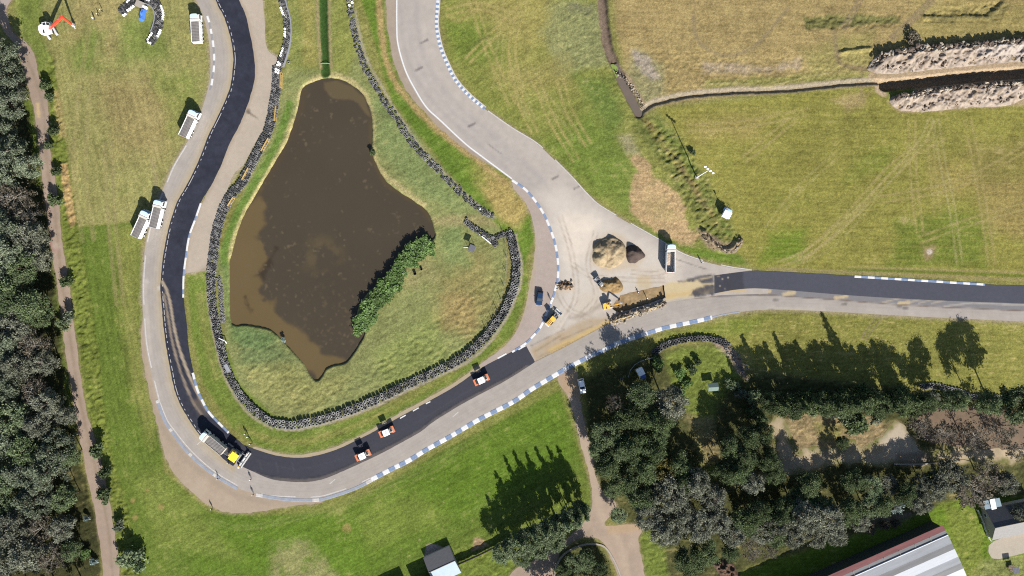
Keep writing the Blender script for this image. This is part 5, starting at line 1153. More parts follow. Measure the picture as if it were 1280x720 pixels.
# tracked excavators: boom given as points in the machine's own plane (y forward, z up)
def excavator(p, rz, slew, paint, cabp, label, boom, s_=1.0, tool='bucket', trk=P_lgrey):
    t = thing('excavator', label, 'excavator', p, rz=rz); Sm = Matrix.Rotation(slew, 4, 'Z')
    for sx in (-1, 1):
        MB().xprism([(-1.85 * s_, .12), (-2.05 * s_, .42 * s_), (-1.85 * s_, .78 * s_), (1.85 * s_, .78 * s_), (2.05 * s_, .42 * s_), (1.85 * s_, .12), (1.6 * s_, .02), (-1.6 * s_, .02)], min(sx * .85, sx * 1.4) * s_, max(sx * .85, sx * 1.4) * s_).build('track', trk, t)
    MB().box(-.9 * s_, .9 * s_, -1.1 * s_, 1.1 * s_, .35 * s_, .9 * s_, .05).build('undercarriage', P_dark, t)
    MB().lathe([(.7 * s_, .9 * s_), (.75 * s_, .95 * s_), (.7 * s_, 1.05 * s_)], 18).build('slew_ring', P_dark, t)
    def up(m, name, mat, par=t): return m.build(name, mat, par)
    m = MB(); m.prism([(-1.3 * s_, -1.4 * s_), (-1.0 * s_, -1.9 * s_), (0, -2.05 * s_), (1.0 * s_, -1.9 * s_), (1.3 * s_, -1.4 * s_), (1.3 * s_, .9 * s_), (-1.3 * s_, .9 * s_)], 1.05 * s_, 1.5 * s_, M=Sm); up(m, 'upper_deck', cabp)
    m = MB(); m.prism([(-1.25 * s_, -1.35 * s_), (-.95 * s_, -1.85 * s_), (0, -2.0 * s_), (.95 * s_, -1.85 * s_), (1.25 * s_, -1.35 * s_), (1.25 * s_, -.35 * s_), (-1.25 * s_, -.35 * s_)], 1.503 * s_, 2.15 * s_, M=Sm); up(m, 'engine_cover', cabp)
    m = MB(); m.box(.25 * s_, 1.2 * s_, -.9 * s_, -.5 * s_, 2.153 * s_, 2.19 * s_, .01, M=Sm); up(m, 'grille', P_dark)
    m = MB(); m.xprism([(-.3 * s_, 1.5 * s_), (-.3 * s_, 2.95 * s_), (.75 * s_, 2.95 * s_), (1.15 * s_, 2.2 * s_), (1.15 * s_, 1.5 * s_)], -1.25 * s_, -.3 * s_, M=Sm); cab = up(m, 'cab', cabp)
    m = MB(); m.box(-1.12 * s_, -.42 * s_, -.15 * s_, .65 * s_, 2.953 * s_, 2.97 * s_, .005, M=Sm); up(m, 'roof_window', P_glass, cab)
    m = MB(); m.raw([(-1.15 * s_, .78 * s_, 2.92 * s_), (-.4 * s_, .78 * s_, 2.92 * s_), (-.4 * s_, 1.165 * s_, 2.2 * s_), (-1.15 * s_, 1.165 * s_, 2.2 * s_)], [[0, 1, 2, 3]], M=Sm); up(m, 'windscreen', P_glass, cab)
    def beam(name, a, b_, w0, w1, mat, wx=.42):
        a = Vector((.15 * s_, *a)); b_ = Vector((.15 * s_, *b_)); d = (b_ - a).normalized(); n = Vector((0, -d.z, d.y)); V = []
        for q, hh in ((a, w0), (a.lerp(b_, .45), max(w0, w1) * 1.15), (b_, w1)):
            for sx in (-1, 1):
                for sn in (-1, 1): V.append(q + n * sn * hh / 2 + Vector((sx * wx / 2 * s_, 0, 0)))
        F = [[0, 1, 3, 2], [8, 10, 11, 9]]
        for k in (0, 4): F += [[k, k + 4, k + 5, k + 1], [k + 2, k + 3, k + 7, k + 6], [k, k + 2, k + 6, k + 4], [k + 1, k + 5, k + 7, k + 3]]
        m = MB(); m.raw(V, F, 0, Sm); return up(m, name, mat)
    bm_ = beam('boom', boom[0], boom[1], .5 * s_, .55 * s_, paint)
    st = beam('stick', boom[1], boom[2], .5 * s_, .3 * s_, paint, .34)
    def ram(a, b_, par): m = MB(); m.tube([(.15 * s_, *a), (.15 * s_, (a[0] + b_[0]) / 2, (a[1] + b_[1]) / 2)], .085 * s_, 8, M=Sm); m.tube([(.15 * s_, (a[0] + b_[0]) / 2, (a[1] + b_[1]) / 2), (.15 * s_, *b_)], .05 * s_, 8, M=Sm); up(m, 'ram', P_steel, par)
    B0, B1_, B2_ = [Vector((0, *q)) for q in boom[:3]]
    mid = B0.lerp(B1_, .5); ram((B0.y + .5 * s_, B0.z - .25), (mid.y + .1, mid.z - .3 * s_), bm_)
    mid2 = B0.lerp(B1_, .75); q2 = B1_.lerp(B2_, .12); ram((mid2.y, mid2.z + .45 * s_), (q2.y + .1, q2.z + .35 * s_), st)
    e = boom[2]; m = MB()
    if tool == 'bucket':
        m.xprism([(e[0] + .15, e[1] + .05), (e[0] + .45 * s_, e[1] - .45 * s_), (e[0] + .15 * s_, e[1] - .95 * s_), (e[0] - .45 * s_, e[1] - 1.0 * s_), (e[0] - .4 * s_, e[1] - .9 * s_), (e[0] + .1 * s_, e[1] - .8 * s_), (e[0] + .3 * s_, e[1] - .45 * s_), (e[0], e[1])], -.45 * s_, .6 * s_, M=Sm)
        for k in range(4): x = -.35 * s_ + k * .28 * s_; m.box(x, x + .1 * s_, e[0] - .65 * s_, e[0] - .42 * s_, e[1] - 1.03 * s_, e[1] - .95 * s_, .01, M=Sm)
        up(m, 'bucket', P_steel)
    else:
        m.box(-.2 * s_, .5 * s_, e[0] - .3 * s_, e[0] + .3 * s_, e[1] - .9 * s_, e[1], .04, M=Sm); m.box(-.55 * s_, .85 * s_, e[0] - .12 * s_, e[0] + .12 * s_, e[1] - 1.2 * s_, e[1] - .9 * s_, .03, M=Sm); up(m, 'grab', P_lgrey)
    return t
# red-boomed machine: chassis lies NW-SE, arm swung to the NE
excavator((64,39), bearing(7, 12), bearing(32, -7) - bearing(7, 12), P_red, P_white, 'white excavator with a raised red arm on the top-left field', [(.7, 1.9), (8.0, 7.0), (7.4, 1.6)], 1.12, 'grab')
excavator((759,382), bearing(10, -2), 0, P_yellow, P_yellow, 'small yellow excavator digging at the left end of the pit', [(.6, 1.3), (2.3, 2.9), (4.3, .9)], .72)

# wheel loader
def loader(p, rz):
    t = thing('wheel_loader', 'yellow wheel loader with a grey bucket parked on the junction kerb', 'wheel loader', p, rz=rz)
    for y in (-1.25, 1.0):
        for sx in (-1, 1): wheel(t, sx * .82, y, .58, .42)
    MB().box(-.62, .62, -2.35, -.55, .75, 1.75, .12).build('engine_hood', P_yellow, t)
    m = MB()
    for k in range(4): m.box(-.45, .45, -2.1 + k * .36, -1.95 + k * .36, 1.753, 1.78, .01)
    m.build('hood_louvre', P_dark, t)
    MB().box(-.85, .85, -2.75, -2.36, .55, 1.45, .1).build('counterweight', P_lgrey, t)
    MB().box(-.5, .5, -.5, 1.5, .55, 1.05, .06).build('front_frame', P_grey, t)
    c = MB().box(-.62, .62, -.5, .55, 1.06, 2.65, .08).build('cab', P_glass, t)
    MB().box(-.7, .7, -.58, .65, 2.652, 2.78, .05).build('cab_roof', P_yellow, c)
    for sx in (-1, 1): m = MB(); m.tube([(sx * .42, .75, 1.35), (sx * .42, 1.6, 1.25), (sx * .42, 2.35, .7)], .11, 8); m.build('lift_arm', P_grey, t)
    b_ = MB(); b_.xprism([(2.25, .95), (2.25, .25), (2.5, .12), (3.2, .10), (3.2, .16), (2.55, .2), (2.36, .35), (2.36, .95)], -1.15, 1.15)
    for sx in (-1, 1): b_.xprism([(2.3, .9), (2.3, .3), (3.1, .17), (2.75, .7)], min(sx * 1.15, sx * 1.2), max(sx * 1.15, sx * 1.2))
    b_.build('bucket', P_lgrey, t)
    return t
loader((690.5,398), bearing(13, -14))
# site dumper
def dumper(p, rz):
    t = thing('site_dumper', 'small grey site dumper standing between the sand and earth piles', 'site dumper', p, rz=rz)
    for y in (-.8, .85):
        for sx in (-1, 1): wheel(t, sx * .62, y, .42, .3)
    MB().box(-.4, .4, -1.3, 1.0, .45, .85, .06).build('chassis', P_dark, t)
    s_ = MB(); s_.raw([(-.55, .0, .9), (.55, .0, .9), (.55, 1.3, .85), (-.55, 1.3, .85), (-.8, -.1, 1.5), (.8, -.1, 1.5), (.8, 1.75, 1.35), (-.8, 1.75, 1.35), (-.72, 0, 1.5), (.72, 0, 1.5), (.72, 1.62, 1.36), (-.72, 1.62, 1.36), (-.5, .1, 1.0), (.5, .1, 1.0), (.5, 1.2, .95), (-.5, 1.2, .95)],
        [[0, 3, 2, 1], [0, 1, 5, 4], [1, 2, 6, 5], [2, 3, 7, 6], [3, 0, 4, 7], [4, 5, 9, 8], [5, 6, 10, 9], [6, 7, 11, 10], [7, 4, 8, 11], [8, 9, 13, 12], [9, 10, 14, 13], [10, 11, 15, 14], [11, 8, 12, 15], [12, 13, 14, 15]]); s_.build('skip', P_grey, t)
    MB().box(-.4, .4, -1.45, -.75, .86, 1.25, .08).build('engine_cover', P_lgrey, t)
    MB().box(-.25, .25, -.7, -.3, .86, 1.3, .05).build('seat', P_dark, t)
    MB().tube([(-.5, -.75, .9), (-.5, -.75, 2.5), (.5, -.75, 2.5), (.5, -.75, .9)], .05, 8).build('roll_bar', P_grey, t)
    MB().box(-.55, .55, -1.0, -.2, 2.5, 2.58, .03).build('canopy', P_grey, t)
    return t
dumper((748.5,353), bearing(-8, -9))

def car(p, rz, mat, label, suv=False):
    t = thing('parked_car', label, 'car', p, rz=rz); hz = .12 if suv else 0
    body = [(-2.15, .35), (-2.2, .75 + hz), (-2.1, .92 + hz), (-1.2, 1.0 + hz), (.75, .98 + hz), (1.95, .84 + hz), (2.18, .66 + hz), (2.2, .35)]
    m = MB(); secs = [(-.9, .0), (-.84, .06), (.84, .06), (.9, .0)]
    n = len(body); V = []; F = []
    for x, dz in ((-.9, 0), (-.80, .05), (.80, .05), (.9, 0)):
        for (y, z_) in body: V.append((x, y * (.985 if abs(x) > .85 else 1), z_ + (dz if z_ > .5 else 0)))
    for k in range(3):
        for i in range(n): j = (i + 1) % n; F.append([k * n + i, k * n + j, (k + 1) * n + j, (k + 1) * n + i])
    F += [list(range(n)), list(range(3 * n, 4 * n))[::-1]]
    b_ = MB().raw(V, F).build('body', mat, t)
    zb = 1.0 + hz; zt = 1.46 + hz * 1.6; rear = -2.0 if suv else -1.75
    gh = [(-.80, rear, zb), (.80, rear, zb), (.80, .95, zb - .02), (-.80, .95, zb - .02), (-.66, rear + .3, zt), (.66, rear + .3, zt), (.66, .10, zt), (-.66, .10, zt)]
    MB().raw(gh, [[0, 1, 5, 4], [1, 2, 6, 5], [2, 3, 7, 6], [3, 0, 4, 7], [4, 5, 6, 7]]).build('windows', P_glass, t)
    MB().box(-.67, .67, rear + .28, .12, zt + .003, zt + .055, .03).build('roof', mat, t)
    m = MB()
    for sx in (-1, 1):
        m.tube([(sx * .80, .93, zb), (sx * .665, .11, zt)], .035, 6); m.tube([(sx * .80, rear, zb), (sx * .665, rear + .3, zt)], .05, 6); m.tube([(sx * .80, -.5, zb), (sx * .67, -.5, zt)], .035, 6)
    m.build('pillar', mat, t)
    for y in (-1.35, 1.35):
        for sx in (-1, 1): wheel(t, sx * .80, y, .33, .22, 14)
    for sx in (-1, 1):
        MB().box(sx * .65 - .17, sx * .65 + .17, 2.12, 2.21, .6 + hz, .76 + hz, .03).build('headlight', P_lamp, t)
        MB().box(sx * .68 - .12, sx * .68 + .12, -2.24, -2.17, .68 + hz, .9 + hz, .02).build('tail_light', P_tail, t)
        MB().box(sx * 1.0 - .09, sx * 1.0 + .09, .62, .78, zb - .05, zb + .1, .03).build('mirror', mat, t)
    return t
car((674.5,372.5), bearing(-2, 20), P_dblue, 'dark blue car parked on the gravel beside the wheel loader')
car((727,482), bearing(4, 19), P_white, 'white car parked at the edge of the wood beside the dirt track', True)

# lighting mast
def mast(p):
    t = thing('lighting_mast', 'tall white lighting mast with a cluster of lamps in the right-hand field', 'lighting mast', p); Hm = 12.6
    MB().box(-.5, .5, -.5, .5, 0, .25, .05).build('base', M_concr, t)
    MB().tube([(0, 0, .2), (0, 0, Hm * .5), (0, 0, Hm)], .20, 10, r1=.11).build('pole', M_wpaint, t)
    hd = MB().tube([(-1.1, .9, Hm), (1.1, -.9, Hm)], .08, 8).build('crossarm', M_galv, t)
    for k in (-1, -.35, .35, 1):
        m = MB(); m.box(-.32, .32, -.22, .22, -.18, .2, .06, M=Matrix.Translation((1.1 * k, -.9 * k, Hm + .2)) @ Matrix.Rotation(.6, 4, 'X')); m.build('lamp', M_wpaint, t)
    return t
mast((871,221.5))
# marshal hut
def hut(p, rz):
    t = thing('marshal_post', 'small white-roofed marshal post with a pale blue deck in the right-hand field', 'marshal post', p, rz=rz)
    MB().box(-1.0, 1.0, -.9, .9, .5, 2.3, .03).build('cabin', M_wpaint, t)
    MB().box(-1.15, 1.15, -1.05, 1.05, 2.302, 2.42, .04).build('roof', M_wpaint, t)
    MB().box(-1.3, 1.3, .92, 2.1, .45, .58, .02).build('deck', P_skyb, t)
    m = MB(); m.tube([(-1.25, 2.05, .58), (-1.25, 2.05, 1.5), (1.25, 2.05, 1.5), (1.25, 2.05, .58)], .035, 6); m.tube([(1.25, 2.05, 1.5), (1.25, .95, 1.5)], .035, 6); m.build('railing', M_galv, t)
    for sx in (-.85, .85):
        for sy in (-.75, .75, 1.95): MB().tube([(sx, sy, 0), (sx, sy, .5)], .06, 6).build('leg', M_galv, t)
    m = MB(); m.raw([(-.5, .905, 1.3), (.5, .905, 1.3), (.5, .905, 2.0), (-.5, .905, 2.0)], [[0, 1, 2, 3]]); m.build('window', P_glass, t)
    MB().tube([(-1.15, 1.0, 0), (-1.15, 1.0, 4.4)], .05, 6).build('signal_pole', M_galv, t)
    MB().box(-1.5, -.8, .96, 1.04, 3.5, 4.4, .02).build('signal_board', P_grey, t)
    return t
hut((906,269), math.radians(-28))

# blue sheeted stack and pale boards inside the horseshoe
m = MB(); V = []; F = []
for i in range(9):
    for j in range(5):
        x = -.65 + 1.3 * j / 4; y = -1.9 + 3.8 * i / 8; e = j in (0, 4) or i in (0, 8)
        V.append((x * (1.1 if e else 1), y * (1.05 if e else 1), .05 if e else 1.2 + .12 * math.sin(i * 1.7) + .08 * math.cos(j * 2 + i)))
for i in range(8):
    for j in range(4): a = i * 5 + j; F.append([a, a + 1, a + 6, a + 5])
o = m.raw(V, F).build('tarpaulin_stack', paint_mat('blue tarpaulin', (.045, .13, .42), .5)); o.location = (*W((179,19)), 0); o.rotation_euler = (0, 0, math.radians(-14)); tag(o, 'stack under a blue tarpaulin inside the tyre horseshoe', 'tarpaulin')
t = thing('pallet_stack', 'pale cream stack of boards beside the blue tarpaulin', 'board stack', (176.5,6.5), rz=math.radians(-24))
for k in range(3): MB().box(-1.3, 1.1, -.9, .9, .12 + k * .3, .38 + k * .3, .02).build('board_layer', M_concr, t)
m = MB(); 
for x in (-1.0, 0, .9): m.box(x - .08, x + .08, -.9, .9, 0, .118, .01)
m.build('bearer', M_timber, t)
m = MB(); m.box(-.9, .7, -.45, .45, 0, .75, .12); m.box(-.5, .3, -.3, .3, .753, 1.0, .1); o = m.build('white_crate', P_white); o.location = (*W((182,9.5)), 0); o.rotation_euler = (0, 0, -.5); tag(o, 'bright white crate at the corner of the pale board stack', 'crate')

# ================================================================== PEOPLE
def person_mesh(pose, jacket, trousers, skin, boots, nm):
    V = []; E = []; Rr = []; Tg = []
    def v(p, r, tg, par=None):
        V.append(p); Rr.append(r); Tg.append(tg)
        if par is not None: E.append((par, len(V) - 1))
        return len(V) - 1
    ln = pose.get('lean', 0); sw = pose.get('stride', 0)
    def T(x, y, z_):                      # bend the upper body forward about the hips
        if z_ <= .95: return (x, y, z_)
        c, s_ = math.cos(ln), math.sin(ln); dz = z_ - .95; return (x, y * c + dz * s_, .95 + dz * c - y * s_)
    pel = v((0, 0, .95), .15, 't')
    ab = v(T(0, .01, 1.12), .14, 'j', pel); ch = v(T(0, 0, 1.33), .155, 'j', ab); nk = v(T(0, .01, 1.49), .062, 's', ch); hd0 = v(T(0, .03, 1.58), .085, 's', nk); v(T(0, .03, 1.70), .088, 's', hd0)
    v(T(0, .115, 1.61), .022, 's', hd0)   # nose
    for sx in (-1, 1):
        k = sx * sw
        hp = v((sx * .10, 0, .90), .095, 't', pel); kn = v((sx * .11, .02 + .22 * k, .50), .068, 't', hp); an = v((sx * .11, -.02 + .30 * k, .09), .045, 't', kn); v((sx * .12, .14 + .30 * k, .05), .045, 'b', an)
        sh = v(T(sx * .20, 0, 1.40), .07, 'j', ch); a = pose.get('arm', (0, 0))[0 if sx < 0 else 1]
        def AT(l, out): return T(sx * (.22 + out), math.sin(a) * l, 1.40 - math.cos(a) * l)
        el = v(AT(.29, .06), .05, 'j', sh); wr = v(AT(.53, .05), .035, 'j', el); pm = v(AT(.61, .05), .04, 's', wr)
        for q in range(4): fx = (q - 1.5) * .02; f1_ = v((V[pm][0] + sx * .005, V[pm][1] + fx, V[pm][2] - .05), .011, 's', pm); v((V[f1_][0] - sx * .02, V[f1_][1] + .005, V[f1_][2] - .035 - .006 * (q in (1, 2))), .009, 's', f1_)
        v((V[pm][0] - sx * .02, V[pm][1] + .05, V[pm][2] - .03), .011, 's', pm)
    me = bpy.data.meshes.new(nm); me.from_pydata(V, E, []); ob = bpy.data.objects.new(nm, me); LINK(ob)
    md = ob.modifiers.new('skin', 'SKIN'); sv = me.skin_vertices[0].data
    for i, r in enumerate(Rr): sv[i].radius = (r, r)
    sv[0].use_root = True
    ss = ob.modifiers.new('sub', 'SUBSURF'); ss.levels = 1; ss.render_levels = 1
    dg = bpy.context.evaluated_depsgraph_get(); out = bpy.data.meshes.new_from_object(ob.evaluated_get(dg))
    bpy.data.objects.remove(ob); P = np.array(V); out.materials.clear()
    for m_ in (jacket, trousers, skin, boots): out.materials.append(m_)
    Ea = np.array(E); A, B = P[Ea[:, 0]], P[Ea[:, 1]]; D = B - A
    for f in out.polygons:
        c = np.array(f.center); tt = np.clip(((c - A) * D).sum(1) / ((D * D).sum(1) + 1e-9), 0, 1); k = int(np.argmin(((A + D * tt[:, None] - c) ** 2).sum(1)))
        tg = Tg[Ea[k][1]]; f.material_index = {'j': 0, 't': 1, 's': 2, 'b': 3}[tg]; f.use_smooth = True
    head = Vector(T(0, .03, 1.66)); return out, head, ln
J_pl = surf_mat('pale work jacket', (.48, .48, .46), rough=.8, var=.1); J_dk = surf_mat('dark work jacket', (.035, .04, .05), rough=.85, var=.2)
Tr = surf_mat('dark trousers', (.025, .028, .04), rough=.9, var=.2); Sk = surf_mat('skin', (.42, .26, .19), rough=.6, var=.05); Bt = surf_mat('boots', (.02, .016, .013), rough=.7, var=.2)
POSES = {'stand': dict(arm=(.05, .1)), 'walk': dict(stride=1, arm=(.45, -.4)), 'rake': dict(lean=.5, arm=(.9, 1.2), stride=.5), 'look': dict(lean=.12, arm=(.5, .3))}
_pm = {}
hm = MB(); hm.lathe([(.105, -.02), (.135, -.015), (.135, 0), (.112, .01), (.108, .06), (.08, .115), (.03, .135)], 14)
hm_me = {}
def person(p, face, pose, jk, hat, label, z=0.02):
    key = (pose, jk)
    if key not in _pm: _pm[key] = person_mesh(POSES[pose], {'pl': J_pl, 'dk': J_dk}[jk], Tr, Sk, Bt, 'person')
    me, hd, ln = _pm[key]
    o = add('person', me, None, (*W(p), z), face); tag(o, label, 'person', 'people on site')
    if hat not in hm_me:
        h_ = hm.build('helmet', P_white if hat == 'w' else P_orange, o); hm_me[hat] = h_.data
    else: h_ = add('helmet', hm_me[hat], o)
    h_.location = hd; h_.rotation_euler = (-ln, 0, 0)
    return o
PEOPLE = [((308,541.5),.8,'stand','dk','w','person in dark clothes at the top of the trio standing beside the paver\'s screed'), ((311,545),2.4,'stand','pl','w','person in pale clothes, second of the trio beside the paver\'s screed'), ((315.5,553.5),1.9,'rake','dk','w','person in dark clothes bending with arms out at the screed\'s upper end'),
  ((286.5,578),-.6,'look','dk','w','person in dark clothes walking beside the lower side of the yellow-roofed paver'), ((301,583.5),1.2,'rake','pl','w','person in pale clothes bending at the screed\'s lower end'), ((274,597.5),-1.2,'walk','dk','w','person in dark clothes striding along the pale kerb below the paver'),
  ((314.5,598.5),.4,'stand','dk','w','person in dark clothes standing on the old tarmac below the fresh strip'), ((317.5,617.5),.2,'stand','dk','w','person in dark clothes standing on the faded kerb below the fresh strip'), ((266,635),-.4,'stand','dk','w','person with a white helmet standing at the gravel\'s grassy edge'),
  ((119,24.5),1.2,'stand','pl','w','person in pale clothes nearest the red-armed excavator'), ((124.5,20),-1.0,'walk','dk','w','person in dark clothes in the middle of the trio on the field'), ((129,14.5),2.0,'stand','dk','w','person in dark clothes farthest from the red-armed excavator'),
  ((798,366.5),.6,'rake','dk','w','person in dark clothes bending in the pit, left of two'), ((808.5,372.5),-.9,'stand','pl','w','person in pale clothes standing in the pit, right of two'), ((688.5,375),1.0,'stand','dk','w','person in dark clothes on the kerb beside the wheel loader'), ((876.5,328.5),-.5,'stand','dk','w','lone person in dark clothes on the tarmac edge right of the empty tipper')]
for p, f, po, jk, hat, lb in PEOPLE: person(p, f, po, jk, hat, lb, z=-.52 if 'in the pit' in lb else .03)
# rake in hand of the two bending at the screed
# ================================================================== TREES AND SHRUBS
M_bark = surf_mat('bark', (.085, .066, .05), rough=1, var=.35, scale=4, spec=.1); M_palebark = surf_mat('pale bark', (.24, .215, .18), rough=1, var=.3, scale=4, spec=.1)
L_dark = leaf_mat('dark leaves', (0.03, 0.046, 0.02), (0.058, 0.085, 0.036), (0.12, 0.155, 0.07), 0.35)
L_mid = leaf_mat('mid green leaves', (0.042, 0.064, 0.027), (0.085, 0.118, 0.052), (0.16, 0.2, 0.1), 0.35)
L_grey = leaf_mat('grey green needles', (0.052, 0.068, 0.042), (0.105, 0.128, 0.08), (0.22, 0.25, 0.17), 0.35)
L_olive = leaf_mat('olive grey leaves', (0.052, 0.058, 0.036), (0.102, 0.11, 0.068), (0.24, 0.25, 0.19), 0.35)
L_light = leaf_mat('light green leaves', (0.055, 0.085, 0.036), (0.115, 0.15, 0.07), (0.22, 0.26, 0.15), 0.35)
L_amber = leaf_mat('yellowing leaves', (.05, .048, .016), (.11, .10, .034), (.17, .15, .05))
L_brown = leaf_mat('brown twigs', (0.062, 0.053, 0.038), (0.105, 0.092, 0.066), (0.15, 0.133, 0.1), 0.3)
L_bright = leaf_mat('fresh green leaves', (.048,.095,.022), (.105,.17,.046), (.17,.25,.09), 0.35)
L_pale = leaf_mat('pale blue green leaves', (.12, .17, .15), (.22, .29, .27), (.32, .38, .36))

def leaves(Cn, size, rs, upbias=.6, aspect=1.7):
    n = len(Cn); nr = rs.normal(size=(n, 3)); nr[:, 2] = np.abs(nr[:, 2]) + upbias; nr /= np.linalg.norm(nr, axis=1)[:, None]
    a = np.cross(nr, rs.normal(size=(n, 3))); a /= np.linalg.norm(a, axis=1)[:, None] + 1e-9; b = np.cross(nr, a)
    s = size * rs.uniform(.6, 1.35, n)[:, None]
    V = np.stack([Cn - a * s * aspect * .5, Cn + b * s * .5, Cn + a * s * aspect * .5, Cn - b * s * .5], 1).reshape(-1, 3)
    return V, np.arange(4 * n).reshape(n, 4)
def crown_mesh(centres, radii, per, size, mat, rs, flat=.75, tints=None, upbias=.6):
    Cs = []; Ts = []
    for k, (c, r) in enumerate(zip(centres, radii)):
        n = int(per * (r / np.mean(radii)) ** 2); d = rs.normal(size=(n, 3)); d /= np.linalg.norm(d, axis=1)[:, None]; d[:, 2] = np.where(d[:, 2] < -.3, -d[:, 2], d[:, 2])
        q = np.array(c) + d * (r * np.where(rs.rand(n) < .35, rs.uniform(.4, 1.7, n), rs.uniform(.35, 1.08, n)))[:, None] * np.array([1, 1, flat]); Cs.append(q)
        Ts.append(np.clip(rs.normal((rs.uniform(.2, .75) if tints is None else tints[k]), .17, n), 0, 1))
    Cs = np.vstack(Cs); T = np.concatenate(Ts); V, F = leaves(Cs, size, rs, upbias)
    me = mesh_np('crown', V, F, [mat]); at = me.attributes.new('tint', 'FLOAT', 'FACE'); at.data.foreach_set('value', T.astype(np.float32)); return me
def trunk_mesh(h, r0, tips, bark, rs, twigs=0):
    m = MB(); lean = (rs.uniform(-.3, .3), rs.uniform(-.3, .3))
    def tp(z): return Vector((lean[0] * z / h + .08 * math.sin(z), lean[1] * z / h + .08 * math.cos(1.3 * z), z))
    m.tube([tp(h * t) - Vector((0, 0, .2 if t == 0 else 0)) for t in (0, .1, .3, .55, .78, .95)], r0, 9, r1=r0 * .25)
    for c in tips:
        c = Vector(c); zb = min(h * .85, max(h * .22, c.z - c.xy.length * rs.uniform(.35, .8))); s_ = tp(zb); md = s_.lerp(c, .5) + Vector((rs.uniform(-.25, .25), rs.uniform(-.25, .25), .35))
        m.tube([s_, md, c], r0 * .34, 5, r1=r0 * .09, cap=False)
        for k in range(twigs):
            a = md.lerp(c, rs.uniform(.1, 1)); d = Vector(rs.normal(size=3)).normalized(); d.z = abs(d.z) * .6; m.tube([a, a + d * rs.uniform(.6, 1.5)], r0 * .07, 3, r1=r0 * .03, cap=False)
    return mesh_np('trunk', m.v, m.f, [bark], None, True)
def proto(kind, seed):
    rs = np.random.RandomState(seed); U = rs.uniform
    if kind == 'conifer':
        h = 13; Cs = []; Rs = []
        for k in range(15):
            z = 1.6 + 11.2 * k / 14; rr = 2.5 * (1 - k / 14.5) ** .85 * U(.8, 1.15); n = max(1, int(3 + 4 * (1 - k / 14)))
            for j in range(n): a = 2 * PI * j / n + U(0, 1.2); q = rr * U(.5, .95); Cs.append((q * math.cos(a), q * math.sin(a), z - q * .25)); Rs.append(.35 + .42 * (1 - k / 14) * U(.7, 1.3))
        Cs.append((0, 0, 13.1)); Rs.append(.25)
        return h, 2.6, trunk_mesh(h, .2, [Cs[i] for i in range(0, len(Cs), 5)], M_bark, rs), crown_mesh(Cs, Rs, 62, .34, L_dark, rs, .8, upbias=.2)
    if kind == 'spire':
        h = 12; Cs = []; Rs = []
        for k in range(30): z = 2 + 9.6 * k / 29; rr = 1.5 * math.sin(min(1, .25 + k / 29 * .75) * PI) ** .7 + .15; a = U(0, 6.3); q = rr * U(.2, .9); Cs.append((q * math.cos(a), q * math.sin(a), z)); Rs.append(U(.5, .95) * (1 - .55 * k / 29))
        return h, 1.9, trunk_mesh(h, .18, Cs[::5], M_bark, rs), crown_mesh(Cs, Rs, 85, .34, L_light, rs, 1.1)
    P = dict(broad=(12, 4.2, 46, 1.15, 150, .28, L_mid, M_bark, .55), dark=(12, 4.2, 46, 1.15, 150, .28, L_dark, M_bark, .55), pine=(12, 4.2, 56, .95, 120, .28, L_grey, M_bark, .45), olive=(11, 4.4, 62, .9, 110, .27, L_olive, M_palebark, .5),
             light=(11, 3.6, 44, 1.0, 140, .28, L_light, M_bark, .6), amber=(11, 3.6, 44, .95, 130, .28, L_amber, M_bark, .55), bare=(10, 4.6, 58, .8, 17, .30, L_brown, M_palebark, .5), palebare=(8, 3.5, 40, .7, 16, .30, L_pale, M_palebark, .5))[kind]
    h, r, nc, rc, per, sz, lm, bk, low = P; Cs = []; Rs = []
    lob = [(U(0, 6.3), U(.55, 1.15)) for _ in range(6)]
    while len(Cs) < nc:
        a = U(0, 6.3); el_ = math.asin(U(-.25, 1)); w_ = max(.35, min(1.2, max(l * math.cos((a - b) * .9) ** 2 for b, l in lob) + .25)); q = U(.35, 1) ** .5 * (.62 + .38 * w_)
        x, y = r * q * math.cos(el_) * math.cos(a), r * q * math.cos(el_) * math.sin(a); z = h * (low + .05) + (h * (1 - low) - 1.0) * q * math.sin(el_) + U(-.4, .4)
        Cs.append((x, y, z)); Rs.append(rc * U(.55, 1.3))
    tw = 12 if kind in ('bare', 'palebare') else (3 if kind == 'olive' else 0)
    return h, r, trunk_mesh(h, .26, [Cs[i] for i in range(0, nc, 2 if tw else 3)], bk, rs, tw), crown_mesh(Cs, Rs, per, sz, lm, rs)
def bush_proto(mat, seed, n=20, spread=1.0, sz=.24, per=75):
    rs = np.random.RandomState(seed); Cs = [(rs.normal() * .45 * spread, rs.normal() * .45 * spread, rs.uniform(.4, 1.2)) for _ in range(n)]; Rs = [rs.uniform(.28, .55) for _ in range(n)]
    m = MB()
    for k in range(5): c = Cs[k]; m.tube([(c[0] * .15, c[1] * .15, -.1), (c[0] * .6, c[1] * .6, c[2] * .6), c], .05, 5, r1=.02, cap=False)
    return 1.6, 1.1, mesh_np('stem', m.v, m.f, [M_bark], None, True), crown_mesh(Cs, Rs, per, sz, mat, rs, .85)
PROTO = {}
for k in ('conifer', 'spire', 'broad', 'dark', 'pine', 'olive', 'light', 'amber', 'bare', 'palebare'):
    PROTO[k] = [proto(k, 100 + 17 * i + len(k)) for i in range(3 if k in ('olive', 'pine', 'broad', 'dark', 'bare') else 2)]
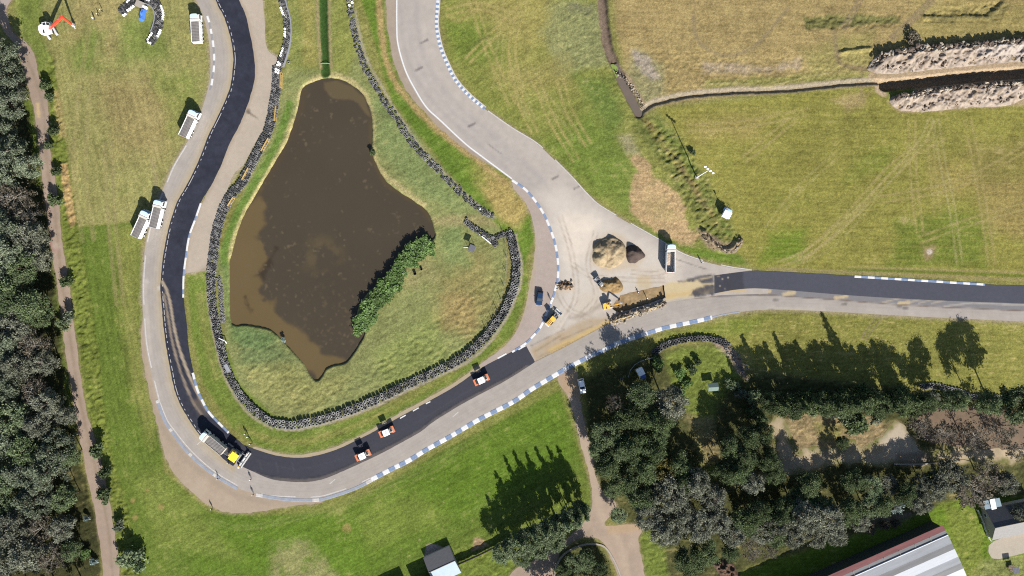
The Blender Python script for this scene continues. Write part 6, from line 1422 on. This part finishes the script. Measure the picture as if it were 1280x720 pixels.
PROTO['bush'] = [bush_proto(L_dark, 5), bush_proto(L_mid, 6)]; PROTO['greenbush'] = [bush_proto(L_bright, 7), bush_proto(L_bright, 8)]; PROTO['palebush'] = [bush_proto(L_pale, 9, 10)]; PROTO['brownbush'] = [bush_proto(L_brown, 10, 14, 1, .22, 30)]; PROTO['greybush'] = [bush_proto(L_grey, 11), bush_proto(L_light, 12)]
KINDNAME = dict(conifer='conifer', spire='poplar_tree', broad='broadleaf_tree', dark='broadleaf_tree', pine='pine_tree', olive='scrubby_tree', light='broadleaf_tree', amber='broadleaf_tree', bare='bare_tree', palebare='bare_tree', bush='shrub', greenbush='shrub', palebush='shrub', brownbush='shrub', greybush='shrub')
LOOK = dict(conifer='dark slender conifer', spire='narrow light green poplar-shaped tree', broad='mid green leafy tree', dark='dark green dense tree', pine='grey-green feathery pine', olive='grey olive thin-leaved tree', light='light green bushy tree', amber='yellowish green tree', bare='brownish almost bare tree', palebare='pale spindly bare tree',
            bush='dark green rounded shrub', greenbush='bright green leafy bush', palebush='pale blue-green small shrub', brownbush='brown twiggy shrub', greybush='grey-green shrub')
ORD = 'first second third fourth fifth sixth seventh eighth ninth tenth eleventh twelfth thirteenth fourteenth fifteenth sixteenth seventeenth eighteenth nineteenth twentieth'.split()
cnt = {}
def tree(x, y, kind, r_px, h, label, group, ground=False, z=-.05):
    """x, y: where the crown shows in the photograph (or the foot, when ground)"""
    v = cnt.get(kind, 0); cnt[kind] = v + 1; H0, R0, tm, cm = PROTO[kind][v % len(PROTO[kind])]
    isb = 'bush' in kind
    f = 1 if ground else 1 - (.6 * h if not isb else .4 * h) / CAM_H
    p = (640 + (x - 640) * f, 360 + (y - 360) * f)
    o = thing(KINDNAME[kind], label, 'shrub' if isb else 'tree', p, z=z, rz=R.uniform(0, 6.28), group=group)
    sx = r_px * S / R0 * R.uniform(.95, 1.08); o.scale = (sx, sx * R.uniform(.9, 1.1), h / H0)
    add('stem' if isb else 'trunk', tm, o); add('crown', cm, o); return o
def zone(rows, group, place, along):
    per = {}
    n_of = {}
    for row in rows: n_of[row[2]] = n_of.get(row[2], 0) + 1
    for row in rows:
        k = row[2]; i = per.get(k, 0); per[k] = i + 1
        lb = f'{LOOK[k]} {place}' if n_of[k] == 1 else f'{ORD[i]} {LOOK[k]} {along} {place}'
        tree(row[0], row[1], k, row[3], row[4], lb, group, *(row[5:] or ()))
WL = 'trees of the wood left of the dirt path'
zone([(3,66,'pine',16,12),(9,97,'pine',18,12),(22,118,'olive',10,8),(7,130,'pine',17,11),(3,162,'pine',15,10),(17,190,'pine',17,12),(36,207,'pine',14,10),(5,215,'pine',18,12)], WL, 'at the top of the left wood', 'going down')
zone([(18,246,'bare',21,11),(34,266,'bare',17,10),(10,285,'pine',18,12),(40,298,'olive',19,11),(15,316,'pine',19,13),(49,322,'olive',14,10),(34,336,'broad',17,12),(5,345,'pine',18,12)], WL, 'beside the left path\'s reddish dust', 'going down')
zone([(12,372,'broad',19,13),(42,382,'broad',19,12),(53,397,'broad',13,10),(22,408,'olive',18,12),(7,428,'pine',19,13),(45,432,'bare',20,11),(58,452,'olive',15,10),(25,455,'olive',17,12)], WL, 'left of the pond\'s lower half', 'going down')
zone([(7,482,'pine',17,12),(45,488,'bare',16,10),(61,506,'olive',17,11),(84,520,'olive',11,9),(18,522,'light',19,12),(52,530,'olive',17,11),(7,550,'pine',18,13),(38,560,'broad',17,12),(72,558,'pine',17,12),(88,568,'broad',12,9)], WL, 'in the left wood beside the paver', 'going down')
zone([(30,592,'pine',18,12),(62,588,'pine',19,13),(4,600,'light',16,12),(83,622,'broad',14,10),(46,624,'pine',19,12),(8,630,'light',14,11),(20,658,'olive',20,13),(52,660,'bare',17,11),(80,660,'olive',14,9),(90,686,'broad',11,8),(36,692,'olive',20,12),(66,697,'bare',17,10),(8,704,'olive',18,12)], WL, 'at the left wood\'s bottom corner', 'going down')
for x in (15, 50, 85): tree(x, 738 + x % 9, 'olive', 18, 12, 'grey olive tree just below the bottom edge under the left wood', WL)
zone([(57,107,'bush',6,3.4),(64,121,'bush',5,2.6),(67,163,'bush',5.5,3.4),(63,182,'bush',4,2.4),(71,214,'bush',5,2.6),(69,252,'bush',6.5,3.2),(84,351,'bush',6.5,3.0),(88,395,'greybush',6,3.4),(79,405,'greybush',6,3.0),(121,562,'bush',8,3.8),(132,589,'bush',6.5,3.2),(133,616,'bush',7.5,3.6),(150,657,'greybush',6,2.6),(165,698,'greybush',11,4.2)], 'shrubs along the left dirt path', 'right of the left dirt path', 'from the top')
zone([(109,649,'palebush',4,2.0),(118,703,'palebush',4.5,2.2),(108,692,'greenbush',5,1.9)], 'shrubs along the left dirt path', 'at the lower edge of the left wood', 'from the top')
BC = 'trees bordering the lawn at the bottom'
zone([(628,690,'light',11,7.5),(645,681,'light',12,9),(663,672,'light',13,10.5),(680,664,'light',13,11),(697,655,'light',12,11),(712,646,'light',12,10),(725,634,'broad',9,9),(651,697,'light',11,7),(673,685,'light',11,8),(693,674,'light',11,8)], BC, 'in the bottom lawn\'s tree clump', 'from the left')
zone([(633,676,'spire',7,10,True),(652,664,'spire',7.5,13,True),(668,655,'spire',7,15,True),(680,650,'spire',7,15,True),(693,645,'spire',7,14,True),(706,642,'spire',7,14.5,True),(719,638,'spire',7,14,True),(729,632,'spire',6,13,True)], BC, 'in the bottom lawn\'s tree clump', 'from the left')
zone([(716,704,'broad',10,5),(733,700,'broad',12,6),(748,712,'dark',10,5.5),(705,715,'dark',10,5)], 'trees on the round island at the bottom edge', 'on the bottom edge\'s kerbed island', 'from the left')
for x in (690, 725, 760): tree(x, 752, 'dark', 15, 9, 'dark tree just below the bottom edge by the kerbed island', BC)
MW = 'trees of the wood right of the dirt track'
zone([(770,503,'bare',12,12),(800,494,'broad',15,13),(836,502,'olive',19,14),(785,520,'dark',15,12),(823,528,'dark',17,14),(757,541,'broad',16,13),(748,561,'broad',11,10)], MW, 'below the white-roofed hut', 'going down')
zone([(790,558,'dark',16,13),(805,585,'dark',14,12),(775,560,'broad',13,12),(850,600,'dark',13,11),(815,560,'dark',15,12),(761,580,'dark',13,11),(845,580,'dark',14,11),(828,586,'amber',13,12),(780,598,'dark',15,11),(868,602,'olive',17,12),(765,612,'broad',9,7),(836,617,'olive',20,13),(801,620,'dark',15,11),(890,622,'olive',15,11)], MW, 'in the dark wood\'s middle', 'going down')
zone([(850,640,'olive',15,11),(811,645,'olive',17,12),(773,643,'light',9,5.5),(895,650,'olive',15,11),(832,660,'olive',19,12),(872,656,'olive',19,12),(880,690,'dark',14,8),(860,702,'dark',16,9)], MW, 'beside the dirt track\'s fork', 'going down')
zone([(930,648,'dark',14,11),(948,640,'dark',13,11),(968,668,'dark',12,9),(990,672,'olive',13,9),(1045,668,'olive',12,8),(912,690,'dark',10,7),(950,664,'olive',14,9),(915,668,'olive',15,10),(940,687,'bare',12,7),(962,690,'bare',10,6),(970,655,'olive',15,10),(1020,671,'olive',12,8)], MW, 'above the long shed\'s left end', 'from the top')
zone([(905,588,'dark',12,10),(913,558,'dark',12,10),(934,545,'dark',13,11),(952,540,'dark',12,11),(930,572,'dark',13,11),(920,592,'dark',13,11),(1000,622,'dark',12,7),(975,640,'dark',14,11),(1025,630,'dark',13,7),(957,573,'dark',12,12),(940,602,'olive',13,11),(967,592,'dark',11,9),(1008,604,'dark',14,9),(985,632,'dark',13,8),(1005,645,'olive',19,12),(1035,649,'olive',17,11)], MW, 'round the sandy clearing\'s left end', 'going right')
zone([(1052,553,'dark',7,5),(1075,652,'olive',12,8),(1100,630,'dark',12,8),(1165,612,'olive',13,9),(1066,600,'dark',12,9),(1085,608,'light',14,7),(1060,639,'dark',14,10),(1086,632,'light',11,8),(1110,606,'olive',12,6),(1130,616,'dark',13,8.5),(1120,634,'palebare',9,6),(1150,627,'olive',13,9),(1147,604,'olive',12,8),(1164,598,'dark',10,6)], MW, 'below the sandy clearing', 'going right')
zone([(1185,596,'olive',17,10),(1212,609,'bare',23,11),(1236,595,'bare',17,10),(1256,604,'olive',13,9),(1278,640,'olive',11,8)], MW, 'above the grey house', 'going right')
zone([(1090,662,'brownbush',6,2.4),(1105,655,'brownbush',6,2.6),(1118,653,'brownbush',5,2.2)], 'brown shrubs above the big shed', 'above the red-edged shed', 'from the left')
zone([(963,500,'conifer',11,14,True),(988,503,'conifer',12,13,True),(1003,497,'conifer',11,14,True),(1027,502,'conifer',13,13,True),(1050,499,'conifer',15,12.5,True),(1071,490,'conifer',12,17,True),(1094,502,'conifer',13,12,True),(1120,495,'conifer',13,12,True),(1148,494,'olive',9,9,True),(1170,494,'broad',11,12,True),(1210,497,'broad',13,13,True),(1234,497,'broad',19,17,True),(940,515,'conifer',9,12,True),(951,498,'dark',12.5,11.5,True),(977,503,'dark',12.5,11.5,True),(1015,500,'dark',12.5,11.5,True),(1038,500,'dark',12.5,11.5,True),(1062,500,'dark',12.5,11.5,True),(1085,501,'dark',12.5,11.5,True),(1109,499,'dark',12.5,11.5,True),(1134,499,'dark',12.5,11.5,True),(1160,497,'dark',12,7,True)], MW, 'in the row below the verge', 'going right')
zone([(978,512,'bush',8,3.5),(1012,507,'bush',9,4),(1040,514,'greybush',8,4),(1062,521,'greybush',9,4.5),(1094,513,'greybush',11,5),(1069,532,'bush',11,5),(1126,507,'bush',10,4),(1140,512,'bush',9,3.6)], 'undergrowth below the conifer row', 'under the row of conifers', 'from the left')
zone([(1150,530,'bare',15,8),(1180,543,'bare',15,9),(1216,545,'bare',16,10),(1250,540,'bare',16,10),(1272,560,'bare',14,10)], MW, 'on the right edge\'s bare earth', 'from the left')
zone([(915,481,'greybush',6,2.2),(926,492,'greybush',6,2.4),(941,499,'greybush',7,2.8),(848,468,'greenbush',5,1.8),(858,479,'greenbush',5,2.0),(852,492,'greenbush',5,1.8),(866,462,'bush',5,2.0),(822,455,'greenbush',6,1.9),(872,452,'bush',4,2)], 'shrubs in the garden below the bowed tyre wall', 'below the bowed tyre wall', 'from the left')
zone([(452,407,'greenbush',8,1.9),(463,395,'greenbush',8,1.9),(478,372,'greenbush',8,1.9),(489,358,'greenbush',7.5,1.9),(500,346,'greenbush',7,1.8),(522,318,'greenbush',7.5,2.0),(455,396,'greenbush',8.5,1.9),(461,381,'greenbush',8.5,1.9),(470,385,'greenbush',7,1.8),(471,370,'greenbush',8.5,1.9),(481,360,'greenbush',8,1.9),(491,348,'greenbush',8.5,1.9),(500,336,'greenbush',8.5,1.9),(506,323,'greenbush',8.5,1.9),(513,329,'greenbush',7,1.7),(517,313,'greenbush',9,1.9),(528,307,'greenbush',8.5,1.9),(537,308,'greenbush',6.5,1.8)], 'bushes along the pond\'s right shore', 'on the pond\'s right shore', 'going up')
tree(866, 190, 'bush', 3, 1.4, 'small dark shrub alone in the grass just above the lighting mast', 'shrubs in the dry field')
tree(466, 191, 'bush', 3.2, 1.4, 'small dark shrub alone on the pond\'s upper right shore', 'shrubs at the pond edge'); tree(354, 426, 'palebush', 3.2, 1.2, 'small pale flowering shrub at the pond\'s lower left shore', 'shrubs at the pond edge')
tree(1139, 46, 'brownbush', 8, 2.2, 'lone brownish shrub in the dry field above the spoil heap', 'shrubs in the dry field')
# dry rushes and reeds are part of the turf; low hedge beside the lower shed
# ================================================================== BUILDINGS AND WALLS
M_roof_shade = surf_mat('shaded slate roof', (.075, .076, .082), rough=.8, var=.2, scale=1.0, fine=(5, .2), stretch=(1, 3, 1)); M_roof_sun = surf_mat('sunlit tile roof', (.165, .16, .155), rough=.9, var=.15, scale=1.2, fine=(6, .2), stretch=(1, 3, 1))  # one dark, one light roof: shade and sun put into the slope colours
M_render = surf_mat('rendered wall', (.36, .33, .28), rough=.95, var=.12, scale=1.5); M_brick = surf_mat('brown brick', (.16, .11, .085), rough=.95, var=.2, scale=4)
M_corr = surf_mat('corrugated grey roofing', (.215, .223, .236), rough=.6, var=.14, scale=.35, fine=(3, .1), stretch=(.25, 4, 1)); M_corr_shade = surf_mat('shade-darkened roofing', (.13, .13, .132), rough=.7, var=.22, scale=.4, fine=(3, .12), stretch=(.2, 3, 1)); M_trans = surf_mat('white translucent roofing', (.42, .43, .45), rough=.5, var=.08, scale=.6, fine=(3, .06), stretch=(.3, 4, 1)); M_redp = surf_mat('faded red cladding', (.175, .07, .066), rough=.8, var=.25, scale=.5, fine=(3, .15), stretch=(.3, 3, 1))  # darker roofing paints the shading of slopes turned from the sun
M_dwall = surf_mat('dark green sheet wall', (.05, .06, .05), rough=.8, var=.15, scale=1)
M_palebl = surf_mat('pale blue roofing', (.20, .26, .30), rough=.5, var=.1, scale=1)
def planks(mb, prof, x0, x1, th=.07, mats=None):
    for i, (a, b) in enumerate(zip(prof[:-1], prof[1:])):
        d = Vector((b[0] - a[0], b[1] - a[1])).normalized(); n = Vector((-d.y, d.x)) * th
        if n.y < 0: n = -n
        a = (a[0] + d.x * .004, a[1] + d.y * .004); b = (b[0] - d.x * .004, b[1] - d.y * .004)
        mb.xprism([a, b, (b[0] + n.x, b[1] + n.y), (a[0] + n.x, a[1] + n.y)], x0, x1, mats[i] if mats else 0)
    return mb
def gable(name, label, cat, p, rz, L, Wd, he, hr, mats, over=.3, x0=None):
    """gabled building, ridge along local x; p = centre of the foot, mats = wall, north roof, south roof"""
    t = thing(name, label, cat, p, rz=rz); a, b = (-L / 2, L / 2)
    MB().xprism([(-Wd / 2, 0), (Wd / 2, 0), (Wd / 2, he), (0, hr - .08), (-Wd / 2, he)], a, b).build('wall', mats[0], t)
    e = over; k = (hr - he) / (Wd / 2)
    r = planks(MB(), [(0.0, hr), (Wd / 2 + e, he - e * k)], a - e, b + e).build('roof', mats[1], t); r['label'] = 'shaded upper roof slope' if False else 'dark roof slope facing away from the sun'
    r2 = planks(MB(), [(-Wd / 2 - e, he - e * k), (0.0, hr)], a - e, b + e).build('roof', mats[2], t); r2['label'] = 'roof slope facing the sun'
    MB().tube([(a - e, 0, hr + .09), (b + e, 0, hr + .09)], .10, 6).build('ridge', mats[3], t)
    return t
def foot(p, hh): f = 1 - hh / CAM_H; return (640 + (p[0] - 640) * f, 360 + (p[1] - 360) * f)
# grey house at the right edge
A_ = foot((1243.7,660), 5.4); dirv = (36.3, -7.6); ln_ = math.hypot(*dirv); ux = (dirv[0] / ln_, dirv[1] / ln_); Lh = 62
rz_h = math.atan2(-dirv[1], dirv[0])
h_ = gable('house', 'grey tiled house beside the lawn at the right edge', 'house', (A_[0] + ux[0] * Lh / 2 + .6, A_[1] + ux[1] * Lh / 2), rz_h, Lh * S - .5, 8.6, 2.9, 5.4, [M_render, M_roof_shade, M_roof_sun, M_concr], .35)
for y in (-2.4, 2.4):
    f = MB().box(-Lh * S / 2 + .25 - .06, -Lh * S / 2 + .25 - .003, y - .6, y + .6, 1.0, 2.1, .01).build('window', M_wpaint, h_); MB().raw([(-Lh * S / 2 + .185, y - .5, 1.1), (-Lh * S / 2 + .185, y + .5, 1.1), (-Lh * S / 2 + .185, y + .5, 2.0), (-Lh * S / 2 + .185, y - .5, 2.0)], [[0, 1, 2, 3]]).build('pane', P_glass, f)
MB().box(3.0, 3.7, -.4, .3, 5.2, 6.3, .04).build('chimney', M_brick, h_)
c = foot((1241.5,632.3), 2.8); t = thing('lean_to', 'small annexe with a pale blue roof and white ridge behind the grey house', 'annexe', c, rz=rz_h)
MB().box(-2.3, 2.3, -1.0, 1.6, 0, 2.35, .02).build('wall', M_render, t)
planks(MB(), [(-1.0, 2.75), (1.8, 2.40)], -2.5, 2.5).build('roof', M_palebl, t); MB().box(-.75, .75, -1.0, 2.1, 2.86, 2.98, .04).build('roof_strip', M_wpaint, t)
def fence(pts, hgt, label, name, mat, cat, board=True, pm=None, gap=2.2):
    P = resample(pts, gap / S); mid = tuple(P[len(P) // 2]); ox, oy = W(mid); t = thing(name, label, cat, mid); w_ = [(W(p)[0] - ox, W(p)[1] - oy) for p in P]
    for (x, y) in w_: MB().box(x - .06, x + .06, y - .06, y + .06, -.05, hgt + .1, .015).build('post', pm or mat, t)
    m = MB()
    for a, b in zip(w_[:-1], w_[1:]):
        L = math.hypot(b[0] - a[0], b[1] - a[1]); M = Matrix.Translation((a[0], a[1], 0)) @ Matrix.Rotation(math.atan2(b[1] - a[1], b[0] - a[0]), 4, 'Z')
        if board: m.box(.07, L - .07, -.025, .025, .08, hgt, .008, M=M)
        else:
            for z_ in (.4, .85): m.box(.07, L - .07, -.025, .025, z_ * hgt - .06, z_ * hgt + .06, .008, M=M)
    m.build('panel' if board else 'rail', mat, t); return t
fence([(1220,637),(1225,646),(1229,658),(1232,668),(1238,677)], 1.1, 'thin white rail fence curving round the yard of the grey house', 'rail_fence', M_wpaint, 'fence', False)
fence([(573,704),(600,692),(622,681),(640,672)], 1.6, 'dark timber fence running from the small shed to the tree clump', 'timber_fence', M_timber, 'fence', True)
# long shed at the bottom edge
Hs = 6.2
P0 = foot((1183,663.5), Hs); d_ = (1058 - 1180.5, 719 - 665.); l_ = math.hypot(*d_); d_ = (d_[0] / l_, d_[1] / l_)
Ls = 62.0; rz_s = math.atan2(-(-d_[1]), -d_[0]) 
rz_s = math.atan2(d_[1], -d_[0])                                  # local +x runs toward the right end
t = thing('long_shed', 'long grey shed with white roof bands and a faded red edge', 'shed', P0, rz=rz_s)
pr = [(1.5, 5.45), (.0, 5.75), (-1.25, 5.85), (-1.45, 6.0), (-4.0, 6.2), (-5.7, 6.28), (-8.1, 6.42), (-10.1, 6.5), (-11.8, 6.42), (-14.2, 6.36), (-17, 6.3), (-19.2, 6.2), (-24, 6.1)]
mt = [M_redp, M_corr_shade, M_trans, M_corr, M_corr_shade, M_trans, M_corr, M_corr_shade, M_trans, M_corr, M_corr_shade, M_trans]
wp = MB(); wp.box(-Ls + .3, -.25, -23.6, 1.0, 0, 5.15, .02); wp.xprism([(1.0, 5.152)] + [(a, b - .12) for a, b in pr[1:]] + [(-23.6, 5.152)], -Ls + .32, -.27); wp.build('wall', M_dwall, t)
nm = {M_redp: 'fascia', M_corr: 'roof_panel', M_corr_shade: 'roof_panel', M_trans: 'rooflight'}
for i, m_ in enumerate(mt):
    o = planks(MB(), [pr[i + 1], pr[i]] if False else [pr[i], pr[i + 1]], -Ls, 0).build(nm[m_], m_, t)
    if m_ is M_redp: o['label'] = 'faded red fascia'
    elif m_ is M_corr_shade: o['label'] = 'roof panel darkened like a shaded slope'
    elif m_ is M_corr: o['label'] = 'light grey roof panel'
m = MB()
for x in np.arange(-Ls + 3, -.5, 4.9): m.box(x - .05, x + .05, -1.1, -.1, 5.93, 5.99, .01)
m.build('gutter_bracket', M_concr, t)
MB().tube([(-Ls, -1.35, 6.1), (0, -1.35, 6.1)], .10, 6).build('flashing', M_wpaint, t)
# small shed by the lawn
c = foot((552,709.5), 3.2); gable('garden_shed', 'small shed with a dark slope and a pale blue slope at the bottom edge', 'shed', c, math.radians(24.5), 8.2, 8.4, 1.5, 2.6, [M_render, M_roof_shade, M_palebl, M_concr], .15)
MB_ = None
gable('garden_shed', 'shed just below the bottom edge whose shadow lies on the lawn, left one', 'shed', (497,757), math.radians(24.5), 10, 7, 4.6, 6.4, [M_render, M_roof_shade, M_roof_sun, M_concr])
gable('garden_shed', 'shed just below the bottom edge whose shadow lies on the lawn, right one', 'shed', (538,741), math.radians(24.5), 6.2, 7, 4.6, 6.4, [M_render, M_roof_shade, M_roof_sun, M_concr])
# huts in the wood
c = foot((801,465), 2.6); t = thing('kiosk', 'white-roofed hut standing in the shade of the wood', 'hut', c, rz=math.radians(28))
MB().box(-.85, .85, -1.0, 1.0, 0, 2.3, .02).build('wall', M_render, t); MB().box(-1.0, 1.0, -1.15, 1.15, 2.302, 2.45, .04).build('roof', M_wpaint, t); MB().box(-.8, .8, -2.3, -1.16, 2.1, 2.2, .02).build('awning', paint_mat('blue awning', (.05, .09, .30)), t)
for sx in (-.7, .7): MB().tube([(sx, -2.2, 0), (sx, -2.2, 2.1)], .04, 6).build('awning_post', M_galv, t)
c = foot((892,484), 2.4); t = thing('garden_tent', 'pale grey-green tent-roofed shelter in the garden of the wood', 'shelter', c, rz=math.radians(4)); M_tent = surf_mat('grey green canvas', (.12, .16, .14), rough=.9, var=.12, scale=2)
planks(MB(), [(-1.2, 1.9), (0, 2.5)], -1.5, 1.5, .04).build('roof', M_tent, t); planks(MB(), [(0, 2.5), (1.2, 1.9)], -1.5, 1.5, .04).build('roof', M_tent, t)
for sx in (-1.4, 1.4):
    for sy in (-1.1, 1.1): MB().tube([(sx, sy, 0), (sx, sy, 1.9)], .04, 6).build('post', M_galv, t)
fence([(785,471),(788,461),(795,453.5),(806,449),(818,446.5)], .9, 'pale curved rail behind the dark tyre wall above the hut', 'rail_fence', M_galv, 'fence', False)
o = add('tyre', tyre_mesh(.50, 1), None, (*W((777,474)), .16)); tag(o, 'loose tyre lying in the shade left of the white-roofed hut', 'tyre')
# low kerb round the island at the bottom edge
bands('kerb', [(691,735),(693,718),(697,704),(706,692),(720,684),(735,680),(748,680.5),(757,684.5),(765,696),(771,708),(776,722),(778,735)], 1.3, lambda s: 0, [M_concr], .02, .22)
heap('rubble_heap', 'brown heap of rubble and timber above the big shed\'s left end', 'rubble heap', smooth([(890,705),(900,699),(912,701),(920,712),(924,726),(908,730),(900,718)], 3, True), [(905,707),(912,722)], 1.3, C(120,98,84), lambda c: mott(c, .35, 3, 61), rgh=.8, rsc=3, step=.9, seed=61)
bands('kerb', [(1117,580),(1140,580.5),(1170,579)], 1.0, lambda s: 0, [M_concr], .02, .3)
index_children()
# ================================================================== CAMERA, LIGHT
cam = bpy.data.cameras.new('camera'); cam.lens = 24; cam.sensor_width = 36; cam.clip_start = 1; cam.clip_end = 8000
co = bpy.data.objects.new('camera', cam); LINK(co); co.location = (0, 0, CAM_H); scene.camera = co
EL, AZ = math.radians(33.5), math.radians(156)        # sun height; bearing clockwise from picture-up
sd = Vector((math.sin(AZ) * math.cos(EL), math.cos(AZ) * math.cos(EL), math.sin(EL)))
sl = bpy.data.lights.new('sun', 'SUN'); sl.energy = 5.0; sl.angle = math.radians(.5); sl.color = (1, .955, .89)
so = bpy.data.objects.new('sun', sl); LINK(so); so.rotation_euler = sd.to_track_quat('Z', 'Y').to_euler(); so.location = (60, -150, 150)
w = bpy.data.worlds.new('World'); scene.world = w; w.use_nodes = True
nt = w.node_tree; bg = nt.nodes['Background']; sky = nt.nodes.new('ShaderNodeTexSky'); sky.sky_type = 'NISHITA'; sky.sun_disc = False
sky.sun_elevation = EL; sky.sun_rotation = AZ; sky.altitude = 200; sky.air_density = 1; sky.dust_density = 1
nt.links.new(sky.outputs[0], bg.inputs['Color']); bg.inputs['Strength'].default_value = .068
vs = scene.view_settings; vs.view_transform = 'Standard'; vs.look = 'None'; vs.gamma = 1; vs.exposure = 1.08
scene.cycles.max_bounces = 5; scene.cycles.diffuse_bounces = 3; scene.cycles.use_denoising = False; scene.cycles.sample_clamp_indirect = 3
scene.cycles.filter_width = 1.15
